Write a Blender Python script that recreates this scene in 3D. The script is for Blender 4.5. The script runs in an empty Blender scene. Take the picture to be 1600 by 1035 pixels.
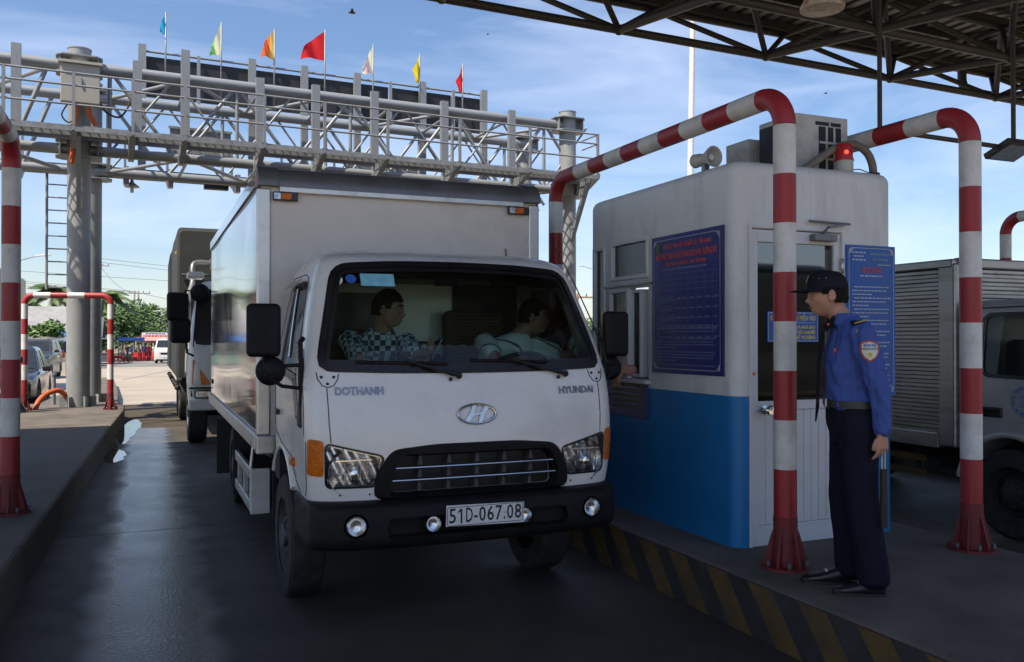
import bpy, bmesh, math, random
from mathutils import Vector, Matrix, noise
R = math.radians
scene = bpy.context.scene
C = scene.collection
random.seed(7)
# ------------------------------------------------------------------ camera
CAMH = 1.66
cam_d = bpy.data.cameras.new('camera'); cam = bpy.data.objects.new('camera', cam_d); C.objects.link(cam)
cam_d.sensor_width = 36.0; cam_d.lens = 1360 / 1600 * 36; cam_d.clip_end = 3000; cam_d.clip_start = 0.05
YAW = math.atan(568 / 1360); PITCH = math.atan(11.5 / 1360)
cam.location = (0, 0, CAMH); cam.rotation_euler = (R(90) + PITCH, 0, -YAW)
scene.camera = cam
# ------------------------------------------------------------------ sky and sun
SUN = Vector((0.93, 0.45, -1.62)).normalized()          # direction the sunlight travels
SUN_EL = math.asin(-SUN.z)
world = bpy.data.worlds.new('World'); scene.world = world; world.use_nodes = True
wn = world.node_tree.nodes; wl = world.node_tree.links
for n in list(wn): wn.remove(n)
wo = wn.new('ShaderNodeOutputWorld'); bg = wn.new('ShaderNodeBackground')
sky = wn.new('ShaderNodeTexSky'); sky.sky_type = 'NISHITA'; sky.sun_disc = False
sky.sun_elevation = SUN_EL; sky.sun_rotation = math.atan2(-SUN.x, -SUN.y)
sky.air_density = 1.0; sky.dust_density = 0.7; sky.ozone_density = 1.5; sky.altitude = 5
tc = wn.new('ShaderNodeTexCoord'); mp = wn.new('ShaderNodeMapping'); mp.inputs['Scale'].default_value = (1.0, 1.6, 5.5)
mp.inputs['Rotation'].default_value = (0.1, 0.16, 0.5)
nz = wn.new('ShaderNodeTexNoise'); nz.inputs['Scale'].default_value = 2.3; nz.inputs['Detail'].default_value = 9; nz.inputs['Roughness'].default_value = 0.56; nz.inputs['Distortion'].default_value = 0.5
cr = wn.new('ShaderNodeValToRGB'); cr.color_ramp.elements[0].position = 0.40; cr.color_ramp.elements[1].position = 0.80
cr.color_ramp.elements[0].color = (0.06, 0.06, 0.06, 1); cr.color_ramp.elements[1].color = (0.62, 0.62, 0.62, 1)
mx = wn.new('ShaderNodeMix'); mx.data_type = 'RGBA'
wl.new(tc.outputs['Generated'], mp.inputs['Vector']); wl.new(mp.outputs[0], nz.inputs['Vector']); wl.new(nz.outputs['Fac'], cr.inputs[0])
hs = wn.new('ShaderNodeHueSaturation'); hs.inputs['Saturation'].default_value = 1.2; hs.inputs['Value'].default_value = 1.0; wl.new(sky.outputs[0], hs.inputs['Color'])
wl.new(cr.outputs[0], mx.inputs[0]); wl.new(hs.outputs[0], mx.inputs[6]); mx.inputs[7].default_value = (6.4, 7.3, 8.8, 1)
tint = wn.new('ShaderNodeMix'); tint.data_type = 'RGBA'; tint.blend_type = 'MULTIPLY'; tint.inputs[0].default_value = 1; tint.inputs[7].default_value = (1.0, 0.965, 1.0, 1); wl.new(mx.outputs[2], tint.inputs[6]); wl.new(tint.outputs[2], bg.inputs[0]); bg.inputs[1].default_value = 0.08; wl.new(bg.outputs[0], wo.inputs[0])
sd = bpy.data.lights.new('sun', 'SUN'); sd.energy = 3.8; sd.angle = R(0.53); sd.color = (1, 0.895, 0.73)
sun = bpy.data.objects.new('sun', sd); C.objects.link(sun); sun.rotation_euler = SUN.to_track_quat('-Z', 'Y').to_euler(); sun.location = (-20, -10, 40)
scene.view_settings.view_transform = 'Standard'; scene.view_settings.look = 'None'
scene.view_settings.exposure = 1.0; scene.view_settings.gamma = 1.0; scene.view_settings.use_curve_mapping = False
scene.render.engine = 'CYCLES'; scene.cycles.use_denoising = True; scene.cycles.max_bounces = 10; scene.cycles.transparent_max_bounces = 24
scene.cycles.caustics_reflective = False; scene.cycles.caustics_refractive = False
# ------------------------------------------------------------------ materials
MATS = {}
def mat(name, col, rough=0.5, metal=0.0, var=0.12, vscale=6.0, bump=0.0, bscale=60.0, spec=0.5, dirt=None, dscale=2.0, damt=0.5, rvar=0.15, coat=0.0, stretch=None):
    m = bpy.data.materials.new(name); m.use_nodes = True
    N, L = m.node_tree.nodes, m.node_tree.links
    b = N['Principled BSDF']; b.inputs['Roughness'].default_value = rough; b.inputs['Metallic'].default_value = metal
    b.inputs['Specular IOR Level'].default_value = spec; b.inputs['Coat Weight'].default_value = coat; b.inputs['Coat Roughness'].default_value = 0.06
    t = N.new('ShaderNodeTexCoord'); src = t.outputs['Object']
    if stretch:
        mpn = N.new('ShaderNodeMapping'); mpn.inputs['Scale'].default_value = stretch; L.new(src, mpn.inputs[0]); src = mpn.outputs[0]
    n = N.new('ShaderNodeTexNoise'); n.inputs['Scale'].default_value = vscale; n.inputs['Detail'].default_value = 6; n.inputs['Roughness'].default_value = 0.6
    L.new(src, n.inputs['Vector'])
    mr = N.new('ShaderNodeMapRange'); mr.inputs[1].default_value = 0.3; mr.inputs[2].default_value = 0.7; mr.inputs[3].default_value = 1 - var; mr.inputs[4].default_value = 1 + var
    L.new(n.outputs['Fac'], mr.inputs[0])
    mm = N.new('ShaderNodeMix'); mm.data_type = 'RGBA'; mm.blend_type = 'MULTIPLY'; mm.inputs[0].default_value = 1
    mm.inputs[6].default_value = (*col, 1); L.new(mr.outputs[0], mm.inputs[7]); out = mm.outputs[2]
    if dirt:
        n2 = N.new('ShaderNodeTexNoise'); n2.inputs['Scale'].default_value = dscale; n2.inputs['Detail'].default_value = 8; n2.inputs['Roughness'].default_value = 0.68
        L.new(src, n2.inputs['Vector'])
        r2 = N.new('ShaderNodeMapRange'); r2.inputs[1].default_value = 0.48; r2.inputs[2].default_value = 0.72; r2.inputs[3].default_value = 0; r2.inputs[4].default_value = damt; L.new(n2.outputs['Fac'], r2.inputs[0])
        m2 = N.new('ShaderNodeMix'); m2.data_type = 'RGBA'; L.new(r2.outputs[0], m2.inputs[0]); L.new(out, m2.inputs[6]); m2.inputs[7].default_value = (*dirt, 1); out = m2.outputs[2]
    L.new(out, b.inputs['Base Color'])
    if rvar:
        r3 = N.new('ShaderNodeMapRange'); r3.inputs[1].default_value = 0.3; r3.inputs[2].default_value = 0.7; r3.inputs[3].default_value = max(0.02, rough - rvar * rough); r3.inputs[4].default_value = min(1, rough + rvar)
        L.new(n.outputs['Fac'], r3.inputs[0]); L.new(r3.outputs[0], b.inputs['Roughness'])
    if bump:
        n3 = N.new('ShaderNodeTexNoise'); n3.inputs['Scale'].default_value = bscale; n3.inputs['Detail'].default_value = 4; L.new(src, n3.inputs['Vector'])
        bp = N.new('ShaderNodeBump'); bp.inputs['Strength'].default_value = bump; bp.inputs['Distance'].default_value = 0.01; L.new(n3.outputs['Fac'], bp.inputs['Height']); L.new(bp.outputs[0], b.inputs['Normal'])
    MATS[name] = m
    return m
def glassmat(name, tint, refl=1.5, rough=0.02, dust=0.0):
    m = bpy.data.materials.new(name); m.use_nodes = True; N, L = m.node_tree.nodes, m.node_tree.links
    for x in list(N): N.remove(x)
    o = N.new('ShaderNodeOutputMaterial'); tr = N.new('ShaderNodeBsdfTransparent'); tr.inputs[0].default_value = (*tint, 1)
    gl = N.new('ShaderNodeBsdfGlossy'); gl.inputs['Roughness'].default_value = rough; fr = N.new('ShaderNodeFresnel'); fr.inputs[0].default_value = refl
    ms = N.new('ShaderNodeMixShader'); L.new(fr.outputs[0], ms.inputs[0]); L.new(tr.outputs[0], ms.inputs[1]); L.new(gl.outputs[0], ms.inputs[2]); last = ms.outputs[0]
    if dust:
        df = N.new('ShaderNodeBsdfDiffuse'); df.inputs[0].default_value = (0.5, 0.5, 0.48, 1); m2 = N.new('ShaderNodeMixShader'); m2.inputs[0].default_value = dust
        L.new(last, m2.inputs[1]); L.new(df.outputs[0], m2.inputs[2]); last = m2.outputs[0]
    L.new(last, o.inputs[0]); MATS[name] = m
    return m
def emis(name, col, st):
    m = mat(name, col, 0.3); b = m.node_tree.nodes['Principled BSDF']; b.inputs['Emission Color'].default_value = (*col, 1); b.inputs['Emission Strength'].default_value = st
    return m
# ------------------------------------------------------------------ mesh builder
class MB:
    def __init__(s): s.v = []; s.f = []; s.m = []; s.sm = []
    def add(s, vs, fs, mi=0, smooth=False):
        o = len(s.v); s.v += [tuple(v) for v in vs]
        for f in fs: s.f.append([i + o for i in f]); s.m.append(mi); s.sm.append(smooth)
        return s
    def box(s, c, d, rot=None, mi=0):
        x, y, z = d[0] / 2, d[1] / 2, d[2] / 2
        vs = [Vector((i * x, j * y, k * z)) for i in (-1, 1) for j in (-1, 1) for k in (-1, 1)]
        if rot is not None: vs = [rot @ v for v in vs]
        vs = [v + Vector(c) for v in vs]
        return s.add(vs, [(0, 1, 3, 2), (4, 6, 7, 5), (0, 4, 5, 1), (2, 3, 7, 6), (0, 2, 6, 4), (1, 5, 7, 3)], mi)
    def bx(s, x0, x1, y0, y1, z0, z1, mi=0): return s.box(((x0 + x1) / 2, (y0 + y1) / 2, (z0 + z1) / 2), (x1 - x0, y1 - y0, z1 - z0), None, mi)
    def tube(s, pts, r, n=10, mi=0, caps=True, smooth=True, closed=False):
        pts = [Vector(p) for p in pts]; k = len(pts); rs = r if isinstance(r, (list, tuple)) else [r] * k
        rings = []; prev = None
        for i, p in enumerate(pts):
            if closed: t = pts[(i + 1) % k] - pts[i - 1]
            else: t = (pts[min(i + 1, k - 1)] - pts[max(i - 1, 0)])
            t.normalize()
            if prev is None: a = t.orthogonal().normalized()
            else:
                a = prev - t * prev.dot(t); a = a.normalized() if a.length > 1e-6 else t.orthogonal().normalized()
            prev = a; b = t.cross(a)
            rings.append([p + (a * math.cos(2 * math.pi * j / n) + b * math.sin(2 * math.pi * j / n)) * rs[i] for j in range(n)])
        vs = [v for rg in rings for v in rg]; fs = []
        for i in range(k if closed else k - 1):
            i2 = (i + 1) % k
            for j in range(n): j2 = (j + 1) % n; fs.append((i * n + j, i * n + j2, i2 * n + j2, i2 * n + j))
        s.add(vs, fs, mi, smooth)
        if caps and not closed:
            o = len(s.v) - len(vs); s.f.append([o + j for j in reversed(range(n))]); s.f.append([o + (k - 1) * n + j for j in range(n)]); s.m += [mi, mi]; s.sm += [False, False]
        return s
    def cyl(s, p0, p1, r, r2=None, n=16, mi=0, smooth=True): return s.tube([p0, p1], [r, r if r2 is None else r2], n, mi, True, smooth)
    def lathe(s, prof, c=(0, 0, 0), axis='z', n=24, mi=0, smooth=True, close=False, cap=True):
        vs = []; k = len(prof)
        for r, h in prof:
            for j in range(n):
                t = 2 * math.pi * j / n; a, b = r * math.cos(t), r * math.sin(t)
                p = {'z': (a, b, h), 'x': (h, a, b), 'y': (b, h, a)}[axis]
                vs.append((p[0] + c[0], p[1] + c[1], p[2] + c[2]))
        fs = []
        for i in range(k if close else k - 1):
            i2 = (i + 1) % k
            for j in range(n): j2 = (j + 1) % n; fs.append((i * n + j, i * n + j2, i2 * n + j2, i2 * n + j))
        if cap and not close and prof[0][0] > 1e-4: fs.append(tuple(reversed(range(n))))
        if cap and not close and prof[-1][0] > 1e-4: fs.append(tuple((k - 1) * n + j for j in range(n)))
        return s.add(vs, fs, mi, smooth)
    def prism(s, poly, axis, a0, a1, mi=0):
        def P(p, a): return {'x': (a, p[0], p[1]), 'y': (p[0], a, p[1]), 'z': (p[0], p[1], a)}[axis]
        n = len(poly); vs = [P(p, a0) for p in poly] + [P(p, a1) for p in poly]
        fs = [tuple(reversed(range(n))), tuple(range(n, 2 * n))] + [(i, (i + 1) % n, (i + 1) % n + n, i + n) for i in range(n)]
        return s.add(vs, fs, mi)
    def loft(s, rings, mi=0, smooth=True, caps=True):
        n = len(rings[0]); vs = [v for r in rings for v in r]; fs = []
        for i in range(len(rings) - 1):
            for j in range(n): j2 = (j + 1) % n; fs.append((i * n + j, i * n + j2, (i + 1) * n + j2, (i + 1) * n + j))
        s.add(vs, fs, mi, smooth)
        if caps:
            o = len(s.v) - len(vs); k = len(rings)
            s.f.append([o + j for j in reversed(range(n))]); s.f.append([o + (k - 1) * n + j for j in range(n)]); s.m += [mi, mi]; s.sm += [False, False]
        return s
    def grid(s, fn, nu, nv, mi=0, smooth=True):
        vs = [fn(i / nu, j / nv) for j in range(nv + 1) for i in range(nu + 1)]
        fs = [(j * (nu + 1) + i, j * (nu + 1) + i + 1, (j + 1) * (nu + 1) + i + 1, (j + 1) * (nu + 1) + i) for j in range(nv) for i in range(nu)]
        return s.add(vs, fs, mi, smooth)
    def sphere(s, c, r, n=16, m=10, mi=0, sc=(1, 1, 1)):
        return s.lathe([(max(1e-5, r * math.sin(math.pi * i / m)) * 1.0, -r * math.cos(math.pi * i / m)) for i in range(m + 1)], (0, 0, 0), 'z', n, mi).xf_last(n * (m + 1), Matrix.Translation(c) @ Matrix.Diagonal((*sc, 1)))
    def xf_last(s, k, M):
        for i in range(len(s.v) - k, len(s.v)): s.v[i] = tuple(M @ Vector(s.v[i]))
        return s
    def mesh(s, name):
        me = bpy.data.meshes.new(name); me.from_pydata(s.v, [], s.f); me.update()
        me.polygons.foreach_set('material_index', s.m); me.polygons.foreach_set('use_smooth', s.sm)
        b = bmesh.new(); b.from_mesh(me); bmesh.ops.recalc_face_normals(b, faces=b.faces)
        for e in b.edges:
            if len(e.link_faces) == 2 and e.calc_face_angle(0) > 0.65: e.smooth = False
        b.to_mesh(me); b.free()
        return me
    def build(s, name, m, parent=None, bevel=0, loc=None, rot=None, seg=2):
        return obj(name, s.mesh(name), m, parent, bevel, loc, rot, seg)
def obj(name, me, m, parent=None, bevel=0, loc=None, rot=None, seg=2):
    o = bpy.data.objects.new(name, me); C.objects.link(o)
    for x in (m if isinstance(m, (list, tuple)) else [m]): me.materials.append(MATS[x] if isinstance(x, str) else x)
    if parent is not None: o.parent = parent
    if loc is not None: o.location = loc
    if rot is not None: o.rotation_euler = rot
    if bevel:
        bv = o.modifiers.new('bevel', 'BEVEL'); bv.width = bevel; bv.segments = seg; bv.limit_method = 'ANGLE'; bv.angle_limit = R(40)
    return o
def empty(name, loc=(0, 0, 0), rz=0):
    o = bpy.data.objects.new(name, None); C.objects.link(o); o.location = loc; o.rotation_euler = (0, 0, rz); o.empty_display_size = 0.1
    return o
def tag(o, label=None, cat=None, group=None, kind=None):
    if label: o['label'] = label
    if cat: o['category'] = cat
    if group: o['group'] = group
    if kind: o['kind'] = kind
    return o
def copy_tree(o, parent=None):
    c = o.copy(); C.objects.link(c); c.parent = parent
    for ch in [x for x in bpy.data.objects if x.parent == o and x != c]: copy_tree(ch, c)
    return c
def evalmesh(o, name):
    bpy.context.view_layer.update(); dg = bpy.context.evaluated_depsgraph_get()
    return bpy.data.meshes.new_from_object(o.evaluated_get(dg))
def rm(o):
    me = o.data; bpy.data.objects.remove(o)
    if me is not None and me.users == 0: (bpy.data.meshes if isinstance(me, bpy.types.Mesh) else bpy.data.curves).remove(me)
def txt(name, body, size, m, parent, loc, rot, extrude=0.001, align='CENTER', sx=1.0, shear=0, warp=None, offset=0.0, width=None, space=1.0):
    cu = bpy.data.curves.new(name, 'FONT'); cu.body = body; cu.size = size; cu.align_x = align; cu.align_y = 'CENTER'; cu.extrude = extrude; cu.shear = shear; cu.offset = offset; cu.resolution_u = 2; cu.space_character = space
    t = bpy.data.objects.new(name, cu); C.objects.link(t); me = evalmesh(t, name); rm(t); me.name = name
    w = max([v.co.x for v in me.vertices] + [0]) - min([v.co.x for v in me.vertices] + [0])
    k = sx if width is None or w == 0 else width / w
    M = Matrix.LocRotScale(Vector(loc), Matrix(((1, 0, 0), (0, 1, 0), (0, 0, 1))) if rot is None else rot, Vector((1, 1, 1)))
    for v in me.vertices:
        co = Vector((v.co.x * k, v.co.y, v.co.z)); co = M @ co
        v.co = warp(co) if warp else co
    me.materials.clear()
    return obj(name, me, m, parent)
ROT_FRONT = Matrix(((1, 0, 0), (0, 0, -1), (0, 1, 0)))      # text reads from -Y (faces the camera side)
ROT_LEFT = Matrix(((0, 0, -1), (-1, 0, 0), (0, 1, 0)))      # text on a wall that faces -X
def rrect(x0, x1, z0, z1, r, n=6):
    if not isinstance(r, (list, tuple)): r = [r] * 4
    out = []
    for (cx, cz, a0, rr) in ((x1 - r[0], z1 - r[0], 0, r[0]), (x0 + r[1], z1 - r[1], 90, r[1]), (x0 + r[2], z0 + r[2], 180, r[2]), (x1 - r[3], z0 + r[3], 270, r[3])):
        for i in range(n + 1): t = R(a0 + 90 * i / n); out.append((cx + rr * math.cos(t), cz + rr * math.sin(t)))
    return out
def ringmesh(mb, outer, inner, fn, mi=0, smooth=True):
    n = len(outer); vs = [fn(*p) for p in outer] + [fn(*p) for p in inner]
    return mb.add(vs, [(i, (i + 1) % n, (i + 1) % n + n, i + n) for i in range(n)], mi, smooth)
def resample(poly, n):
    P = [Vector((p[0], p[1])) for p in poly]; P.append(P[0]); L = [0]
    for i in range(len(P) - 1): L.append(L[-1] + (P[i + 1] - P[i]).length)
    out = []; j = 0
    for k in range(n):
        t = L[-1] * k / n
        while L[j + 1] < t: j += 1
        u = (t - L[j]) / max(1e-9, L[j + 1] - L[j]); q = P[j].lerp(P[j + 1], u); out.append((q.x, q.y))
    return out
def patch(mb, poly, fn, rings=8, mi=0, smooth=True):
    cx = sum(p[0] for p in poly) / len(poly); cz = sum(p[1] for p in poly) / len(poly); n = len(poly)
    vs = [fn(cx, cz)]; fs = []
    for k in range(1, rings + 1):
        t = k / rings; vs += [fn(cx + (p[0] - cx) * t, cz + (p[1] - cz) * t) for p in poly]
    for i in range(n): fs.append((0, 1 + i, 1 + (i + 1) % n))
    for k in range(rings - 1):
        a = 1 + k * n; b = a + n
        for i in range(n): fs.append((a + i, b + i, b + (i + 1) % n, a + (i + 1) % n))
    return mb.add(vs, fs, mi, smooth)
def inset(poly, d):
    n = len(poly); out = []
    A = sum(poly[i][0] * poly[(i + 1) % n][1] - poly[(i + 1) % n][0] * poly[i][1] for i in range(n)); sg = 1 if A > 0 else -1
    for i in range(n):
        a, b, c = Vector(poly[i - 1]), Vector(poly[i]), Vector(poly[(i + 1) % n]); t = (c - a)
        t = t.normalized() if t.length > 1e-9 else Vector((1, 0)); nn = Vector((-t.y, t.x)) * sg; q = b + nn * d; out.append((q.x, q.y))
    return out
def cr(P, n=6):
    P = [Vector(p) for p in P]; Q = [P[0] * 2 - P[1]] + P + [P[-1] * 2 - P[-2]]; out = []
    for i in range(1, len(Q) - 2):
        a, b, c, d = Q[i - 1:i + 3]
        for k in range(n): t = k / n; out.append(0.5 * (2 * b + (c - a) * t + (2 * a - 5 * b + 4 * c - d) * t * t + (3 * b - a - 3 * c + d) * t ** 3))
    return out + [P[-1]]
def arc(c, r, a0, a1, n, u, w):
    c, u, w = Vector(c), Vector(u), Vector(w)
    return [c + (u * math.cos(R(a0 + (a1 - a0) * i / n)) + w * math.sin(R(a0 + (a1 - a0) * i / n))) * r for i in range(n + 1)]
# pixel of the photograph -> point on a known plane
_f = Vector((math.sin(YAW) * math.cos(PITCH), math.cos(YAW) * math.cos(PITCH), math.sin(PITCH)))
_r = Vector((math.cos(YAW), -math.sin(YAW), 0)); _u = _r.cross(_f)
def at(px, py, X=None, Y=None, Z=None):
    d = _f + _r * ((px - 800) / 1360) + _u * ((517.5 - py) / 1360)
    k = X / d.x if X is not None else Y / d.y if Y is not None else (Z - CAMH) / d.z
    return Vector((0, 0, CAMH)) + d * k
def ground(Y): return -0.008 * min(125, max(0, Y - 25))
# ------------------------------------------------------------------ colours
mat('concrete', (0.36, 0.31, 0.245), 0.6, var=0.16, vscale=0.7, bump=0.25, bscale=40, dirt=(0.22, 0.2, 0.17), dscale=0.35, damt=0.6)
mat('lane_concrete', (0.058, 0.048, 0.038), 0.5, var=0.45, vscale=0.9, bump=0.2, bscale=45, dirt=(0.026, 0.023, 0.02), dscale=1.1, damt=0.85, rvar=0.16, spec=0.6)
mat('approach', (0.36, 0.29, 0.205), 0.8, var=0.2, vscale=0.7)
mat('asphalt', (0.07, 0.058, 0.046), 0.8, var=0.25, vscale=1.3, bump=0.5, bscale=90, dirt=(0.1, 0.082, 0.065), dscale=0.5, damt=0.6, spec=0.12)
mat('far_asphalt', (0.16, 0.155, 0.15), 0.85, var=0.15, vscale=0.5, dirt=(0.3, 0.28, 0.25), dscale=0.3, damt=0.5)
mat('island', (0.125, 0.108, 0.092), 0.85, var=0.3, vscale=2.2, bump=0.6, bscale=45, dirt=(0.06, 0.054, 0.048), dscale=1.3, damt=0.9)
mat('kerb', (0.1, 0.095, 0.085), 0.85, var=0.25, vscale=3, bump=0.5, bscale=50, dirt=(0.045, 0.04, 0.035), dscale=2, damt=0.8)
mat('kerb_black', (0.03, 0.028, 0.028), 0.8, var=0.3, vscale=5, bump=0.4, bscale=60, dirt=(0.08, 0.075, 0.065), dscale=4, damt=0.6)
mat('road_red_dirty', (0.17, 0.018, 0.02), 0.6, var=0.3, vscale=8, dirt=(0.06, 0.035, 0.03), dscale=9, damt=0.7)
mat('kerb_yellow', (0.12, 0.07, 0.022), 0.85, var=0.35, vscale=6, bump=0.4, bscale=60, dirt=(0.055, 0.048, 0.038), dscale=5, damt=0.9)
mat('soil', (0.2, 0.17, 0.12), 0.95, var=0.3, vscale=0.2)
mat('joint', (0.02, 0.02, 0.02), 0.9)
mat('white_road', (0.6, 0.6, 0.57), 0.7, dirt=(0.3, 0.29, 0.26), dscale=3, damt=0.7)
mat('road_red', (0.34, 0.024, 0.03), 0.42, var=0.16, vscale=4, dirt=(0.22, 0.03, 0.03), dscale=5, damt=0.5, bump=0.05, bscale=40)
mat('road_white', (0.68, 0.68, 0.66), 0.45, var=0.08, vscale=5, dirt=(0.35, 0.33, 0.29), dscale=6, damt=0.5, bump=0.05, bscale=40)
mat('galv', (0.26, 0.28, 0.30), 0.45, 0.25, var=0.2, vscale=9, dirt=(0.17, 0.185, 0.195), dscale=5, damt=0.6)
mat('galv_col', (0.29, 0.305, 0.31), 0.5, 0.1, var=0.16, vscale=5, dirt=(0.2, 0.205, 0.2), dscale=2.5, damt=0.6, bump=0.05, bscale=30)
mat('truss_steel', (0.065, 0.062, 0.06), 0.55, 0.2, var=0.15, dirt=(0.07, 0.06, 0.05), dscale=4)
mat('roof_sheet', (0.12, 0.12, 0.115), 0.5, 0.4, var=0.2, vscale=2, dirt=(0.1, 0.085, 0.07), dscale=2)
mat('fascia', (0.1, 0.097, 0.095), 0.6, 0.1)
mat('led_black', (0.016, 0.017, 0.021), 0.55, var=0.4, vscale=3)
mat('cabinet_grey', (0.36, 0.35, 0.31), 0.55, 0.0, var=0.06)
mat('black_rubber', (0.014, 0.014, 0.015), 0.6, var=0.3, bump=0.1)
mat('tyre', (0.02, 0.02, 0.02), 0.8, var=0.3, vscale=12, dirt=(0.075, 0.07, 0.062), dscale=9, damt=0.6, bump=0.2, bscale=80)
mat('black_plastic', (0.007, 0.007, 0.008), 0.6, spec=0.25, var=0.2, vscale=15, bump=0.12, bscale=260, dirt=(0.03, 0.028, 0.025), dscale=4, damt=0.3)
mat('gloss_black', (0.012, 0.012, 0.014), 0.25, var=0.2)
mat('orange', (0.5, 0.1, 0.03), 0.6)
mat('hose_grey', (0.2, 0.18, 0.15), 0.7, dirt=(0.1, 0.09, 0.08), dscale=8)
mat('cab_white', (0.8, 0.785, 0.75), 0.26, var=0.035, vscale=3, dirt=(0.42, 0.4, 0.36), dscale=2.2, damt=0.22, coat=0.5, rvar=0.1)
mat('cab_inner', (0.42, 0.44, 0.41), 0.7, var=0.08)
mat('box_white', (0.72, 0.68, 0.63), 0.5, var=0.06, vscale=2, dirt=(0.36, 0.34, 0.31), dscale=1.4, damt=0.45, bump=0.03, bscale=120)
mat('box_side', (0.66, 0.67, 0.68), 0.05, 0.85, var=0.03, vscale=1.5, rvar=0.06, bump=0.006, bscale=2.5)
mat('alu', (0.6, 0.6, 0.59), 0.32, 0.85, var=0.14, vscale=7, dirt=(0.3, 0.29, 0.27), dscale=6, damt=0.5)
mat('alu_dark', (0.2, 0.205, 0.215), 0.4, 0.55, var=0.15, vscale=5, dirt=(0.12, 0.12, 0.12), dscale=3)
mat('chrome', (0.82, 0.82, 0.83), 0.08, 1.0, var=0.05); mat('badge_chrome', (0.55, 0.55, 0.57), 0.16, 1.0, var=0.05); mat('grille_grey', (0.05, 0.05, 0.053), 0.5, 0.0); mat('satin_chrome', (0.26, 0.26, 0.28), 0.25, 1.0, var=0.05)
mat('chrome_rough', (0.8, 0.81, 0.84), 0.22, 1.0, var=0.25, vscale=30, bump=0.25, bscale=40)
mat('amber', (0.6, 0.14, 0.004), 0.3, var=0.3, vscale=40, bump=0.3, bscale=70, spec=0.35); mat('chrome_bowl', (0.82, 0.83, 0.86), 0.14, 1.0, var=0.12, vscale=20, bump=0.12, bscale=25, stretch=(6, 1, 1))
mat('amber_dim', (0.45, 0.16, 0.05), 0.3, var=0.35, vscale=40)
mat('red_lens', (0.5, 0.03, 0.02), 0.2, var=0.2, coat=0.3)
mat('plate_white', (0.72, 0.72, 0.71), 0.4, var=0.05, vscale=20, dirt=(0.45, 0.44, 0.41), dscale=10, damt=0.4)
mat('ink', (0.012, 0.012, 0.014), 0.5)
mat('chassis', (0.02, 0.02, 0.02), 0.75, var=0.4, dirt=(0.06, 0.055, 0.05), dscale=6)
mat('rim_grey', (0.12, 0.12, 0.125), 0.5, 0.5, var=0.3, dirt=(0.06, 0.055, 0.05), dscale=10)
mat('dash', (0.03, 0.032, 0.035), 0.6, bump=0.2, bscale=150)
mat('seat_cloth', (0.075, 0.06, 0.045), 0.9, var=0.3, vscale=40)
mat('paper', (0.75, 0.75, 0.7), 0.8, var=0.05); mat('paper_blue', (0.2, 0.5, 0.62), 0.7, var=0.2, vscale=20)
mat('pink', (0.65, 0.2, 0.22), 0.8)
mat('booth_white', (0.7, 0.715, 0.71), 0.42, var=0.06, vscale=1.5, dirt=(0.4, 0.385, 0.34), dscale=2.2, damt=0.5, bump=0.06, bscale=25, stretch=(2.4, 2.4, 0.7))
mat('booth_blue', (0.008, 0.17, 0.43), 0.42, var=0.1, vscale=2, dirt=(0.03, 0.1, 0.22), dscale=2.5, damt=0.35, bump=0.05, bscale=30)
mat('door_white', (0.66, 0.68, 0.7), 0.4, var=0.05, dirt=(0.4, 0.39, 0.36), dscale=3, damt=0.35)
mat('poster_navy', (0.017, 0.022, 0.16), 0.35, var=0.1); mat('poster_blue', (0.012, 0.1, 0.4), 0.35, var=0.1)
mat('poster_red', (0.75, 0.12, 0.08), 0.5); mat('poster_text', (0.5, 0.54, 0.6), 0.5); mat('poster_dim', (0.17, 0.2, 0.36), 0.5); mat('poster_yellow', (0.62, 0.5, 0.12), 0.5); mat('poster_dimyellow', (0.22, 0.19, 0.1), 0.6)
mat('ac_body', (0.5, 0.5, 0.47), 0.5, dirt=(0.28, 0.25, 0.2), dscale=7, damt=0.7)
mat('ac_fin', (0.012, 0.013, 0.017), 0.6, var=0.4)
mat('skin', (0.45, 0.245, 0.16), 0.5, var=0.12, vscale=18, bump=0.08, bscale=220)
mat('skin_dark', (0.36, 0.19, 0.12), 0.5, var=0.12, vscale=18)
mat('hair', (0.008, 0.007, 0.006), 0.7, spec=0.15, var=0.3, vscale=60, bump=0.6, bscale=140, stretch=(1, 1, 0.3))
mat('lip', (0.27, 0.1, 0.075), 0.45); mat('eye_white', (0.35, 0.33, 0.31), 0.2); mat('eye_dark', (0.01, 0.008, 0.006), 0.15)
mat('guard_blue', (0.062, 0.105, 0.35), 0.85, var=0.12, vscale=7, bump=0.12, bscale=300, spec=0.2)
mat('guard_navy', (0.008, 0.009, 0.021), 0.85, var=0.25, vscale=8, bump=0.1, bscale=300, spec=0.2)
mat('cap_black', (0.009, 0.01, 0.016), 0.8, var=0.2, bump=0.15, bscale=300, spec=0.25)
mat('leather', (0.012, 0.012, 0.013), 0.28, var=0.2, bump=0.1, bscale=120); mat('belt', (0.03, 0.03, 0.03), 0.45, bump=0.2, bscale=100)
mat('sleeve_pink', (0.55, 0.3, 0.25), 0.9, var=0.12, vscale=20, bump=0.15, bscale=80)
mat('tarp', (0.03, 0.034, 0.033), 0.75, var=0.25, vscale=1.6, dirt=(0.07, 0.07, 0.066), dscale=1.2, damt=0.5, bump=0.3, bscale=3)
mat('truck_white', (0.66, 0.66, 0.64), 0.3, var=0.05, coat=0.4, dirt=(0.4, 0.38, 0.33), dscale=3, damt=0.35)
mat('headlamp', (0.5, 0.52, 0.55), 0.12, 0.8, var=0.4, vscale=25)
mat('steel_corr', (0.36, 0.345, 0.325), 0.3, 0.75, var=0.2, vscale=3, dirt=(0.16, 0.145, 0.125), dscale=4, damt=0.7, stretch=(1, 0.4, 3))
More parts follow.
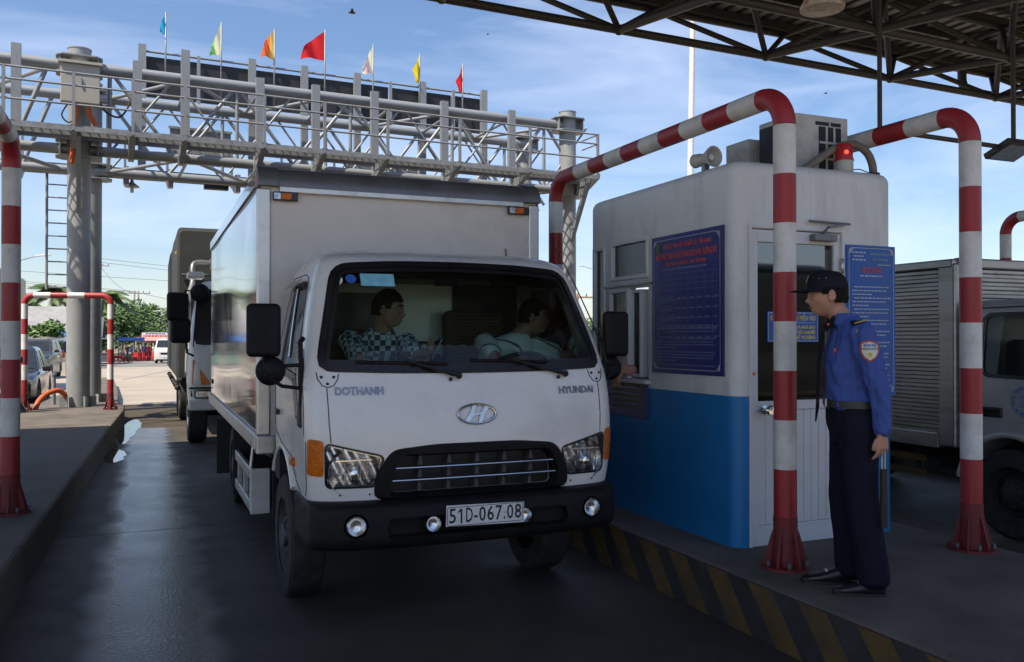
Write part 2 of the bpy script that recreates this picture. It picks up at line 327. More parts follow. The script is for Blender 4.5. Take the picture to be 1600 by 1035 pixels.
mat('grey_cab', (0.38, 0.38, 0.37), 0.32, var=0.05, coat=0.4, dirt=(0.25, 0.24, 0.22), dscale=2.5, damt=0.3)
mat('car_black', (0.012, 0.015, 0.024), 0.2, 0.0, coat=0.8); mat('car_grey', (0.03, 0.034, 0.036), 0.25, 0.0, coat=0.6)
mat('van_white', (0.7, 0.68, 0.66), 0.3, coat=0.4); mat('dark_window', (0.02, 0.025, 0.03), 0.08)
mat('bark', (0.16, 0.13, 0.1), 0.9, var=0.3); mat('pole_wood', (0.4, 0.36, 0.3), 0.9, var=0.2); mat('pole_brown', (0.36, 0.2, 0.13), 0.9)
mat('roof_grey', (0.26, 0.26, 0.27), 0.7, var=0.2, vscale=2); mat('roof_dark', (0.1, 0.11, 0.13), 0.7, var=0.2); mat('wall_cream', (0.55, 0.5, 0.42), 0.85, var=0.1, dirt=(0.3, 0.27, 0.22), dscale=1); mat('wall_green', (0.2, 0.36, 0.28), 0.85, var=0.15)
mat('tarp_blue', (0.04, 0.12, 0.42), 0.6, var=0.3, vscale=3); mat('stall_red', (0.55, 0.05, 0.045), 0.6, var=0.2); mat('stall_pink', (0.6, 0.25, 0.25), 0.7, var=0.2); mat('chair_blue', (0.03, 0.12, 0.45), 0.5)
mat('lamp_dirty', (0.5, 0.46, 0.4), 0.5, var=0.3, vscale=8, dirt=(0.45, 0.08, 0.06), dscale=11, damt=1.0)
for nm, c in (('flag_cyan', (0.03, 0.42, 0.75)), ('flag_green', (0.3, 0.75, 0.18)), ('flag_orange', (0.85, 0.2, 0.06)), ('flag_red', (0.75, 0.02, 0.03)), ('flag_pink', (0.85, 0.5, 0.7)), ('flag_yellow', (0.85, 0.7, 0.03)), ('flag_gold', (0.85, 0.6, 0.15)), ('flag_pale', (0.85, 0.85, 0.6)), ('cloth_red', (0.5, 0.04, 0.04)), ('cloth_blue', (0.08, 0.15, 0.4)), ('cloth_dark', (0.03, 0.03, 0.04)), ('cloth_light', (0.6, 0.58, 0.55))):
    m_ = mat(nm, c, 0.8, var=0.06); b_ = m_.node_tree.nodes['Principled BSDF']
    if nm.startswith('flag'):
        N_, L_ = m_.node_tree.nodes, m_.node_tree.links; tl = N_.new('ShaderNodeBsdfTranslucent'); tl.inputs[0].default_value = (*c, 1); ms_ = N_.new('ShaderNodeMixShader'); ms_.inputs[0].default_value = 0.45
        L_.new(b_.outputs[0], ms_.inputs[1]); L_.new(tl.outputs[0], ms_.inputs[2]); L_.new(ms_.outputs[0], N_['Material Output'].inputs[0])
for nm, c in (('leaf_a', (0.06, 0.13, 0.028)), ('leaf_b', (0.085, 0.16, 0.035)), ('leaf_c', (0.04, 0.09, 0.025)), ('leaf_palm', (0.08, 0.13, 0.04))): mat(nm, c, 0.55, var=0.4, vscale=2.5)
glassmat('windscreen', (0.62, 0.76, 0.73)); glassmat('side_glass', (0.30, 0.36, 0.36)); glassmat('lens', (0.94, 0.95, 0.95)); glassmat('booth_glass', (0.13, 0.15, 0.17), 1.9); glassmat('door_glass', (0.04, 0.045, 0.05), 2.9, 0.03)
emis('beacon_red', (0.45, 0.02, 0.025), 0.015); emis('beacon_glow', (1.0, 0.1, 0.06), 0.7)
# plaid, beads, wet ground, puddle
def plaid():
    m = mat('plaid', (0.5, 0.55, 0.55), 0.9); N, L = m.node_tree.nodes, m.node_tree.links; b = N['Principled BSDF']
    t = N.new('ShaderNodeTexCoord'); ck = N.new('ShaderNodeTexChecker'); ck.inputs['Scale'].default_value = 29; ck.inputs[1].default_value = (0.045, 0.052, 0.058, 1); ck.inputs[2].default_value = (0.45, 0.5, 0.5, 1)
    L.new(t.outputs['Object'], ck.inputs[0]); L.new(ck.outputs[0], b.inputs['Base Color'])
plaid()
def stripes():
    m = mat('tee_white', (0.66, 0.68, 0.6), 0.9); N, L = m.node_tree.nodes, m.node_tree.links; b = N['Principled BSDF']
    t = N.new('ShaderNodeTexCoord'); w = N.new('ShaderNodeTexWave'); w.inputs['Scale'].default_value = 3.2; w.bands_direction = 'DIAGONAL'; w.inputs['Distortion'].default_value = 0.6
    r = N.new('ShaderNodeValToRGB'); r.color_ramp.elements[0].position = 0.03; r.color_ramp.elements[1].position = 0.06; r.color_ramp.elements[0].color = (0.1, 0.1, 0.1, 1); r.color_ramp.elements[1].color = (0.62, 0.65, 0.56, 1)
    L.new(t.outputs['Object'], w.inputs[0]); L.new(w.outputs[0], r.inputs[0]); L.new(r.outputs[0], b.inputs['Base Color'])
stripes()
def water():
    m = mat('water', (0.02, 0.02, 0.022), 0.03, rvar=0, spec=0.8); b = m.node_tree.nodes['Principled BSDF']; b.inputs['IOR'].default_value = 1.6
water()
# drag-brushed grooves on the lane slab
m_ = MATS['lane_concrete']; N_, L_ = m_.node_tree.nodes, m_.node_tree.links
t_ = N_.new('ShaderNodeTexCoord'); w_ = N_.new('ShaderNodeTexWave'); w_.bands_direction = 'Y'; w_.inputs['Scale'].default_value = 9; w_.inputs['Distortion'].default_value = 1.2; w_.inputs['Detail'].default_value = 2; w_.inputs['Detail Scale'].default_value = 0.6
L_.new(t_.outputs['Object'], w_.inputs[0]); bp_ = N_.new('ShaderNodeBump'); bp_.inputs['Strength'].default_value = 0.1; bp_.inputs['Distance'].default_value = 0.006; L_.new(w_.outputs['Fac'], bp_.inputs['Height'])
# tyre-polished track along the left wheel path
sp_ = N_.new('ShaderNodeSeparateXYZ'); L_.new(t_.outputs['Object'], sp_.inputs[0]); nz_ = N_.new('ShaderNodeTexNoise'); nz_.inputs['Scale'].default_value = 2.2; nz_.inputs['Detail'].default_value = 5; L_.new(t_.outputs['Object'], nz_.inputs['Vector'])
a1_ = N_.new('ShaderNodeMath'); a1_.operation = 'MULTIPLY_ADD'; L_.new(nz_.outputs['Fac'], a1_.inputs[0]); a1_.inputs[1].default_value = 0.3; L_.new(sp_.outputs[0], a1_.inputs[2])
a2_ = N_.new('ShaderNodeMath'); a2_.operation = 'SUBTRACT'; L_.new(a1_.outputs[0], a2_.inputs[0]); a2_.inputs[1].default_value = 0.17; a3_ = N_.new('ShaderNodeMath'); a3_.operation = 'ABSOLUTE'; L_.new(a2_.outputs[0], a3_.inputs[0])
mr_ = N_.new('ShaderNodeMapRange'); mr_.inputs[1].default_value = 0.24; mr_.inputs[2].default_value = 0.42; mr_.inputs[3].default_value = 0.22; mr_.inputs[4].default_value = 0.66; L_.new(a3_.outputs[0], mr_.inputs[0])
a4_ = N_.new('ShaderNodeMath'); a4_.operation = 'MULTIPLY_ADD'; L_.new(nz_.outputs['Fac'], a4_.inputs[0]); a4_.inputs[1].default_value = 0.22; L_.new(mr_.outputs[0], a4_.inputs[2]); a5_ = N_.new('ShaderNodeMath'); a5_.operation = 'SUBTRACT'; L_.new(a4_.outputs[0], a5_.inputs[0]); a5_.inputs[1].default_value = 0.1
for l in list(N_['Principled BSDF'].inputs['Roughness'].links): L_.remove(l)
L_.new(a5_.outputs[0], N_['Principled BSDF'].inputs['Roughness'])
old_ = [x for x in N_ if x.type == 'BUMP' and x != bp_][0]; L_.new(old_.outputs[0], bp_.inputs['Normal']); L_.new(bp_.outputs[0], N_['Principled BSDF'].inputs['Normal'])
# ------------------------------------------------------------------ ground and lanes
K = 0.31
def sheet(name, x0, x1, y0, y1, dz, m, kind='structure', parent=None):
    ys = sorted({y0, y1} | {y for y in (25, 150) if y0 < y < y1}); b = MB()
    for a, c in zip(ys[:-1], ys[1:]):
        b.add([(x0, a, ground(a) + dz), (x1, a, ground(a) + dz), (x1, c, ground(c) + dz), (x0, c, ground(c) + dz)], [(0, 1, 2, 3)])
    o = b.build(name, m, parent)
    if kind: o['kind'] = kind
    return o
sheet('ground', -900, 900, -300, 2400, -0.06, 'soil')
sheet('toll_plaza_pavement', -45, 60, 23.8, 66, 0.0, 'concrete'); sheet('approach_pavement', -45, 60, -120, 1.2, -0.002, 'approach'); sheet('side_pavement', 13.02, 60, 1.2, 23.8, -0.035, 'concrete'); sheet('side_pavement_left', -45, -6.22, 1.2, 23.8, -0.035, 'concrete')
sheet('cross_road', -200, 200, 66.02, 108, 0.004, 'far_asphalt')
lane = sheet('toll_lane_road', -6.21, 13.01, 1.2, 12.83, -0.03, 'joint')
asp = sheet('asphalt_apron', -6.2, 13, 12.85, 23.8, -0.002, 'asphalt')
slabs = {}
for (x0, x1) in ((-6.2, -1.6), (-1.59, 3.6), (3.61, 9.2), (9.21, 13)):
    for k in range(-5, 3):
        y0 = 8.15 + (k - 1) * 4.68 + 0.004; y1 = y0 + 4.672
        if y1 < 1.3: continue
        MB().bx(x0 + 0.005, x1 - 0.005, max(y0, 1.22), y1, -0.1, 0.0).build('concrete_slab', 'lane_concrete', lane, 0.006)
b = MB()
for i, (xa, ya, xb, yb) in enumerate(((-1.0, 41, 1.9, 60), (-14, 31.5, 30, 31.2), (-14, 45, 30, 44.6), (1.6, 24, 2.2, 66))):
    d = Vector((xb - xa, yb - ya, 0)).normalized(); n_ = Vector((-d.y, d.x, 0)) * (0.06 if i == 0 else 0.035)
    for a, c in ((0, .35), (.35, .7), (.7, 1)):
        p, q = Vector((xa, ya, 0)).lerp(Vector((xb, yb, 0)), a), Vector((xa, ya, 0)).lerp(Vector((xb, yb, 0)), c)
        b.add([Vector((v.x, v.y, ground(v.y) + 0.004)) for v in (p - n_, p + n_, q + n_, q - n_)], [(0, 1, 2, 3)])
tag(b.build('pavement_joints', 'far_asphalt'), kind='structure')
for i in range(9):
    sheet('road_marking', -30 + i * 6, -27 + i * 6, 84, 84.8, 0.008, 'white_road', 'structure')
# puddle along the left kerb
def pud(y0, y1, xl, xr, seed, n=26):
    L_, R_ = [], []
    for k in range(n + 1):
        t = k / n; y = y0 + (y1 - y0) * t; e = math.sin(math.pi * t) ** 0.45; m = (xl(y) + xr(y)) / 2; h = (xr(y) - xl(y)) / 2 * e
        L_.append((m - h * (1 + 0.25 * noise.noise(Vector((y * 1.7, seed, 0)))), y, 0.0045)); R_.append((m + h * (1 + 0.5 * noise.noise(Vector((y * 2.3, seed + 5, 0))) + 0.25 * noise.noise(Vector((y * 7, seed, 2)))), y, 0.0045))
    return L_ + R_[::-1]
b = MB()
for (y0, y1, xl, xr, sd_) in ((14.9, 19.4, lambda y: -0.5 + 0.02 * (y - 14.9), lambda y: -0.27 + 0.05 * (y - 15), 1.3), (12.75, 14.3, lambda y: -0.56, lambda y: -0.32, 4.4), (14.1, 15.2, lambda y: -0.53, lambda y: -0.44, 8.1)):
    P = pud(y0, y1, xl, xr, sd_); b.add(P, [tuple(range(len(P)))])
tag(b.build('puddle', 'water'), kind='structure')
# left island
pl = [(-0.86, -6), (-0.86, 2), (-0.775, 5.7), (-0.735, 7.0), (-0.537, 14.66), (-0.42, 18.1), (-0.44, 19.3), (-0.55, 20.0), (-0.7, 20.4), (-2.3, 20.4), (-2.45, 19.5), (-2.45, -6)]
isl = MB().prism(pl, 'z', -0.05, K).build('traffic_island_left', 'island', None, 0.03); isl['kind'] = 'structure'
pl2 = [(-0.6, 20.35), (-0.75, 26), (-1.15, 34.5), (-1.5, 35.4), (-1.7, 34.5), (-2.1, 26), (-2.3, 20.35)]
tag(MB().prism(pl2, 'z', -0.12, K - 0.09).build('traffic_island_tail', 'island', None, 0.03), kind='structure')
# right island with striped kerb
pr = [(3.12, -5), (3.12, 8.6), (3.3, 9.2), (3.7, 9.5), (4.5, 9.5), (4.9, 9.2), (5.08, 8.6), (5.08, -5)]
isr = MB().prism(pr, 'z', -0.05, K).build('traffic_island_right', 'island', None, 0.025); isr['kind'] = 'structure'
MB().bx(3.108, 3.1195, -5, 8.5, -0.04, K - 0.012).build('kerb_face', 'kerb_black', isr)
def shear_stripe(y):
    b = MB(); w = 0.2; sh = 0.24
    vs = []
    for x in (3.1045, 3.11):
        vs += [(x, y, K - 0.014), (x, y - w, K - 0.014), (x, y - w - sh, 0.0), (x, y - sh, 0.0)]
    b.add(vs, [(0, 1, 2, 3), (7, 6, 5, 4), (0, 4, 5, 1), (1, 5, 6, 2), (2, 6, 7, 3), (3, 7, 4, 0)]); b.build('kerb_stripe', 'kerb_yellow', isr)
tops = [at(900 + zx * 0.4375, 760 + zy * 0.4375, X=3.11).y for zx, zy in ((225, 180), (330, 222), (465, 275), (615, 330), (795, 402), (1005, 485), (1250, 578))]
for y in tops + [tops[0] + 0.42, tops[0] + 0.8, tops[0] + 1.2, tops[0] + 1.6, tops[-1] - 0.33, tops[-1] - 0.66, tops[-1] - 1.0]: shear_stripe(y)
pz = [(8.9, -5), (8.9, 10), (9.4, 10.6), (10.4, 10.6), (10.9, 10), (10.9, -5)]
tag(MB().prism(pz, 'z', -0.05, K).build('traffic_island_far_right', 'island', None, 0.03), kind='structure')
# ------------------------------------------------------------------ struts
_uc = {}
def strut(name, m, parent, p0, p1, r, n=10, square=None):
    key = (m, n, bool(square))
    if key not in _uc:
        b = MB()
        if square: b.bx(-1, 1, -1, 1, 0, 1)
        else: b.cyl((0, 0, 0), (0, 0, 1), 1, None, n)
        me = b.mesh('strut'); me.materials.append(MATS[m]); _uc[key] = me
    p0, p1 = Vector(p0), Vector(p1); d = p1 - p0; L_ = d.length
    o = bpy.data.objects.new(name, _uc[key]); C.objects.link(o); o.parent = parent
    z = d.normalized()
    if square:
        x = Vector((1, 0, 0)) if abs(z.x) < 0.9 else Vector((0, 1, 0)); x = (x - z * x.dot(z)).normalized(); y = z.cross(x)
        q = Matrix((x, y, z)).transposed().to_quaternion(); o.scale = (square[0], square[1], L_)
    else: q = z.to_track_quat('Z', 'Y'); o.scale = (r, r, L_)
    o.rotation_mode = 'QUATERNION'; o.rotation_quaternion = q; o.location = p0
    return o
# ------------------------------------------------------------------ canopy
CR = R(2.8)
can = empty('toll_canopy', (6.795, 11.918, 0), CR)
tag(can, 'dark corrugated steel canopy roof on a tubular space frame above the toll lanes', 'canopy')
PX = 2.97; PY = 2.35
def zl(row): return 6.5 - 0.3 * min(row, 2)
low = lambda i, j: Vector((i * PX, -j * PY, zl(j)))
upp = lambda i, j: Vector(((i - 0.5) * PX, -(j - 0.5) * PY, zl(max(0, j - 0.5)) + 0.95))
for i in range(-2, 5):
    for j in range(0, 3):
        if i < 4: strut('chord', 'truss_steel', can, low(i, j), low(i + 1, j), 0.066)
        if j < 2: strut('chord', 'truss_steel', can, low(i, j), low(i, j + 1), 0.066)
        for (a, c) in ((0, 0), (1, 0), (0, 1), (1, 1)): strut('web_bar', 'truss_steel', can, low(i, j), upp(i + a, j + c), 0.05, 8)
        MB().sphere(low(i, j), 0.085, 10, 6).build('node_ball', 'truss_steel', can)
for i in range(-2, 6):
    for j in range(0, 4):
        if i < 5: strut('chord', 'truss_steel', can, upp(i, j), upp(i + 1, j), 0.05, 8)
        if j < 3: strut('chord', 'truss_steel', can, upp(i, j), upp(i, j + 1), 0.05, 8)
b = MB(); prof = []
x = -24.0
while x < 26: prof += [(x, 0), (x + 0.16, 0), (x + 0.19, 0.05), (x + 0.27, 0.05), (x + 0.30, 0)]; x += 0.30
ysec = [(1.3, zl(0) + 1.14), (-0.6, zl(0) + 1.14), (-PY * 2, zl(2) + 1.15), (-11.95, zl(2) + 1.15)]
n_ = len(prof); vs = []
for (yy, zz) in ysec: vs += [(p[0], yy, zz + p[1]) for p in prof]
b.add(vs, [(k * n_ + i, k * n_ + i + 1, (k + 1) * n_ + i + 1, (k + 1) * n_ + i) for k in range(len(ysec) - 1) for i in range(n_ - 1)])
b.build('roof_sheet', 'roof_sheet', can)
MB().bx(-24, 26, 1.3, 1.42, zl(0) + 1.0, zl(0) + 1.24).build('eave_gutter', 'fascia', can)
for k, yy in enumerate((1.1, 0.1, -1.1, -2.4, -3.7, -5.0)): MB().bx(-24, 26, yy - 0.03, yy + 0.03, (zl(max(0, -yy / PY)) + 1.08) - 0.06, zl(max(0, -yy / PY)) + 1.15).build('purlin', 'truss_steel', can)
for (wx, wy) in ((-1.65, 1.6), (4.1, 1.6)):
    o = MB().cyl((wx, wy, K), (wx, wy, 7.0), 0.2).build('column', 'galv_col', can); o.matrix_parent_inverse = (Matrix.Translation((6.795, 11.918, 0)) @ Matrix.Rotation(CR, 4, 'Z')).inverted()
# eave pipe and lamp hanger
MB().tube(cr([(9.1, 0.9, 7.3), (9.12, 0.9, 7.05), (9.3, 0.9, 6.92), (9.9, 0.9, 6.9), (14, 0.9, 6.86)]), 0.09, 12).build('drain_pipe', 'truss_steel', can)
hang = empty('floodlight_hanger', (9.4, 9.2, 4.55)); tag(hang, 'steel rod hanger with a flat floodlight under the canopy, at the right edge', 'floodlight')
strut('rod', 'truss_steel', hang, (0, 0, 0), (0, 0, 2.05), 0.034); strut('rod', 'truss_steel', hang, (2.66, 0, 0.02), (2.66, 0, 2.05), 0.034)
strut('crossbar', 'truss_steel', hang, (0, 0, 0.02), (2.5, 0, -0.02), 0.035)
MB().box((2.6, 0, -0.05), (0.62, 0.45, 0.09), Matrix.Rotation(R(-22), 3, 'X')).build('floodlight_head', 'truss_steel', hang, 0.01)
MB().box((2.6, -0.018, -0.096), (0.54, 0.37, 0.012), Matrix.Rotation(R(-22), 3, 'X')).build('lamp_glass', 'headlamp', hang)
hb = empty('high_bay_lamp', (7.29, 8.0, 5.52)); tag(hb, 'round white high bay lamp with red patches, hanging under the canopy', 'lamp')
MB().lathe([(0.25, 0.0), (0.255, 0.03), (0.2, 0.14), (0.11, 0.24), (0.1, 0.4), (0.0001, 0.4)], n=28).build('reflector', 'lamp_dirty', hb)
MB().lathe([(0.0001, -0.02), (0.12, -0.012), (0.245, 0.004)], n=28).build('lamp_cover', 'lamp_dirty', hb)
MB().cyl((0, 0, 0.4), (0, 0, 0.95), 0.02).build('hanger_rod', 'truss_steel', hb)
# ------------------------------------------------------------------ gantry
GT = math.atan2(.58, 11.14)
gan = empty('sign_gantry', (-1.288, 19.322, 0), GT)
tag(gan, 'grey galvanised lattice gantry with walkways and black display backs spanning the lanes', 'gantry')
S0, S1, D2 = -1.8, 11.15, 2.35
ZT, ZB = 7.08, 5.42
for (s, t, zb) in ((0, 0, K), (0.22, D2 + 0.15, K - 0.1), (S1, 0, 0), (S1, D2 + 0.15, 0)):
    MB().lathe([(0.215, zb - 0.02), (0.215, 7.4), (0.225, 7.41), (0.225, 7.43), (0.0001, 7.43)], (s, t, 0), 'z', 28).build('column', 'galv_col', gan)
    for z in (ZT, ZB):
        o = MB()
        for dz in (-0.16, 0.16): o.prism([(s - 0.42, t - 0.16), (s - 0.3, t - 0.3), (s + 0.3, t - 0.3), (s + 0.42, t - 0.16), (s + 0.42, t + 0.16), (s + 0.3, t + 0.3), (s - 0.3, t + 0.3), (s - 0.42, t + 0.16)], 'z', z + dz - 0.012, z + dz + 0.012)
        for q in (-0.34, 0.34): o.bx(s + q - 0.012, s + q + 0.012, t - 0.2, t + 0.2, z - 0.15, z + 0.15)
        o.build('clamp_plate', 'galv', gan)
    for k in range(6):
        a = k * math.pi / 3; MB().box((s + 0.27 * math.cos(a), t + 0.27 * math.sin(a), zb + 0.1), (0.12, 0.02, 0.2), Matrix.Rotation(a, 3, 'Z')).build('base_gusset', 'galv_col', gan)
for t in (0, D2):
    strut('chord', 'galv', gan, (S0, t, ZT), (S1, t, ZT), 0.11, 18); strut('chord', 'galv', gan, (S0, t, ZB), (S1, t, ZB), 0.1, 18)
    k = 0; s = 0.55
    while s < S1 - 0.6:
        e = s + 1.24
        strut('brace', 'galv', gan, (s, t, ZB if k % 2 else ZT), (e, t, ZT if k % 2 else ZB), 0.04, 10)
        strut('counter_brace', 'galv', gan, (s, t, ZT if k % 2 else ZB), (e, t, ZB if k % 2 else ZT), 0.026, 8)
        if k % 2 == 0: strut('upright', 'galv', gan, (s, t, ZB), (s, t, ZT), 0.04, 10)
        s = e; k += 1
    for s in (-0.55,): strut('brace', 'galv', gan, (s, t, ZT), (s - 0.6, t, ZB), 0.045); strut('brace', 'galv', gan, (s - 1.2, t, ZT), (s - 0.6, t, ZB), 0.045)
for z in (ZT, ZB):
    k = 0; s = 0.55
    while s < S1 - 0.6:
        e = s + 1.5; strut('cross_brace', 'galv', gan, (s, 0 if k % 2 else D2, z), (e, D2 if k % 2 else 0, z), 0.04); strut('cross_tie', 'galv', gan, (s, 0, z), (s, D2, z), 0.035); s = e; k += 1
strut('cross_brace', 'galv', gan, (-0.4, 0, ZT), (-1.75, D2, ZT), 0.045); strut('cross_brace', 'galv', gan, (-0.4, D2, ZB), (-1.75, 0, ZB), 0.045)
# walkways and rails
PS = [-1.75, -1.22, -0.08, 0.94, 1.89, 3.41, 4.65, 6.03, 7.72, 9.5, 11.35]
def walkway(tin, tout, zd, posts, nm):
    sg = 1 if tout > tin else -1
    for a, c in zip(posts[:-1], posts[1:]):
        o = MB(); w = abs(tout - tin)
        for q in range(9):
            tt = tin + sg * w * (q + 0.5) / 9; o.bx(a + 0.04, c - 0.04, tt - 0.008, tt + 0.008, zd - 0.035, zd)
        for q in range(int((c - a) / 0.16)): ss = a + 0.08 + q * 0.16; o.bx(ss - 0.008, ss + 0.008, min(tin, tout), max(tin, tout), zd - 0.03, zd - 0.006)
        o.build('grating', 'galv', gan)
        o = MB()
        for tt in (tin, (tin + tout) / 2, tout): o.bx(a + 0.02, c - 0.02, tt - 0.025, tt + 0.025, zd - 0.12, zd - 0.037)
        o.build('deck_beam', 'galv', gan)
        for h in (0.97, 0.74, 0.38): strut('handrail', 'galv', gan, (a, tout, zd + h), (c, tout, zd + h), 0.021, 8)
    for s in posts:
        strut('rail_post', 'galv', gan, (s, tout, zd - 0.1), (s, tout, zd + 0.99), 0, square=(0.028, 0.028))
        o = MB().prism([(tout - sg * -0.03, zd), (tin - sg * 0.25, zd), (tin - sg * 0.25, zd - 0.42), (tin, zd - 0.42), (tout, zd - 0.1)], 'x', s - 0.055, s + 0.055); o.build('bracket', 'galv', gan)
walkway(-0.35, -1.15, 5.66, PS, 'front'); walkway(D2 + 0.35, D2 + 1.2, 5.62, PS, 'rear')
for s, tt in ((11.35, -1.15), (11.35, -0.35)):
    pass
for h in (0.97, 0.74, 0.38): strut('handrail', 'galv', gan, (11.35, -1.15, 5.66 + h), (11.35, -0.4, 5.66 + h), 0.021, 8)
strut('knee_brace', 'galv', gan, (11.2, -0.95, 5.5), (S1, -0.2, 4.15), 0, square=(0.05, 0.05)); strut('knee_brace', 'galv', gan, (0.0, -0.95, 5.5), (0, -0.2, 4.15), 0, square=(0.04, 0.04))
for s, z in ((-1.08, 7.3), (1.05, 7.25), (1.96, 7.6), (3.46, 7.22), (4.65, 7.22), (5.98, 7.24), (7.67, 7.22), (9.42, 7.2)): strut('sign_post', 'galv', gan, (s, -0.3, 5.6), (s, -0.3, z), 0, square=(0.085, 0.06))
for s in (2.95,): MB().bx(s - 0.28, s + 0.28, D2 + 0.4, D2 + 0.6, 5.28, 5.58).build('equipment_box', 'led_black', gan)
# display backs
LP = [1.27, 2.52, 3.76, 5.04, 6.4, 7.3, 8.19, 9.08, 9.98]; TL = 2.75
for a, c in zip(LP[:-1], LP[1:]):
    o = MB().bx(a + 0.03, c - 0.03, TL, TL + 0.14, 7.36, 8.3).build('display_back', 'led_black', gan, 0.01)
    for q in (0.3, 0.7): MB().bx(a + (c - a) * q - 0.03, a + (c - a) * q + 0.03, TL - 0.015, TL, 7.85, 7.9).build('latch_plate', 'road_white', o)
for k, s in enumerate(LP):
    big = k in (0, 2, 3, 4, 6, 8); strut('display_post', 'galv', gan, (s, TL - 0.1, 5.5 if big else 7.2), (s, TL - 0.1, 8.52 if big else 8.42), 0, square=((0.085, 0.07) if big else (0.035, 0.03)))
strut('display_rail', 'galv', gan, (1.2, TL - 0.03, 8.4), (10.05, TL - 0.03, 8.4), 0.028)
# cabinet, cables, ladder, lamp
o = MB().bx(-0.32, 0.37, -0.6, -0.3, 6.22, 6.97).build('cabinet', 'cabinet_grey', gan, 0.015); MB().bx(-0.36, 0.41, -0.66, -0.25, 6.97, 7.02).build('cabinet_lid', 'cabinet_grey', o); MB().bx(0.02, 0.05, -0.63, -0.595, 6.55, 6.7).build('handle', 'galv', o)
MB().tube(cr([(0.37, -0.4, 6.3), (0.5, -0.4, 6.12), (0.75, -0.3, 6.1), (0.95, -0.25, 6.5), (1.0, -0.2, 6.95)]), 0.02, 8).build('cable', 'black_rubber', gan)
MB().tube(cr([(-0.2, -0.4, 6.22), (-0.3, -0.4, 6.0), (-0.18, -0.4, 5.86), (-0.05, -0.4, 6.0), (-0.12, -0.4, 6.22)]), 0.015, 8).build('cable', 'black_rubber', gan)
MB().tube([(-0.05, -0.5, 6.2), (-0.08, -0.5, 5.6), (-0.1, -0.5, 5.25), (-0.13, -0.5, 5.05)], 0.05, 8).build('orange_tube', 'orange', gan); MB().tube([(0.15, -0.5, 6.2), (0.2, -0.45, 6.02), (0.3, -0.4, 5.85)], 0.05, 8).build('orange_tube', 'orange', gan)
for s in (-0.72, -0.22): strut('ladder_rail', 'galv', gan, (s, D2 + 1.2, 2.8), (s, D2 + 1.2, 5.75), 0.03)
for k in range(10): strut('ladder_rung', 'galv', gan, (-0.72, D2 + 1.2, 2.85 + k * 0.3), (-0.22, D2 + 1.2, 2.85 + k * 0.3), 0.016, 8)
MB().bx(-0.8, 0.3, D2 + 1.0, D2 + 1.2, 5.5, 5.56).build('ladder_bracket', 'galv', gan)
MB().lathe([(0.03, 5.55), (0.03, 5.42), (0.05, 5.36), (0.16, 5.27), (0.17, 5.25), (0.0001, 5.25)], (1.08, D2 + 0.8, 0), n=18).build('lamp_shade', 'galv', gan); MB().cyl((1.08, D2 + 0.8, 5.12), (1.08, D2 + 0.8, 5.25), 0.04).build('bulb', 'paper', gan)
for (sa, sb, za, zb_) in ((1.95, 3.4, 6.0, 6.85), (6.4, 8.5, 6.05, 6.45)): MB().bx(sa, sb, D2 + 1.3, D2 + 1.36, za, zb_).build('sign_board', 'galv', gan); MB().bx(sa - 0.03, sb + 0.03, D2 + 1.27, D2 + 1.3, zb_, zb_ + 0.06).build('sign_edge', 'galv', gan)
# flags
FL = [(1.77, 9.35, 'flag_cyan', 0.14, 0.5, 'narrow cyan flag, leftmost on the gantry', None), (3.02, 9.3, 'flag_green', 0.24, 0.75, 'pale green flag on the gantry, second from the left', 'flag_pale'), (4.28, 9.33, 'flag_orange', 0.26, 0.75, 'orange and gold flag on the gantry, third from the left', 'flag_gold'), (5.54, 9.5, 'flag_red', 0.55, 0.75, 'large bright red flag, the biggest on the gantry', None), (6.8, 9.32, 'flag_pink', 0.27, 0.72, 'pink and white flag on the gantry', 'flag_pale'), (8.08, 9.26, 'flag_yellow', 0.15, 0.8, 'narrow yellow flag on the gantry', None), (9.32, 9.16, 'flag_red', 0.17, 0.75, 'narrow red flag, rightmost on the gantry', None)]
for k, (s, zt, m, w, h, lab, m2) in enumerate(FL):
    p = Matrix.Rotation(GT, 4, 'Z') @ Vector((s, TL - 0.16, 0)) + Vector((-1.288, 19.322, 0))
    fr = empty('flag', (p.x, p.y, 7.4), GT); tag(fr, lab, 'flag', 'coloured flags along the gantry')
    MB().tube([(0, 0, -0.05), (0.01, 0, zt - 7.4)], 0.02, 8).build('flag_pole', 'galv', fr)
    def fs(u, v, w=w, h=h, k=k, zt=zt):
        sag = (u ** 1.15) * (0.62 + 0.22 * math.sin(k * 2.1)) * h
        z = zt - 7.4 - 0.04 - v * h * (1 - 0.35 * u) - sag * (1 - 0.45 * v)
        return (-w * u * (1 - 0.25 * v * math.sin(3 * u + k)) + 0.01, 0.13 * math.sin(u * 9 + v * 3 + k) * (0.2 + u) * u, z)
    o = MB().grid(fs, 14, 12); me_m = [m] if not m2 else [m, m2]
    if m2:
        for q in range(len(o.f)):
            cv = sum((Vector(o.v[i]) for i in o.f[q]), Vector()) / 4
            u = -cv.x / w
            if (k == 1 and u < 0.62) or (k == 2 and u < 0.42) or (k == 4 and not (0.4 < u < 0.68)): o.m[q] = 1
    o.build('cloth', me_m, fr)
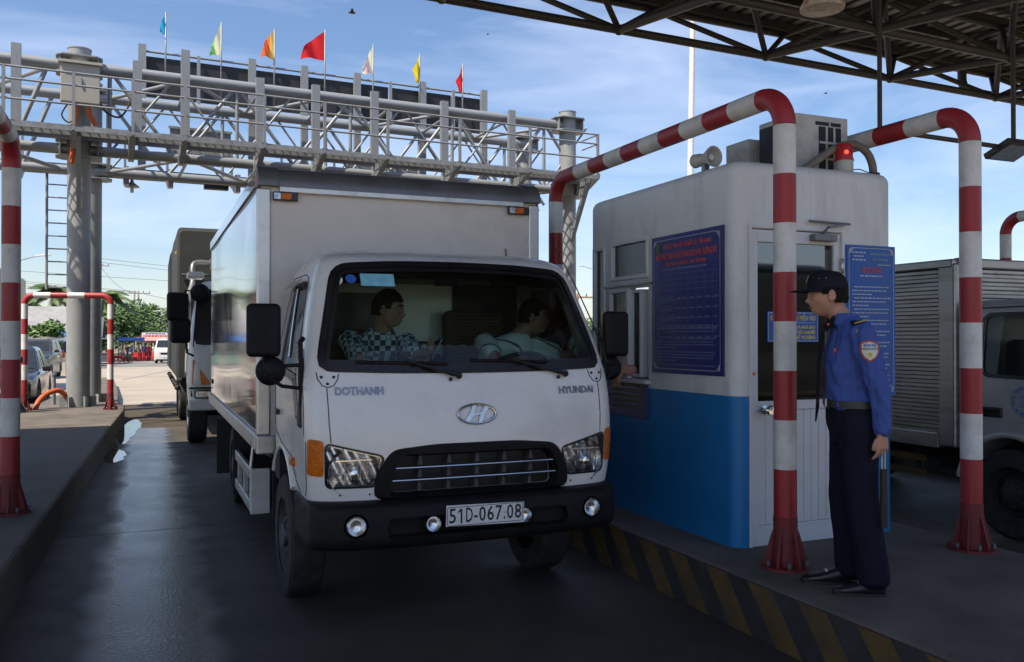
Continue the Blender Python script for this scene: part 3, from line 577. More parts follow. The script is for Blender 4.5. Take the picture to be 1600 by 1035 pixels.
# ------------------------------------------------------------------ red and white guard arches
def arch(name, label, group, p0, p1, ztop, zb, r, band=0.28, rb=0.2, phase=0, base=True):
    p0, p1 = Vector(p0), Vector(p1); root = empty(name, (p0.x, p0.y, zb)); tag(root, label, 'guard arch', group)
    d = (p1 - p0); Ld = d.length; d.normalize(); up = Vector((0, 0, 1)); Hh = ztop - zb
    def seg(a, c, col): MB().cyl(a, c, r * (1 if col else 1.002), None, 24).build('red_band' if col == 0 else 'white_band', 'road_red' if col == 0 else 'road_white', root)
    def run(a, c, first):
        a, c = Vector(a), Vector(c); L_ = (c - a).length; n = max(1, round(L_ / band))
        for i in range(n): seg(a.lerp(c, i / n), a.lerp(c, (i + 1) / n), (first + i) % 2)
    o = d * Ld
    run(up * (Hh - rb), up * 0.0, 1); run(o + up * (Hh - rb), o, 1)
    run(d * rb + up * Hh, o - d * rb + up * Hh, 1)
    MB().tube(arc(d * rb + up * (Hh - rb), rb, 180, 90, 12, d, up), r * 1.004, 24).build('bend', 'road_red', root)
    MB().tube(arc(o - d * rb + up * (Hh - rb), rb, 0, 90, 12, d, up), r * 1.004, 24).build('bend', 'road_red', root)
    if base:
        for q in (Vector((0, 0, 0)), o):
            g = MB().lathe([(r + 0.003, 0.3), (r + 0.004, 0.2), (r + 0.012, 0.08), (r + 0.014, 0.012)], q, 'z', 20)
            for k in range(6):
                a = R(30 + 60 * k); u = Vector((math.cos(a), math.sin(a), 0)); w = Vector((-u.y, u.x, 0)) * 0.006
                A = [q + u * (r + 0.0), q + u * (r + 0.062), q + u * (r + 0.062) + up * 0.03, q + u * (r + 0.008) + up * 0.22]
                g.add([p + w for p in A] + [p - w for p in A], [(0, 1, 2, 3), (7, 6, 5, 4), (0, 4, 5, 1), (1, 5, 6, 2), (2, 6, 7, 3), (3, 7, 4, 0)])
            fl = g.build('base_flare', 'road_red_dirty', root)
            g = MB().lathe([(r + 0.078, -0.01), (r + 0.078, 0.014), (0.001, 0.014)], q, 'z', 24).build('base_plate', 'road_red_dirty', root)
            for k in range(6):
                a = R(60 * k); MB().cyl(q + Vector((math.cos(a), math.sin(a), 0)) * (r + 0.06), q + Vector((math.cos(a), math.sin(a), 0)) * (r + 0.06) + up * 0.055, 0.013, None, 6).build('bolt', 'rim_grey', g)
    return root
G_ = 'red and white guard arches'
arch('guard_arch', 'red and white pipe arch in front of the booth door, beside the guard', G_, (3.475, 4.13, 0), (3.475, 7.27, 0), 3.12, K, 0.066)
arch('guard_arch', 'red and white pipe arch at the right end of the booth', G_, (4.87, 4.02, 0), (4.87, 7.2, 0), 3.12, K, 0.066)
arch('guard_arch', 'red and white pipe arch at the left edge of the photo, nearest the camera', G_, (-0.985, 7.72, 0), (-0.985, 4.4, 0), 3.2, K, 0.068, band=0.285, rb=0.22)
arch('guard_arch', 'red and white pipe arch far right behind the corrugated truck', G_, (9.75, 7.55, 0), (9.75, 4.6, 0), 3.14, K, 0.066)
arch('hoop_barrier', 'short red and white hoop around the gantry column on the left island', G_, (-2.14, 18.55, 0), (-0.665, 18.2, 0), 2.47, K, 0.056, band=0.29, rb=0.16)
# ------------------------------------------------------------------ booth
def carve(me, cutters, solver='EXACT'):
    o = bpy.data.objects.new('tmp', me); C.objects.link(o); cs = []
    for c in cutters:
        cm = c.mesh('cut'); co = bpy.data.objects.new('cut', cm); C.objects.link(co); cs.append(co)
        md = o.modifiers.new('b', 'BOOLEAN'); md.operation = 'DIFFERENCE'; md.object = co; md.solver = solver
    r = evalmesh(o, 'r'); rm(o)
    for c in cs: rm(c)
    return r
def wno(o):
    for p in o.data.polygons: p.use_smooth = True
    e = o.modifiers.new('es', 'EDGE_SPLIT'); e.split_angle = R(35); w = o.modifiers.new('wn', 'WEIGHTED_NORMAL'); w.weight = 100; w.mode = 'FACE_AREA'
    return o
BX0, BX1, BY0, BY1, BZ1 = 3.48, 4.83, 4.6, 6.62, 2.82
booth = empty('toll_booth', ((BX0 + BX1) / 2, (BY0 + BY1) / 2, K))
tag(booth, 'white and blue toll booth with rounded corners, windows and a glazed door', 'toll booth')
OX, OY, OZ = booth.location
def plan(ins, z, r=0.09): return [(p[0] - OX, p[1] - OY, z - OZ) for p in rrect(BX0 + ins, BX1 - ins, BY0 + ins, BY1 - ins, max(0.02, r - ins * 0.5), 8)]
def bbox(x0, x1, y0, y1, z0, z1): return MB().bx(x0 - OX, x1 - OX, y0 - OY, y1 - OY, z0 - OZ, z1 - OZ)
BL = 1.285
cut = [bbox(BX0 + 0.07, BX1 - 0.07, BY0 + 0.07, BY1 - 0.07, K - 0.1, BZ1 - 0.1),
       bbox(BX0 - 0.1, BX0 + 0.1, 5.655, 6.235, 2.12, 2.435), bbox(BX0 - 0.1, BX0 + 0.1, 5.66, 6.265, 1.345, 2.055), bbox(BX0 - 0.1, BX0 + 0.1, 6.33, 6.54, 1.33, 2.42),
       bbox(3.60, 4.345, BY0 - 0.1, BY0 + 0.1, K - 0.1, 2.375), bbox(BX1 - 0.1, BX1 + 0.1, 5.0, 6.2, 1.4, 2.3), bbox(3.9, 4.5, BY1 - 0.1, BY1 + 0.1, 1.4, 2.3)]
up_ = MB().loft([plan(0, BL), plan(0, BZ1 - 0.07), plan(0.006, BZ1 - 0.045), plan(0.022, BZ1 - 0.02), plan(0.05, BZ1 - 0.004), plan(0.09, BZ1)]).mesh('w')
me = carve(up_, cut); me.materials.clear(); o = obj('upper_wall', me, 'booth_white', booth); wno(o)
lo_ = MB().loft([plan(-0.003, K), plan(-0.003, BL - 0.001)]).mesh('w'); me = carve(lo_, cut); me.materials.clear(); wno(obj('lower_wall', me, 'booth_blue', booth))
bbox(BX0 + 0.08, BX1 - 0.08, BY0 + 0.08, BY1 - 0.08, K + 0.002, K + 0.03).build('booth_floor', 'alu_dark', booth)
bbox(BX0 + 0.071, BX0 + 0.4, 5.3, 6.45, 1.18, 1.22).build('counter', 'wall_cream', booth)
# windows
def win(y0, y1, z0, z1, nm, glass='booth_glass', fw=0.03, dx=0.0):
    w = bbox(0, 0, 0, 0, 0, 0); w = MB()
    for (a, c, e, f) in ((y0, y1, z0, z0 + fw), (y0, y1, z1 - fw, z1), (y0, y0 + fw, z0 + fw, z1 - fw), (y1 - fw, y1, z0 + fw, z1 - fw)): w.bx(BX0 - 0.012 + dx - OX, BX0 + 0.06 + dx - OX, a - OY, c - OY, e - OZ, f - OZ)
    o = w.build('window_frame', 'door_white', booth, 0.004)
    bbox(BX0 + 0.02 + dx, BX0 + 0.026 + dx, y0 + fw, y1 - fw, z0 + fw, z1 - fw).build('pane', glass, o)
    return o
win(5.657, 6.233, 2.122, 2.433, 'upper'); win(5.95, 6.263, 1.347, 2.053, 'slide_a'); win(5.80, 6.0, 1.36, 2.04, 'slide_b', 'windscreen', 0.025, 0.028); win(6.332, 6.538, 1.332, 2.418, 'strip')
bbox(BX0 - 0.05, BX0 + 0.02, 5.63, 6.3, 1.315, 1.343).build('sill', 'door_white', booth, 0.006); bbox(BX0 - 0.02, BX0 + 0.02, 5.6, 6.32, 2.068, 2.082).build('drip_rail', 'alu_dark', booth)
bbox(BX0 + 0.03, BX0 + 0.034, 6.35, 6.52, 1.8, 1.95).build('notice', 'paper_blue', booth); bbox(BX0 + 0.03, BX0 + 0.034, 6.36, 6.5, 1.5, 1.72).build('notice', 'paper', booth)
# door
door = MB()
for (a, c, e, f) in ((3.60, 3.655, K, 2.37), (4.29, 4.343, K, 2.37), (3.655, 4.29, 2.29, 2.37), (3.655, 4.29, 1.19, 1.25), (3.655, 4.29, K, K + 0.13)): door.bx(a - OX, c - OX, BY0 + 0.005 - OY, BY0 + 0.05 - OY, e - OZ, f - OZ)
for (a, c, e, f) in ((3.578, 3.598, K, 2.4), (4.347, 4.367, K, 2.4), (3.598, 4.347, 2.378, 2.398)): door.bx(a - OX, c - OX, BY0 - 0.014 - OY, BY0 + 0.03 - OY, e - OZ, f - OZ)
dob = door.build('door', 'door_white', booth, 0.003)
bbox(3.655, 4.29, BY0 + 0.024, BY0 + 0.03, 1.25, 2.29).build('pane', 'door_glass', dob)
for k in range(10):
    x0 = 3.657 + k * 0.0632; bbox(x0 + 0.0015, x0 + 0.0617, BY0 + 0.015, BY0 + 0.04, K + 0.132, 1.188).build('board', 'door_white', dob, 0.003)
MB().lathe([(0.028, 0), (0.03, -0.012), (0.012, -0.02), (0.012, -0.045), (0.03, -0.055), (0.034, -0.07), (0.026, -0.085), (0.0001, -0.088)], (3.70 - OX, BY0 + 0.005 - OY, 1.195 - OZ), 'y', 20).build('knob', 'chrome', dob)
bbox(4.08, 4.27, BY0 - 0.055, BY0 + 0.004, 2.31, 2.355).build('door_closer', 'alu_dark', dob, 0.006)
MB().tube([(4.16 - OX, BY0 - 0.03 - OY, 2.36 - OZ), (4.17 - OX, BY0 - 0.08 - OY, 2.40 - OZ), (4.35 - OX, BY0 - 0.03 - OY, 2.43 - OZ)], 0.009, 6).build('closer_arm', 'alu_dark', dob); MB().cyl((4.05 - OX, BY0 - 0.03 - OY, 2.44 - OZ), (4.4 - OX, BY0 - 0.03 - OY, 2.435 - OZ), 0.008, None, 6).build('closer_arm', 'alu_dark', dob)
for z in (2.1, 1.3, 0.6): MB().cyl((4.345 - OX, BY0 - 0.016 - OY, z - OZ), (4.345 - OX, BY0 - 0.016 - OY, z + 0.1 - OZ), 0.012, None, 8).build('hinge', 'alu', dob)
bbox(3.602, 3.63, BY0 - 0.001, BY0 + 0.004, 1.42, 1.44).build('red_tag', 'poster_red', dob)
# seam on the front wall
bbox(4.085, 4.095, BY0 - 0.002, BY0 + 0.01, 2.41, 2.78).build('wall_seam', 'booth_white', booth)
# posters: (thing on the wall)
def words(mb, x0, x1, z, h, P, rnd, fill=1.0):
    x = x0
    while x < x0 + (x1 - x0) * fill - 0.01:
        w = rnd.uniform(0.012, 0.034); w = min(w, x1 - x); mb.add([P(x, z), P(x + w, z), P(x + w, z + h), P(x, z + h)], [(0, 1, 2, 3)]); x += w + 0.007
rnd = random.Random(3)
# left poster, on the lane wall (faces -X); local u runs towards the camera (u = y1 - y)
PY0, PY1, PZ0, PZ1 = 4.715, 5.59, 1.41, 2.405
po = empty('price_board', (BX0, (PY0 + PY1) / 2, PZ0)); tag(po, 'dark navy price board with red heading and table on the lane wall of the booth', 'notice board')
MB().bx(-0.014, -0.002, PY0 - (PY0 + PY1) / 2, PY1 - (PY0 + PY1) / 2, 0, PZ1 - PZ0).build('board', 'poster_navy', po, 0.003)
W, Hh = PY1 - PY0, PZ1 - PZ0
Pl = lambda u, z: (-0.0165, W / 2 - u, z)
b = MB(); fr = rrect(0.025, W - 0.025, 0.025, Hh - 0.025, 0.001, 1); fi = inset(fr, 0.004)
b2 = rrect(0.03, W - 0.03, 0.03, Hh - 0.03, 0.05, 5); ringmesh(b, b2, inset(b2, 0.004), Pl)
for (cx, cz, sx, sz) in ((0.03, 0.03, 1, 1), (W - 0.03, 0.03, -1, 1), (0.03, Hh - 0.03, 1, -1), (W - 0.03, Hh - 0.03, -1, -1)):
    for q in range(4): b.add([Pl(cx + sx * (0.008 + q * 0.012), cz + sz * 0.002), Pl(cx + sx * (0.014 + q * 0.012), cz + sz * 0.002), Pl(cx + sx * 0.006, cz + sz * (0.014 + q * 0.012)), Pl(cx + sx * 0.002, cz + sz * (0.01 + q * 0.012))], [(0, 1, 2, 3)])
b.build('border', 'poster_text', po)
TL_ = lambda u, z: (-0.0165, W / 2 - u, z)
txt('heading', 'CÔNG TY TNHH ĐẦU TƯ QUỐC LỘ 1 TIỀN GIANG', 0.042, 'poster_red', po, TL_(W * 0.52, Hh - 0.085), ROT_LEFT, 0.0004, width=0.58, offset=0.0005)
txt('heading', 'BIỂU MỨC THU GIÁ SỬ DỤNG DỊCH VỤ ĐƯỜNG BỘ', 0.058, 'poster_red', po, TL_(W * 0.5, Hh - 0.155), ROT_LEFT, 0.0004, width=0.74, offset=0.0007)
txt('heading', 'TRẠM THU GIÁ - QUỐC LỘ 1 - TỈNH TIỀN GIANG', 0.034, 'poster_red', po, TL_(W * 0.5, Hh - 0.212), ROT_LEFT, 0.0004, width=0.5, offset=0.0004)
b = MB(); words(b, 0.16, 0.7, Hh - 0.255, 0.014, Pl, rnd)
for q in range(5):
    for w_ in range(4): words(b, 0.11, 0.3, Hh - 0.45 - q * 0.068 - w_ * 0.015, 0.007, Pl, rnd, 0.95 if w_ < 3 else 0.4)
    for cx in (0.33, 0.405, 0.49, 0.585, 0.68, 0.775): words(b, cx, cx + 0.05, Hh - 0.465 - q * 0.068, 0.01, Pl, rnd)
for q in range(13): words(b, 0.08 if q % 4 else 0.12, W - 0.07, 0.335 - q * 0.0205 - (0.01 * (q // 4)), 0.0085, Pl, rnd, 0.97 if q % 4 != 3 else 0.35)
tag(b.build('small_print', 'poster_dim', po), kind='stuff')
b = MB()
for z in (Hh - 0.285, Hh - 0.325, Hh - 0.362, Hh - 0.4, Hh - 0.468, Hh - 0.536, Hh - 0.604, Hh - 0.672, Hh - 0.74): b.add([Pl(0.07, z), Pl(W - 0.07, z), Pl(W - 0.07, z + 0.0025), Pl(0.07, z + 0.0025)], [(0, 1, 2, 3)])
for u in (0.07, 0.1, 0.315, 0.39, 0.47, 0.57, 0.665, 0.76, W - 0.0725): b.add([Pl(u, Hh - 0.74), Pl(u + 0.0025, Hh - 0.74), Pl(u + 0.0025, Hh - 0.285), Pl(u, Hh - 0.285)], [(0, 1, 2, 3)])
tag(b.build('table_rule', 'poster_dim', po), kind='stuff')
MB().add([Pl(0.065, Hh - 0.12), Pl(0.11, Hh - 0.12), Pl(0.11, Hh - 0.05), Pl(0.065, Hh - 0.05)], [(0, 1, 2, 3)]).build('emblem', 'leaf_b', po)
# small lower board under the window
lo = empty('yellow_text_board', (BX0, 5.96, 1.05)); tag(lo, 'small navy board with yellow text lines below the booth window', 'notice board')
MB().bx(-0.013, -0.004, -0.305, 0.305, 0, 0.29).build('board', 'poster_navy', lo, 0.003)
b = MB(); Pq = lambda u, z: (-0.0145, 0.305 - u, z)
for q in range(5): words(b, 0.06 + 0.02 * (q % 2), 0.55, 0.235 - q * 0.042, 0.024, Pq, rnd)
tag(b.build('yellow_lines', 'poster_dimyellow', lo), kind='stuff')
b = MB(); fr = rrect(0.015, 0.595, 0.015, 0.275, 0.004, 1); ringmesh(b, fr, inset(fr, 0.003), Pq); words(b, 0.17, 0.42, 0.028, 0.012, Pq, rnd); b.build('border', 'poster_dim', lo)
# right poster on the front wall
QX0, QX1, QZ0, QZ1 = 4.383, 4.823, 1.265, 2.30
pq = empty('labour_rules_board', ((QX0 + QX1) / 2, BY0, QZ0)); tag(pq, 'bright blue rules board behind the guard, right of the booth door', 'notice board')
W2, H2 = QX1 - QX0, QZ1 - QZ0
MB().bx(-W2 / 2, W2 / 2, -0.014, -0.002, 0, H2).build('board', 'poster_blue', pq, 0.003)
Pr = lambda u, z: (u - W2 / 2, -0.0165, z)
b = MB(); b2 = rrect(0.018, W2 - 0.018, 0.018, H2 - 0.018, 0.035, 5); ringmesh(b, b2, inset(b2, 0.004), Pr)
for (cx, cz, sx, sz) in ((0.02, 0.02, 1, 1), (W2 - 0.02, 0.02, -1, 1), (0.02, H2 - 0.02, 1, -1), (W2 - 0.02, H2 - 0.02, -1, -1)):
    for q in range(4): b.add([Pr(cx + sx * (0.008 + q * 0.01), cz + sz * 0.002), Pr(cx + sx * (0.013 + q * 0.01), cz + sz * 0.002), Pr(cx + sx * 0.006, cz + sz * (0.013 + q * 0.01)), Pr(cx + sx * 0.002, cz + sz * (0.008 + q * 0.01))], [(0, 1, 2, 3)])
for q in range(26):
    z = H2 - 0.29 - q * 0.0255; words(b, 0.05 if q % 3 else 0.065, W2 - 0.045, z, 0.0075, Pr, rnd, (0.97, 0.9, 0.45)[q % 3])
words(b, 0.05, 0.17, H2 - 0.055, 0.009, Pr, rnd); words(b, 0.06, 0.15, H2 - 0.08, 0.008, Pr, rnd); words(b, 0.05, 0.17, H2 - 0.105, 0.009, Pr, rnd); words(b, 0.28, 0.4, H2 - 0.135, 0.007, Pr, rnd); words(b, 0.12, 0.32, H2 - 0.215, 0.009, Pr, rnd); words(b, 0.33, 0.39, 0.1, 0.01, Pr, rnd); words(b, 0.32, 0.4, 0.06, 0.01, Pr, rnd)
tag(b.build('small_print', 'poster_text', pq), kind='stuff')
txt('heading', 'CỘNG HÒA XÃ HỘI CHỦ NGHĨA VIỆT NAM', 0.02, 'poster_text', pq, Pr(0.305, H2 - 0.06), ROT_FRONT, 0.0004, width=0.2); txt('heading', 'Độc lập - Tự do - Hạnh phúc', 0.02, 'poster_text', pq, Pr(0.3, H2 - 0.095), ROT_FRONT, 0.0004, width=0.14)
txt('heading', 'NỘI QUY LAO ĐỘNG', 0.05, 'poster_red', pq, Pr(W2 / 2, H2 - 0.172), ROT_FRONT, 0.0004, width=0.17, offset=0.0006)
# door sign
ds = empty('door_sign', (3.95, BY0 + 0.02, 1.635)); tag(ds, 'small blue sign with yellow lettering on the booth door glass', 'sign')
MB().bx(-0.212, 0.212, -0.008, 0.002, 0, 0.202).build('board', 'poster_blue', ds, 0.002)
b = MB(); b2 = rrect(-0.206, 0.206, 0.006, 0.196, 0.004, 2); ringmesh(b, b2, inset(b2, 0.004), lambda u, z: (u, -0.0095, z)); b.add([(-0.18, -0.0095, 0.128), (0.18, -0.0095, 0.128), (0.18, -0.0095, 0.131), (-0.18, -0.0095, 0.131)], [(0, 1, 2, 3)]); b.build('border', 'poster_text', ds)
txt('lettering', 'KHÔNG PHẬN SỰ MIỄN VÀO', 0.046, 'poster_yellow', ds, (0, -0.009, 0.158), ROT_FRONT, 0.0004, width=0.375, offset=0.0012)
for q, s in enumerate(('PHÓNG VIÊN VÀ NHÀ BÁO', 'KHU VỰC TÁC NGHIỆP', 'ĐƯỢC BỐ TRÍ RIÊNG')): txt('lettering', s, 0.03, 'poster_yellow', ds, (0.185, -0.009, 0.098 - q * 0.034), ROT_FRONT, 0.0004, 'RIGHT', sx=0.88, offset=0.0012)
# roof equipment
ac = empty('air_conditioner', (4.46, 5.1, BZ1)); tag(ac, 'dusty grey air conditioner on the booth roof', 'air conditioner')
MB().bx(-0.24, 0.24, -0.2, 0.2, 0.03, 0.44).build('casing', 'ac_body', ac, 0.008); MB().bx(-0.243, -0.238, -0.17, 0.19, 0.06, 0.4).build('side_fins', 'ac_fin', ac)
g = MB().bx(-0.03, 0.17, -0.206, -0.199, 0.05, 0.36).build('vent', 'ac_fin', ac)
for x in (0.035, 0.105): MB().bx(x - 0.008, x + 0.008, -0.211, -0.205, 0.05, 0.36).build('vent_bar', 'ac_body', g)
for z in (0.13, 0.245): MB().bx(-0.03, 0.17, -0.212, -0.207, z - 0.008, z + 0.008).build('vent_bar', 'ac_body', g)
MB().bx(-0.06, 0.06, -0.205, -0.199, 0.37, 0.395).build('vent', 'ac_fin', ac); MB().bx(0.08, 0.17, -0.205, -0.199, 0.37, 0.395).build('vent', 'ac_fin', ac)
for x in (-0.2, 0.2): MB().bx(x - 0.03, x + 0.03, -0.2, 0.2, -0.004, 0.032).build('foot', 'alu_dark', ac)
ac2 = empty('junction_box', (4.33, 5.55, BZ1)); tag(ac2, 'small grey metal box behind the air conditioner on the booth roof', 'box')
MB().bx(-0.12, 0.16, -0.14, 0.14, -0.003, 0.36).build('casing', 'ac_body', ac2, 0.006); MB().bx(-0.06, 0.1, -0.146, -0.139, 0.06, 0.3).build('cover', 'ac_body', ac2, 0.004)
bc = empty('warning_beacon', (4.53, 4.76, BZ1)); tag(bc, 'lit red warning beacon on the booth roof', 'beacon')
MB().lathe([(0.062, -0.004), (0.062, 0.09), (0.0001, 0.09)]).build('base', 'ac_body', bc); MB().lathe([(0.066, 0.09), (0.066, 0.105), (0.06, 0.11), (0.058, 0.19), (0.045, 0.21), (0.0001, 0.213)]).build('lens', 'beacon_red', bc); MB().sphere((-0.025, -0.048, 0.145), 0.016).build('bulb', 'beacon_glow', bc)
hs = empty('flexible_conduit', (4.26, 4.8, BZ1)); tag(hs, 'bent grey conduit hose arching over the booth roof', 'hose')
MB().tube(cr([(-0.12, 0.0, -0.02), (0.02, 0, 0.06), (0.16, 0, 0.15), (0.3, 0, 0.215), (0.42, 0, 0.225), (0.52, 0, 0.18), (0.57, 0, 0.1), (0.585, 0, 0.0)]), 0.028, 12).build('pipe', 'hose_grey', hs); MB().cyl((0.585, 0, -0.01), (0.585, 0, 0.035), 0.042).build('collar', 'black_rubber', hs)
MB().tube([(0.3, 0.02, 0.0), (0.38, 0.02, 0.05), (0.47, 0.02, 0.06), (0.56, 0.02, 0.04)], 0.004, 5).build('wire', 'black_rubber', hs)
hn = empty('horn_speaker', (3.6, 5.1, BZ1)); tag(hn, 'small grey horn loudspeaker on the booth roof edge', 'loudspeaker')
M_ = Matrix.Rotation(R(55), 4, 'Z')
o = MB().lathe([(0.0001, -0.02), (0.028, -0.025), (0.045, -0.05), (0.066, -0.088), (0.075, -0.09), (0.072, -0.08), (0.045, -0.02), (0.035, 0.02), (0.045, 0.05), (0.05, 0.11), (0.035, 0.13), (0.0001, 0.13)], (0, 0, 0.1), 'y', 22); o.xf_last(len(o.v), Matrix.Rotation(R(6), 4, 'Z')); o.build('horn', 'ac_body', hn)
o = MB().lathe([(0.0001, -0.06), (0.02, -0.065), (0.022, -0.03)], (0, 0, 0.1), 'y', 14); o.xf_last(len(o.v), Matrix.Rotation(R(6), 4, 'Z')); o.build('throat', 'road_white', hn); MB().bx(-0.02, 0.02, -0.02, 0.02, -0.005, 0.06).build('bracket', 'alu_dark', hn)
# tall lamp mast and far street furniture to the right
ms = empty('lamp_mast', (20.4, 30.0, ground(30))); tag(ms, 'tall pale steel mast rising behind the booth', 'mast')
MB().tube([(0, 0, 0), (0.05, 0, 9), (0.2, 0, 16.5)], [0.15, 0.125, 0.1], 14).build('shaft', 'road_white', ms); MB().lathe([(0.26, 0), (0.26, 0.03), (0.16, 0.05), (0.15, 0.4)], n=16).build('base', 'galv', ms)
# ------------------------------------------------------------------ main truck
TX, TY = 1.755, 4.63
trk = empty('box_truck', (TX, TY, 0)); tag(trk, 'white box truck with black bumper and plate, stopped at the toll booth', 'truck')
PROF = [(0.70, 0.135, 0.95), (0.80, 0.11, 0.968), (1.00, 0.09, 0.982), (1.20, 0.10, 0.988), (1.40, 0.145, 0.988), (1.50, 0.185, 0.98), (1.65, 0.25, 0.955), (1.80, 0.32, 0.925), (1.95, 0.395, 0.892), (2.05, 0.45, 0.866), (2.12, 0.50, 0.84), (2.16, 0.56, 0.81), (2.19, 0.64, 0.765), (2.212, 0.76, 0.70), (2.225, 0.95, 0.58)]
def interp(z, k):
    P = PROF
    if z <= P[0][0]: return P[0][k]
    for i in range(len(P) - 1):
        if z <= P[i + 1][0]:
            t = (z - P[i][0]) / (P[i + 1][0] - P[i][0]); p0 = P[max(0, i - 1)]; p3 = P[min(len(P) - 1, i + 2)]
            h = P[i + 1][0] - P[i][0]; m0 = (P[i + 1][k] - p0[k]) / max(1e-6, P[i + 1][0] - p0[0]) * h; m1 = (p3[k] - P[i][k]) / max(1e-6, p3[0] - P[i][0]) * h
            return (2 * t ** 3 - 3 * t * t + 1) * P[i][k] + (t ** 3 - 2 * t * t + t) * m0 + (-2 * t ** 3 + 3 * t * t) * P[i + 1][k] + (t ** 3 - t * t) * m1
    return P[-1][k]
PROF = [(z, y, w * 0.975) for z, y, w in PROF]
NE, DC = 4.2, 0.22
def yS(x, z):
    w = interp(z, 2); q = min(1.0, abs(x) / w); return interp(z, 1) + DC * (1 - max(0.0, 1 - q ** NE) ** (1 / NE)) + 0.03 * q * q
def ringat(z, dw=0.0, dy=0.0, yr=1.48, dc=DC):
    w = interp(z, 2) - dw; y0 = interp(z, 1) + dy; out = []
    for i in range(57):
        t = R(-90 + 180 * i / 56); s, c = math.sin(t), abs(math.cos(t)); x = w * math.copysign(abs(s) ** (2 / NE), s)
        out.append((x, y0 + dc * (1 - c ** (2 / NE)) + 0.03 * (x / w) ** 2, z))
    ya = out[-1][1]
    for q in (0.3, 0.65): out.append((w, ya + (yr - 0.04 - ya) * q, z))
    out += [(w, yr - 0.04, z), (w - 0.04, yr, z), (0, yr, z), (-w + 0.04, yr, z), (-w, yr - 0.04, z)]
    for q in (0.65, 0.3): out.append((-w, ya + (yr - 0.04 - ya) * q, z))
    return out
ZL = [0.745, 0.78, 0.85, 0.92, 1.0, 1.1, 1.2, 1.3, 1.4, 1.47, 1.55, 1.65, 1.75, 1.85, 1.95, 2.03, 2.09, 2.13, 2.16, 2.18, 2.195, 2.207, 2.216, 2.225]
cab0 = MB().loft([ringat(z) for z in ZL]).mesh('cab')
inner = MB().loft([ringat(z, 0.055, 0.055, 1.43, 0.2) for z in (1.12, 1.3, 1.45, 1.6, 1.75, 1.9, 2.02, 2.1, 2.14)])
def smoothpoly(P, r, n=5):
    out = []; m = len(P)
    for i in range(m):
        a, b_, c = Vector(P[i - 1]), Vector(P[i]), Vector(P[(i + 1) % m]); rr = min(r, (a - b_).length * 0.45, (c - b_).length * 0.45)
        p, q = b_ + (a - b_).normalized() * rr, b_ + (c - b_).normalized() * rr
        for k in range(n + 1): t = k / n; v = p * (1 - t) ** 2 + b_ * 2 * t * (1 - t) + q * t * t; out.append((v.x, v.y))
    return out
WS = resample(smoothpoly([(-0.872, 1.497), (-0.45, 1.484), (0, 1.48), (0.45, 1.484), (0.872, 1.497), (0.85, 1.62), (0.745, 2.085), (0.4, 2.108), (0, 2.114), (-0.4, 2.108), (-0.745, 2.085), (-0.85, 1.62)], 0.085), 120)
SW = resample(smoothpoly([(0.44, 1.22), (0.53, 1.2), (0.64, 1.42), (1.31, 1.46), (1.31, 2.0), (0.82, 2.0), (0.70, 1.95)], 0.05), 70)
HLP = lambda s: resample(smoothpoly([(s * 0.862, 1.083), (s * 0.545, 1.005), (s * 0.585, 0.838), (s * 0.855, 0.838)], 0.03), 60)
GRO = resample(smoothpoly([(-0.6, 0.765), (-0.585, 0.9), (-0.505, 1.035), (-0.25, 1.058), (0.25, 1.058), (0.505, 1.035), (0.585, 0.9), (0.6, 0.765)], 0.055), 100)
GRI = resample(smoothpoly([(-0.50, 0.79), (-0.49, 0.9), (-0.445, 0.992), (0.445, 0.992), (0.49, 0.9), (0.50, 0.79)], 0.03), 100)
cuts = [inner, MB().prism(WS, 'y', -0.3, 0.9), MB().prism(SW, 'x', -1.3, -0.7), MB().prism(SW, 'x', 0.7, 1.3), MB().prism(HLP(-1), 'y', -0.2, 0.34), MB().prism(HLP(1), 'y', -0.2, 0.34), MB().prism(inset(GRO, 0.008), 'y', -0.2, 0.2), MB().lathe([(0.53, -1.2), (0.53, 1.2)], (0, 1.15, 0.42), 'x', 48)]
me = carve(cab0, cuts); me.materials.clear(); cab = obj('cab', me, 'cab_white', trk)
for p in me.polygons: p.use_smooth = True
wno(cab)
F = lambda d: (lambda x, z: (x, yS(x, z) + d, z))
# windscreen, seal, seams
ws = MB(); patch(ws, inset(WS, -0.004), F(0.012), 14); wso = ws.build('windscreen', 'windscreen', trk)
b = MB(); ringmesh(b, inset(WS, -0.022), inset(WS, -0.010), F(-0.006)); ringmesh(b, inset(WS, -0.010), inset(WS, 0.014), F(-0.007)); ringmesh(b, inset(WS, 0.014), inset(WS, 0.045), F(0.006)); ringmesh(b, inset(WS, -0.022), inset(WS, -0.0225), F(0.004)); b.build('windscreen_seal', 'gloss_black', trk)
tb = MB(); tb.grid(lambda u, v: (lambda z: F(0.016)((u * 2 - 1) * (0.755 + (2.085 - z) * 0.22), z))(1.985 + v * 0.1), 30, 3); tb.build('sun_strip', 'side_glass', wso)
def seam(pts, d=-0.0005, r=0.0028, name='panel_gap'):
    P = []
    for (a, c) in zip(pts[:-1], pts[1:]):
        for k in range(8): t = k / 8; P.append((a[0] + (c[0] - a[0]) * t, a[1] + (c[1] - a[1]) * t))
    P.append(pts[-1]); return MB().tube([F(d)(*p) for p in P], r, 6).build(name, 'ink', cab)
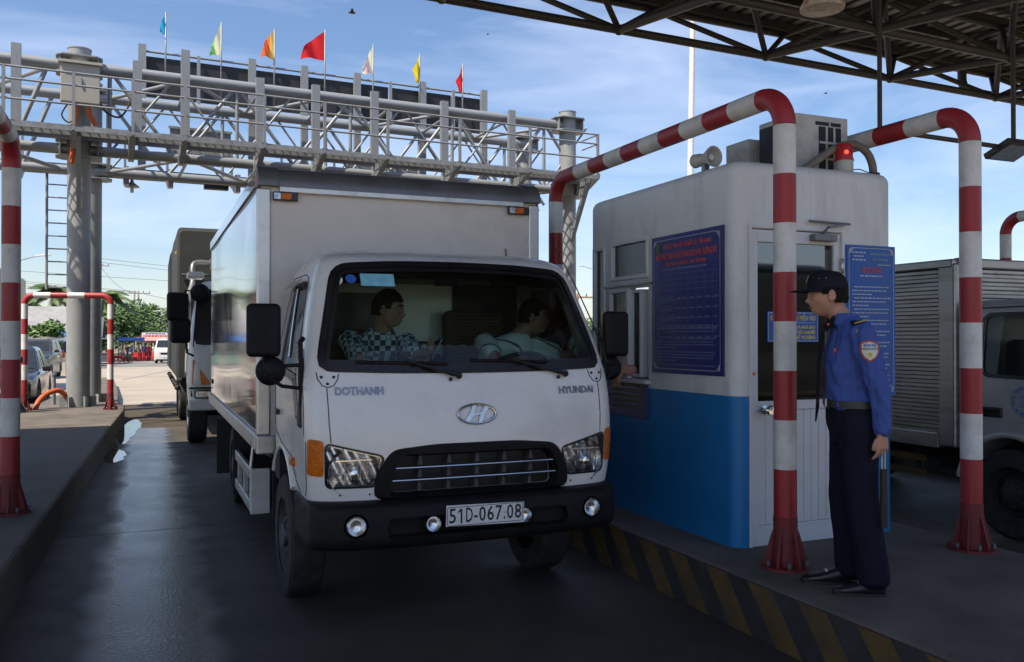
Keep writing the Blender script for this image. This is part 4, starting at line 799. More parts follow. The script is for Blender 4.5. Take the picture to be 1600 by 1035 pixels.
for s in (-1, 1):
    seam([(s * 0.845, 1.385), (s * 0.84, 1.2), (s * 0.832, 1.085)]); seam([(s * 0.895, 1.47), (s * 0.89, 1.435), (s * 0.868, 1.398), (s * 0.84, 1.388), (s * 0.808, 1.398), (s * 0.784, 1.435), (s * 0.779, 1.463)])
    for (bx_, bz) in ((0.87, 1.445), (0.806, 1.445), (0.84, 1.408)): MB().sphere(F(-0.001)(s * bx_, bz), 0.0085, 10, 6).build('bolt', 'ink', cab)
    seam([(s * 0.953, 1.09), (s * 0.95, 0.95), (s * 0.941, 0.78)]); seam([(s * 0.938, 1.6), (s * 0.96, 1.4), (s * 0.96, 1.12)])
    for bx_ in (0.62, 0.78): MB().sphere(F(0.0)(s * bx_, 0.795), 0.006, 8, 5).build('bolt', 'ink', cab)
    MB().grid(lambda u, v, s=s: F(0.05)(s * (0.55 + 0.33 * u), 0.70 + v * 0.05), 10, 2).build('bumper_bracket', 'alu', cab)
    # side window, frame, door gaps, handle, chrome visor
    xs = lambda y, z, d=0.0, s=s: (s * (interp(z, 2) + d), y, z)
    g = MB(); patch(g, inset(SW, -0.004), lambda y, z: xs(y, z, -0.02), 6); g.build('side_window', 'side_glass', trk)
    g = MB(); ringmesh(g, inset(SW, -0.018), inset(SW, 0.0), lambda y, z: xs(y, z, 0.003)); ringmesh(g, inset(SW, 0.0), inset(SW, 0.022), lambda y, z: xs(y, z, -0.012)); g.build('window_seal', 'gloss_black', trk)
    dp = [(0.36, 1.15), (0.40, 1.35), (0.53, 1.62), (0.68, 1.9), (0.76, 2.03), (0.9, 2.06), (1.36, 2.06), (1.39, 1.5), (1.39, 1.05), (1.1, 0.98), (0.72, 0.95), (0.62, 0.82), (0.45, 0.76)]
    P = []
    for a, c in zip(dp[:-1], dp[1:]):
        for k in range(6): t = k / 6; P.append(xs(a[0] + (c[0] - a[0]) * t, a[1] + (c[1] - a[1]) * t, 0.0005))
    MB().tube(P, 0.0035, 6).build('door_gap', 'ink', cab)
    MB().box(xs(1.26, 1.18, 0.012), (0.03, 0.13, 0.035)).build('door_handle', 'gloss_black', trk, 0.008)
    vz = MB(); vz.grid(lambda u, v, s=s: (s * (interp(1.5 + 0.48 * u, 2) + 0.012 + 0.03 * v), 0.60 + 0.22 * u + 0.075 * v, 1.5 + 0.48 * u), 8, 2); vz.grid(lambda u, v, s=s: (s * (interp(2.0, 2) + 0.02 + 0.05 * v), 0.80 + 0.5 * u, 2.03 - 0.05 * v), 8, 2); vz.build('wind_deflector', 'side_glass', trk)
    MB().tube([xs(0.66 + 0.2 * k / 6, 1.55 + 0.43 * k / 6, 0.03) for k in range(7)], 0.009, 8).build('chrome_trim', 'chrome', trk)
    ar = MB(); ar.tube([(s * 0.943, 1.15 + 0.545 * math.cos(R(q)), 0.42 + 0.545 * math.sin(R(q))) for q in range(38, 150, 8)], 0.022, 8); ar.build('wheel_arch_lip', 'cab_white', trk)
    # headlights
    hp = HLP(s); hl = MB(); ringmesh(hl, inset(hp, -0.006), inset(hp, 0.006), F(-0.003)); hob = hl.build('headlight', 'gloss_black', trk)
    g = MB(); patch(g, inset(hp, 0.002), F(-0.001), 6); g.build('lens', 'lens', hob)
    g = MB(); ringmesh(g, inset(hp, 0.0), inset(hp, 0.012), lambda x, z: (x, yS(x, z) + 0.02 if True else 0, z)); patch(g, inset(hp, 0.004), lambda x, z: (x, max(yS(x, z) + 0.03, 0.15 + 0.25 * max(0, abs(x) - 0.75)) + 0.012 * math.sin(60 * x + 30 * z), z), 10); g.build('reflector', 'chrome_rough', hob)
    cx = s * 0.712
    g = MB().lathe([(0.138, 0.165), (0.134, 0.152), (0.128, 0.16), (0.11, 0.2), (0.065, 0.235), (0.0001, 0.245)], (cx, 0.0, 0.918), 'y', 36, cap=False); g.build('lamp_bowl', 'chrome_bowl', hob)
    MB().lathe([(0.0001, 0.10), (0.022, 0.105), (0.026, 0.13), (0.02, 0.2)], (cx, 0, 0.915), 'y', 14, cap=False).build('bulb_shield', 'chrome', hob); MB().bx(cx - 0.1, cx + 0.1, 0.12, 0.13, 0.985, 0.992).build('lamp_bar', 'chrome', hob)
    g = MB()
    for q in range(9): xx = cx - 0.07 + q * 0.0175; g.bx(xx - 0.003, xx + 0.003, 0.112, 0.118, 0.885, 1.0)
    g.build('lens_flute', 'lens', hob)
    ip = resample(smoothpoly([(s * 0.872, 1.098), (s * 0.949, 1.108), (s * 0.948, 0.905), (s * 0.87, 0.9)], 0.018), 40)
    g = MB(); patch(g, ip, F(-0.006), 8); ringmesh(g, inset(ip, -0.001), ip, F(0.01)); g.build('indicator', 'amber', trk)
    MB().box(xs(0.66, 0.93, 0.008), (0.03, 0.085, 0.05)).build('side_marker', 'amber', trk, 0.01)
    # mirrors
    mx_, my_, mz_ = (-1.17, 0.32, 1.705) if s < 0 else (1.085, 0.40, 1.69)
    mr = MB().box((mx_, my_, mz_), (0.185, 0.06, 0.295)).build('mirror', 'black_plastic', trk, 0.035, seg=4)
    MB().bx(mx_ - 0.075, mx_ + 0.075, my_ + 0.031, my_ + 0.034, mz_ - 0.12, mz_ + 0.12).build('mirror_glass', 'chrome', mr)
    g = MB().lathe([(0.0001, -0.045), (0.045, -0.04), (0.078, -0.012), (0.082, 0.0), (0.078, 0.004), (0.0001, 0.004)], (mx_ + (0.04 if s < 0 else -0.03), my_ + 0.02, mz_ - 0.225), 'y', 26); g.build('round_mirror', 'black_plastic', trk)
    ax = s * 0.965
    o = MB().tube([(ax, 0.36, 1.64), (ax - s * 0.0, 0.33, 1.5), (ax, 0.33, 1.28)], 0.014, 8); o.tube([(mx_ + 0.0, my_, mz_ - 0.14), (mx_, my_ - 0.005, mz_ - 0.2), (ax, 0.33, mz_ - 0.195)], 0.011, 8); o.tube([(mx_, my_, mz_ - 0.2), (mx_ - s * 0.01, my_ - 0.02, mz_ - 0.25), (mx_ - s * 0.1, my_, mz_ - 0.31), (ax, 0.33, mz_ - 0.325)], 0.011, 8); o.tube([(ax, 0.36, 1.64), (s * 0.945, 0.38, 1.66)], 0.014, 8)
    o.build('mirror_arm', 'black_plastic', mr); MB().box((s * 0.965, 0.35, 1.24), (0.035, 0.06, 0.16)).build('mirror_mount', 'gloss_black', trk, 0.012)
# lettering and badge
TW = lambda d: (lambda co: Vector((co.x, yS(co.x, co.z) - d + (co.y), co.z)))
txt('lettering', 'DOTHANH', 0.062, 'satin_chrome', trk, (-0.672, 0, 1.366), ROT_FRONT, 0.003, width=0.265, warp=TW(0.004), offset=0.0012)
txt('lettering', 'HYUNDAI', 0.058, 'satin_chrome', trk, (0.672, 0, 1.345), ROT_FRONT, 0.003, width=0.25, warp=TW(0.004), offset=0.0012)
em = MB().tube([F(-0.008)(0.115 * math.cos(2 * math.pi * k / 48), 1.224 + 0.054 * math.sin(2 * math.pi * k / 48)) for k in range(48)], 0.0075, 8, closed=True).build('badge', 'badge_chrome', trk)
def bpoly(P):
    n = len(P); vs = [F(-0.012)(x, z + 1.224) for x, z in P] + [F(0.0)(x, z + 1.224) for x, z in P]; return MB().add(vs, [tuple(range(n)), tuple(reversed(range(n, 2 * n)))] + [(i, i + n, (i + 1) % n + n, (i + 1) % n) for i in range(n)])
bpoly([(-0.075, -0.036), (-0.05, -0.046), (-0.02, -0.01), (-0.004, 0.05), (-0.026, 0.049), (-0.042, 0.008)]).build('badge_stroke', 'badge_chrome', em); bpoly([(0.075, 0.036), (0.05, 0.046), (0.02, 0.01), (0.004, -0.05), (0.026, -0.049), (0.042, -0.008)]).build('badge_stroke', 'badge_chrome', em); bpoly([(-0.028, -0.01), (0.024, 0.0), (0.028, 0.01), (-0.024, 0.0)]).build('badge_stroke', 'badge_chrome', em)
# grille
g = MB(); ringmesh(g, GRO, inset(GRO, 0.012), F(-0.03)); ringmesh(g, GRO, inset(GRO, -0.003), F(0.0)); g2 = inset(GRO, 0.012)
n = 100; A = [F(0.004)(*p) for p in inset(GRO, -0.006)]; B_ = [F(-0.03)(*p) for p in inset(GRO, 0.014)]; C_ = [F(-0.028)(*p) for p in inset(GRI, -0.02)]; D_ = [F(0.06)(*p) for p in GRI]
g = MB()
for U, V in ((A, B_), (B_, C_), (C_, D_)): g.add(U + V, [(i, (i + 1) % n, (i + 1) % n + n, i + n) for i in range(n)], 0, True)
gr = g.build('grille', 'black_plastic', trk)
g = MB(); patch(g, GRI, F(0.075), 4); g.build('grille_back', 'ink', gr)
for z in (0.865, 0.935): MB().tube([F(-0.012)(x, z) for x in [(-0.5 + 0.05 * k) * (1.0 if z < 0.9 else 0.965) for k in range(21)]], 0.0065, 8).build('chrome_bar', 'badge_chrome', gr)
for k in range(5):
    x = -0.34 + 0.17 * k
    for z in (0.80, 0.878, 0.95):
        o = MB(); y = yS(x, z); o.add([(x - 0.014, y + 0.0, z), (x + 0.014, y + 0.0, z), (x + 0.006, y + 0.0, z + 0.05), (x - 0.006, y + 0.0, z + 0.05), (x - 0.014, y + 0.07, z), (x + 0.014, y + 0.07, z), (x + 0.006, y + 0.07, z + 0.05), (x - 0.006, y + 0.07, z + 0.05)], [(0, 1, 2, 3), (7, 6, 5, 4), (0, 4, 5, 1), (1, 5, 6, 2), (2, 6, 7, 3), (3, 7, 4, 0)]); o.build('grille_tooth', 'grille_grey', gr)
# bumper
def bring(z, y0, dw=0.0):
    w = 0.95 - dw; out = []
    for i in range(49):
        t = R(-90 + 180 * i / 48); s, c = math.sin(t), abs(math.cos(t)); x = w * math.copysign(abs(s) ** (2 / 5), s); out.append((x, y0 + 0.26 * (1 - c ** (2 / 5)) + 0.05 * (x / w) ** 2, z))
    return out + [(w, 0.66, z), (w - 0.1, 0.66, z), (w - 0.1, 0.42, z), (0, 0.22, z), (-w + 0.1, 0.42, z), (-w + 0.1, 0.66, z), (-w, 0.66, z)]
bm_ = MB().loft([bring(0.495, 0.075, 0.03), bring(0.503, 0.04, 0.01), bring(0.53, 0.012), bring(0.57, 0.0), bring(0.69, 0.0), bring(0.73, 0.012), bring(0.752, 0.035, 0.005), bring(0.762, 0.075, 0.015)]).mesh('bumper')
cb = [MB().prism(resample(smoothpoly([(-0.56, 0.57), (-0.54, 0.675), (0.54, 0.675), (0.56, 0.57)], 0.02), 40), 'y', -0.1, 0.09)] + [MB().lathe([(0.066, -0.1), (0.066, 0.12)], (s * 0.715, 0, 0.642), 'y', 28) for s in (-1, 1)]
me = carve(bm_, cb); me.materials.clear(); bump = obj('bumper', me, 'black_plastic', trk)
for p in me.polygons: p.use_smooth = True
wno(bump)
def lamp(name, x, z, y, r, depth=0.05):
    o = MB().lathe([(r, y - 0.012), (r + 0.004, y - 0.004), (r + 0.004, y + depth)], (x, 0, z), 'y', 26, cap=False).build(name, 'chrome', trk)
    MB().lathe([(r - 0.004, y - 0.004), (r * 0.6, y + 0.02), (0.0001, y + 0.028)], (x, 0, z), 'y', 26, cap=False).build('lamp_bowl', 'chrome_bowl', o); MB().lathe([(r - 0.002, y - 0.008), (r * 0.6, y - 0.0105), (0.0001, y - 0.0115)], (x, 0, z), 'y', 26, cap=False).build('lens', 'lens', o)
for s in (-1, 1): lamp('fog_lamp', s * 0.715, 0.642, 0.035, 0.054)
lamp('spot_lamp', -0.288, 0.628, 0.012, 0.046); lamp('spot_lamp', 0.272, 0.632, 0.03, 0.046)
pt = MB().box((0.008, -0.022, 0.667), (0.47, 0.006, 0.118), Matrix.Rotation(R(1.2), 3, 'Y')).build('number_plate', 'plate_white', trk, 0.002)
xp = -0.214
for ch in '51D-067.08':
    w_ = {'-': 0.03, '.': 0.022}.get(ch, 0.049)
    if ch == '1':
        MB().prism([(xp + 0.022, 0.626), (xp + 0.032, 0.626), (xp + 0.032, 0.709), (xp + 0.024, 0.709), (xp + 0.008, 0.694), (xp + 0.008, 0.683), (xp + 0.022, 0.694)], 'y', -0.0264, -0.0252).build('plate_character', 'ink', pt)
    else: txt('plate_character', ch, 0.116, 'ink', pt, (xp + w_ / 2, -0.0258, 0.6665 if ch not in '-.' else 0.668), ROT_FRONT, 0.0006, width={'-': 0.022, '.': 0.01}.get(ch, 0.04), offset=0.001)
    xp += w_
b = MB(); q = rrect(-0.221, 0.237, 0.614, 0.72, 0.008, 3); ringmesh(b, q, inset(q, 0.0035), lambda x, z: (x, -0.0258, z)); b.build('plate_border', 'ink', pt)
for x in (-0.1, 0.125): MB().lathe([(0.006, -0.0275), (0.006, -0.02)], (x, 0, 0.67), 'y', 10).build('plate_bolt', 'alu', pt)
MB().bx(-0.2, 0.2, -0.018, 0.06, 0.63, 0.66).build('plate_bracket', 'chassis', trk)
# wipers
def wiper(px_, pz, ex, ez, bx0, bz0, bx1, bz1):
    o = MB().tube([F(-0.03)(px_, pz), F(-0.035)((px_ + ex) / 2, (pz + ez) / 2), F(-0.012)(ex, ez)], [0.014, 0.011, 0.006], 8); o.sphere(F(-0.02)(px_, pz), 0.02, 12, 8)
    w = o.build('wiper', 'gloss_black', trk); N = 12; MB().tube([F(-0.006)(bx0 + (bx1 - bx0) * k / N, bz0 + (bz1 - bz0) * k / N) for k in range(N + 1)], 0.008, 6).build('wiper_blade', 'gloss_black', w)
    MB().sphere(F(-0.012)(px_ - 0.05, pz - 0.02), 0.012, 10, 6).build('washer_jet', 'gloss_black', w)
wiper(-0.095, 1.445, -0.40, 1.532, -0.68, 1.53, -0.15, 1.514); wiper(0.60, 1.445, 0.25, 1.536, 0.0, 1.534, 0.5, 1.518)
# stickers, mirror tag
st = MB(); patch(st, [(-0.738 + 0.036 * math.cos(2 * math.pi * k / 24), 2.005 + 0.033 * math.sin(2 * math.pi * k / 24)) for k in range(24)], F(0.007), 2); so = st.build('round_sticker', 'paper', wso)
txt('sticker_text', '11/16', 0.02, 'ink', so, (-0.738, 0, 2.005), ROT_FRONT, 0.0002, warp=lambda co: Vector((co.x, yS(co.x, co.z) + 0.0055, co.z)))
st = MB(); patch(st, [(-0.655 + 0.03 * math.cos(2 * math.pi * k / 24), 2.012 + 0.027 * math.sin(2 * math.pi * k / 24)) for k in range(24)], F(0.007), 2); st.build('round_sticker', 'chair_blue', wso)
MB().grid(lambda u, v: F(0.007)(-0.60 + 0.2 * u, 1.97 + 0.075 * v), 8, 3).build('blue_permit', 'paper_blue', wso)
MB().bx(-0.09, 0.09, 0.62, 0.64, 1.99, 2.05).build('rear_view_mirror', 'gloss_black', trk, 0.008)
# interior
def rb(*a): return MB().bx(*a)
b = MB(); b.grid(lambda u, v: (-0.87 + 1.74 * u, 0.27 + 0.33 * v + 0.1 * abs(2 * u - 1) ** 4 * (1 - v), 1.425 + 0.04 * math.sin(v * 3) - 0.02 * v), 24, 8); b.bx(-0.87, 0.87, 0.5, 0.62, 1.12, 1.43); b.build('dashboard', 'dash', trk)
MB().box((0.1, 0.43, 1.472), (0.42, 0.26, 0.02), Matrix.Rotation(R(6), 3, 'X')).build('clipboard', 'paper', trk, 0.004); MB().box((0.1, 0.31, 1.462), (0.36, 0.03, 0.018)).build('red_folder', 'pink', trk); MB().box((0.08, 0.36, 1.485), (0.08, 0.03, 0.03)).build('card_box', 'paper_blue', trk); MB().box((-0.33, 0.36, 1.47), (0.22, 0.1, 0.02)).build('blue_papers', 'paper_blue', trk)
cl = MB().sphere((0.68, 0.42, 1.48), 0.11, 14, 8, 0, (1.4, 0.8, 0.45)); cl.build('blue_rag', 'paper_blue', trk)
o = MB().tube([Vector((0.47, 0.62, 1.46)) + Matrix.Rotation(R(-32), 3, 'X') @ Vector((0.2 * math.cos(2 * math.pi * k / 40), 0.2 * math.sin(2 * math.pi * k / 40), 0)) for k in range(40)], 0.014, 8, closed=True)
o.tube([Vector((0.47, 0.62, 1.46)) + Matrix.Rotation(R(-32), 3, 'X') @ Vector((x, 0, -0.02)) for x in (-0.19, 0, 0.19)], 0.013, 8); o.sphere((0.47, 0.62, 1.45), 0.06, 14, 8, 0, (1, 1, 0.6)); o.build('steering_wheel', 'dash', trk)
for (sx, zt, m) in ((-0.47, 1.72, 'seat_cloth'), (0.40, 1.86, 'seat_cloth'), (-0.05, 1.55, 'dash')):
    MB().box((sx, 1.24, (1.15 + zt) / 2), (0.44 if sx else 0.3, 0.14, zt - 1.15), Matrix.Rotation(R(-8), 3, 'X')).build('seat_back', m, trk, 0.05, seg=4); rb(sx - 0.22, sx + 0.22, 0.75, 1.22, 1.1, 1.2).build('seat_cushion', m, trk, 0.03)
g = MB()
for i in range(15):
    for j in range(21):
        g.sphere((0.22 + i * 0.025 + (j % 2) * 0.0125, 1.095 + (j * 0.025) * 0.14, 1.34 + j * 0.0245), 0.009, 6, 4)
tag(g.build('beaded_cover', mat('bead', (0.16, 0.085, 0.035), 0.4, var=0.4), trk), kind='stuff')
rr = resample(rrect(-0.62, -0.16, 1.66, 1.98, 0.06), 40); b = MB(); ringmesh(b, rr, inset(rr, 0.025), lambda x, z: (x, 1.418, z)); patch(b, inset(rr, 0.02), lambda x, z: (x, 1.422, z), 3); b.build('rear_window', 'gloss_black', trk)
rb(-0.85, 0.85, 1.405, 1.425, 1.62, 1.64).build('rear_wall_strip', 'dash', trk); MB().bx(-0.72, 0.72, 0.72, 1.41, 2.085, 2.12).build('headliner', 'dash', trk)
MB().prism([(-0.72, 1.72), (-0.66, 1.72), (-0.69, 1.88)], 'y', 1.40, 1.415).build('warning_triangle', 'poster_red', trk); rb(0.3, 0.8, 1.39, 1.42, 1.64, 2.05).build('rear_curtain', 'dash', trk)
MB().box((-0.55, 0.66, 2.03), (0.4, 0.16, 0.015), Matrix.Rotation(R(20), 3, 'X')).build('sun_visor', 'dash', trk); MB().box((0.48, 0.66, 2.03), (0.4, 0.16, 0.015), Matrix.Rotation(R(20), 3, 'X')).build('sun_visor', 'dash', trk)
# antenna at the right pillar
MB().tube([(0.97, 0.30, 1.50), (0.93, 0.42, 1.75), (0.86, 0.55, 2.02), (0.77, 0.72, 2.32)], [0.006, 0.005, 0.004, 0.003], 6).build('antenna', 'ink', trk); MB().box((0.925, 0.36, 1.72), (0.05, 0.03, 0.02)).build('antenna_clip', 'ink', trk)
# wheels
def wheel(name, x, y, r, w, out, parent, m='rim_grey'):
    t = MB().lathe([(r * 0.62, -w / 2), (r * 0.93, -w / 2), (r * 0.985, -w * 0.42), (r, -w * 0.3), (r, w * 0.3), (r * 0.985, w * 0.42), (r * 0.93, w / 2), (r * 0.62, w / 2)], (x, y, r), 'x', 48, 0, True, True).build(name, 'tyre', parent)
    f = out * w
    MB().lathe([(r * 0.63, out * w * 0.45), (r * 0.60, out * w * 0.46), (r * 0.57, out * w * 0.2), (r * 0.52, out * w * 0.05), (r * 0.4, out * w * 0.1), (r * 0.33, out * w * 0.3), (r * 0.2, out * w * 0.32), (r * 0.19, out * w * 0.5), (0.0001, out * w * 0.52)], (x, y, r), 'x', 40, cap=False).build('rim', m, t)
    g = MB()
    for k in range(8): a = k * math.pi / 4; MB().cyl((x + f * 0.3, y + r * 0.27 * math.cos(a), r + r * 0.27 * math.sin(a)), (x + f * 0.42, y + r * 0.27 * math.cos(a), r + r * 0.27 * math.sin(a)), 0.016, None, 6).build('wheel_nut', m, t)
    for k in range(6): a = (k + 0.5) * math.pi / 3; MB().lathe([(0.0001, f * 0.112), (0.03, f * 0.113)], (x, y + r * 0.45 * math.cos(a), r + r * 0.45 * math.sin(a)), 'x', 12).build('hand_hole', 'ink', t)
    return t
for s in (-1, 1):
    wheel('wheel', s * 0.845, 1.15, 0.39, 0.21, s, trk); wheel('wheel', s * 0.86, 4.6, 0.39, 0.21, s, trk); wheel('wheel', s * 0.62, 4.6, 0.39, 0.21, s, trk)
    rb(s * 0.38 - 0.04, s * 0.38 + 0.04, 0.5, 6.5, 0.58, 0.80).build('chassis_rail', 'chassis', trk)
    g = MB(); g.grid(lambda u, v, s=s: (s * (0.62 + 0.33 * v), 1.15 + 0.5 * math.cos(R(15 + 150 * u)), 0.42 + 0.5 * math.sin(R(15 + 150 * u))), 14, 2); g.build('inner_arch', 'chassis', trk)
rb(-0.75, 0.75, 1.08, 1.22, 0.33, 0.45).build('front_axle', 'chassis', trk); rb(-0.75, 0.75, 4.5, 4.7, 0.3, 0.48).build('rear_axle', 'chassis', trk); rb(-0.6, 0.6, 0.35, 1.4, 0.62, 0.75).build('cab_floor', 'chassis', trk); rb(-0.95, 0.95, 1.3, 1.5, 0.72, 1.1).build('cab_rear_beam', 'chassis', trk); rb(-0.5, 0.5, 1.0, 2.2, 0.5, 1.0).build('engine_block', 'chassis', trk); rb(0.45, 0.85, 1.75, 2.6, 0.4, 0.75).build('fuel_tank', 'chassis', trk, 0.05)
for s in (-1, 1):
    MB().bx(s * 0.84 - 0.24, s * 0.84 + 0.24, 5.15, 5.165, 0.22, 0.8).build('mud_flap', 'black_rubber', trk); MB().bx(s * 0.82 - 0.2, s * 0.82 + 0.2, 3.9, 3.915, 0.2, 0.82).build('mud_flap', 'black_rubber', trk); MB().bx(s * 0.8 - 0.14, s * 0.8 + 0.14, 1.72, 1.735, 0.3, 0.8).build('mud_flap', 'black_rubber', trk)
# cargo box
X0, Y0_, Y1_, Z0_, Z1_ = 1.06, 1.57, 6.66, 0.89, 2.84
box = rb(-X0 + 0.02, X0 - 0.02, Y0_ + 0.01, Y1_ - 0.01, Z0_ + 0.02, Z1_ - 0.03).build('cargo_box', 'box_white', trk)
for s in (-1, 1):
    MB().grid(lambda u, v, s=s: (s * (X0 - 0.012 + 0.004 * math.sin(u * 9) * math.sin(v * 5)), Y0_ + 0.09 + (Y1_ - Y0_ - 0.16) * u, Z0_ + 0.11 + (Z1_ - Z0_ - 0.22) * v), 24, 10).build('side_panel', 'box_side', box)
    rb(min(s * X0, s * (X0 - 0.03)), max(s * X0, s * (X0 - 0.03)), Y0_ + 0.1, Y1_, Z1_ - 0.1, Z1_ + 0.004).build('top_rail', 'box_side', box, 0.008); MB().bx(s * (X0 + 0.001) - 0.002, s * (X0 + 0.001) + 0.002, Y0_ + 0.1, Y1_, Z1_ - 0.108, Z1_ - 0.1).build('rail_gap', 'ink', box)
    rb(min(s * (X0 + 0.012), s * (X0 - 0.03)), max(s * (X0 + 0.012), s * (X0 - 0.03)), Y0_ + 0.1, Y1_, Z0_ - 0.01, Z0_ + 0.1).build('bottom_rail', 'alu', box, 0.008)
    rb(min(s * (X0 + 0.004), s * (X0 - 0.085)), max(s * (X0 + 0.004), s * (X0 - 0.085)), Y0_ - 0.004, Y0_ + 0.095, Z0_ + 0.1, Z1_ - 0.14).build('corner_post', 'alu', box, 0.012, seg=3)
    rb(min(s * (X0 + 0.008), s * (X0 - 0.16)), max(s * (X0 + 0.008), s * (X0 - 0.16)), Y0_ - 0.008, Y0_ + 0.1, Z0_ - 0.03, Z0_ + 0.098).build('corner_block', 'alu', box, 0.01)
    ml = rb(s * 0.88 - 0.085, s * 0.88 + 0.085, Y0_ - 0.03, Y0_ + 0.0, Z1_ - 0.225, Z1_ - 0.165).build('marker_lamp', 'gloss_black', box, 0.004); rb(s * 0.88 - 0.03, s * 0.88 + 0.04, Y0_ - 0.036, Y0_ - 0.029, Z1_ - 0.216, Z1_ - 0.174).build('amber_lens', 'amber', ml); rb(s * 0.88 - 0.078, s * 0.88 - 0.034, Y0_ - 0.035, Y0_ - 0.029, Z1_ - 0.216, Z1_ - 0.174).build('clear_lens', 'headlamp', ml)
    # corner cap of the fairing
    MB().loft([[(x, Y0_ + 0.12 + 0.16 * math.cos(R(a)) * -1.0, Z1_ - 0.13 + 0.16 * math.sin(R(a))) for a in range(0, 91, 15)] + [(x, Y0_ + 0.12, Z1_ - 0.13)] for x in (s * (X0 + 0.006), s * (X0 - 0.14))]).build('fairing_cap', 'alu_dark', box, 0.008)
    MB().loft([[(x, Y0_ + 0.115 - 0.12 * math.cos(R(a)), Z1_ - 0.12 + 0.12 * math.sin(R(a))) for a in range(0, 91, 15)] + [(x, Y0_ + 0.115, Z1_ - 0.12)] for x in (s * (X0 + 0.009), s * (X0 + 0.005))]).build('red_gasket', 'red_lens', box)
MB().loft([[(x, Y0_ + 0.12 - 0.152 * math.cos(R(a)), Z1_ - 0.132 + 0.152 * math.sin(R(a))) for a in range(0, 91, 10)] + [(x, Y0_ + 0.12, Z1_ - 0.132)] for x in (-X0 + 0.13, X0 - 0.13)]).build('front_fairing', 'alu_dark', box)
rb(-X0 + 0.14, X0 - 0.14, Y0_ - 0.034, Y0_ + 0.02, Z1_ - 0.165, Z1_ - 0.128).build('fairing_lip', 'alu', box, 0.004)
MB().tube([(0.78, Y0_ - 0.002, 2.35), (0.782, Y0_ - 0.012, 2.28), (0.775, Y0_ - 0.008, 2.18)], 0.006, 6).build('hanging_cord', 'pole_brown', box)
rb(-X0 + 0.1, X0 - 0.1, Y0_ + 0.1, Y1_, 0.82, 0.89).build('subframe', 'chassis', trk); MB().lathe([(0.0001, -X0 - 0.004), (0.03, -X0 - 0.002), (0.034, -X0 + 0.02)], (0, 6.3, 1.15), 'x', 6).build('side_vent', 'ink', box)
# side guard
for s in (-1, 1):
    gx = s * 0.985; sg = rb(gx - 0.02, gx + 0.02, 2.55, 4.05, 0.53, 0.62).build('side_guard', 'alu', trk, 0.008); rb(gx - 0.02, gx + 0.02, 2.55, 4.05, 0.27, 0.36).build('guard_rail', 'alu', sg, 0.008); rb(min(gx - s * 0.13, gx + s * 0.022), max(gx - s * 0.13, gx + s * 0.022), 2.525, 2.555, 0.265, 0.625).build('guard_end', 'box_white', sg, 0.01)
    for y in (2.62, 3.1, 3.6, 4.0): rb(gx - 0.018, gx + 0.015, y - 0.05, y + 0.05, 0.362, 0.528).build('guard_upright', 'alu', sg)
    for y in (2.7, 3.95): MB().cyl((gx, y, 0.62), (gx - s * 0.03, y, 0.9), 0.014).build('guard_hanger', 'alu', sg)
    MB().sphere((s * 0.9, 2.35, 0.8), 0.06, 12, 8, 0, (0.6, 1, 0.8)).build('side_lamp', 'road_white', trk)
# ------------------------------------------------------------------ people
def remesh(mb, voxel, smooth=2, wr=0.0, seed=0.0, ws=(9, 9, 5)):
    me = mb.mesh('body'); o = bpy.data.objects.new('tmp', me); C.objects.link(o)
    r = o.modifiers.new('r', 'REMESH'); r.mode = 'VOXEL'; r.voxel_size = voxel; r.use_smooth_shade = True
    if smooth: s = o.modifiers.new('s', 'SMOOTH'); s.iterations = smooth; s.factor = 0.5
    out = evalmesh(o, 'body'); rm(o)
    if wr:
        ns = [v.normal.copy() for v in out.vertices]
        for v, n in zip(out.vertices, ns):
            p = v.co; q = Vector((p.x * ws[0], p.y * ws[1], p.z * ws[2] + p.x * 3)); a = noise.noise(q + Vector((seed, 0, 0))); c = noise.noise(Vector((q.x * 2.2, q.y * 2.2, q.z * 1.9 + q.x * 1.5)) + Vector((0, seed, 4)))
            v.co = p + n * wr * (-abs(a) * 1.5 + 0.7 - abs(c) * 1.1)
    for p in out.polygons: p.use_smooth = True
    out.materials.clear(); return out
def sec(c, ax, ay, n=24, ex=2.3):
    c, ax, ay = Vector(c), Vector(ax), Vector(ay); out = []
    for k in range(n):
        t = 2 * math.pi * k / n; cs, sn = math.cos(t), math.sin(t); out.append(c + ax * math.copysign(abs(cs) ** (2 / ex), cs) + ay * math.copysign(abs(sn) ** (2 / ex), sn))
    return out
def chain(mb, pts, n=14):
    P = [Vector(p[0]) for p in pts]; r = [p[1] for p in pts]
    a = P[0] - (P[1] - P[0]).normalized() * r[0] * 0.5; e = P[-1] + (P[-1] - P[-2]).normalized() * r[-1] * 0.5
    mb.tube([a] + P + [e], [r[0] * 0.6] + r + [r[-1] * 0.6], n)
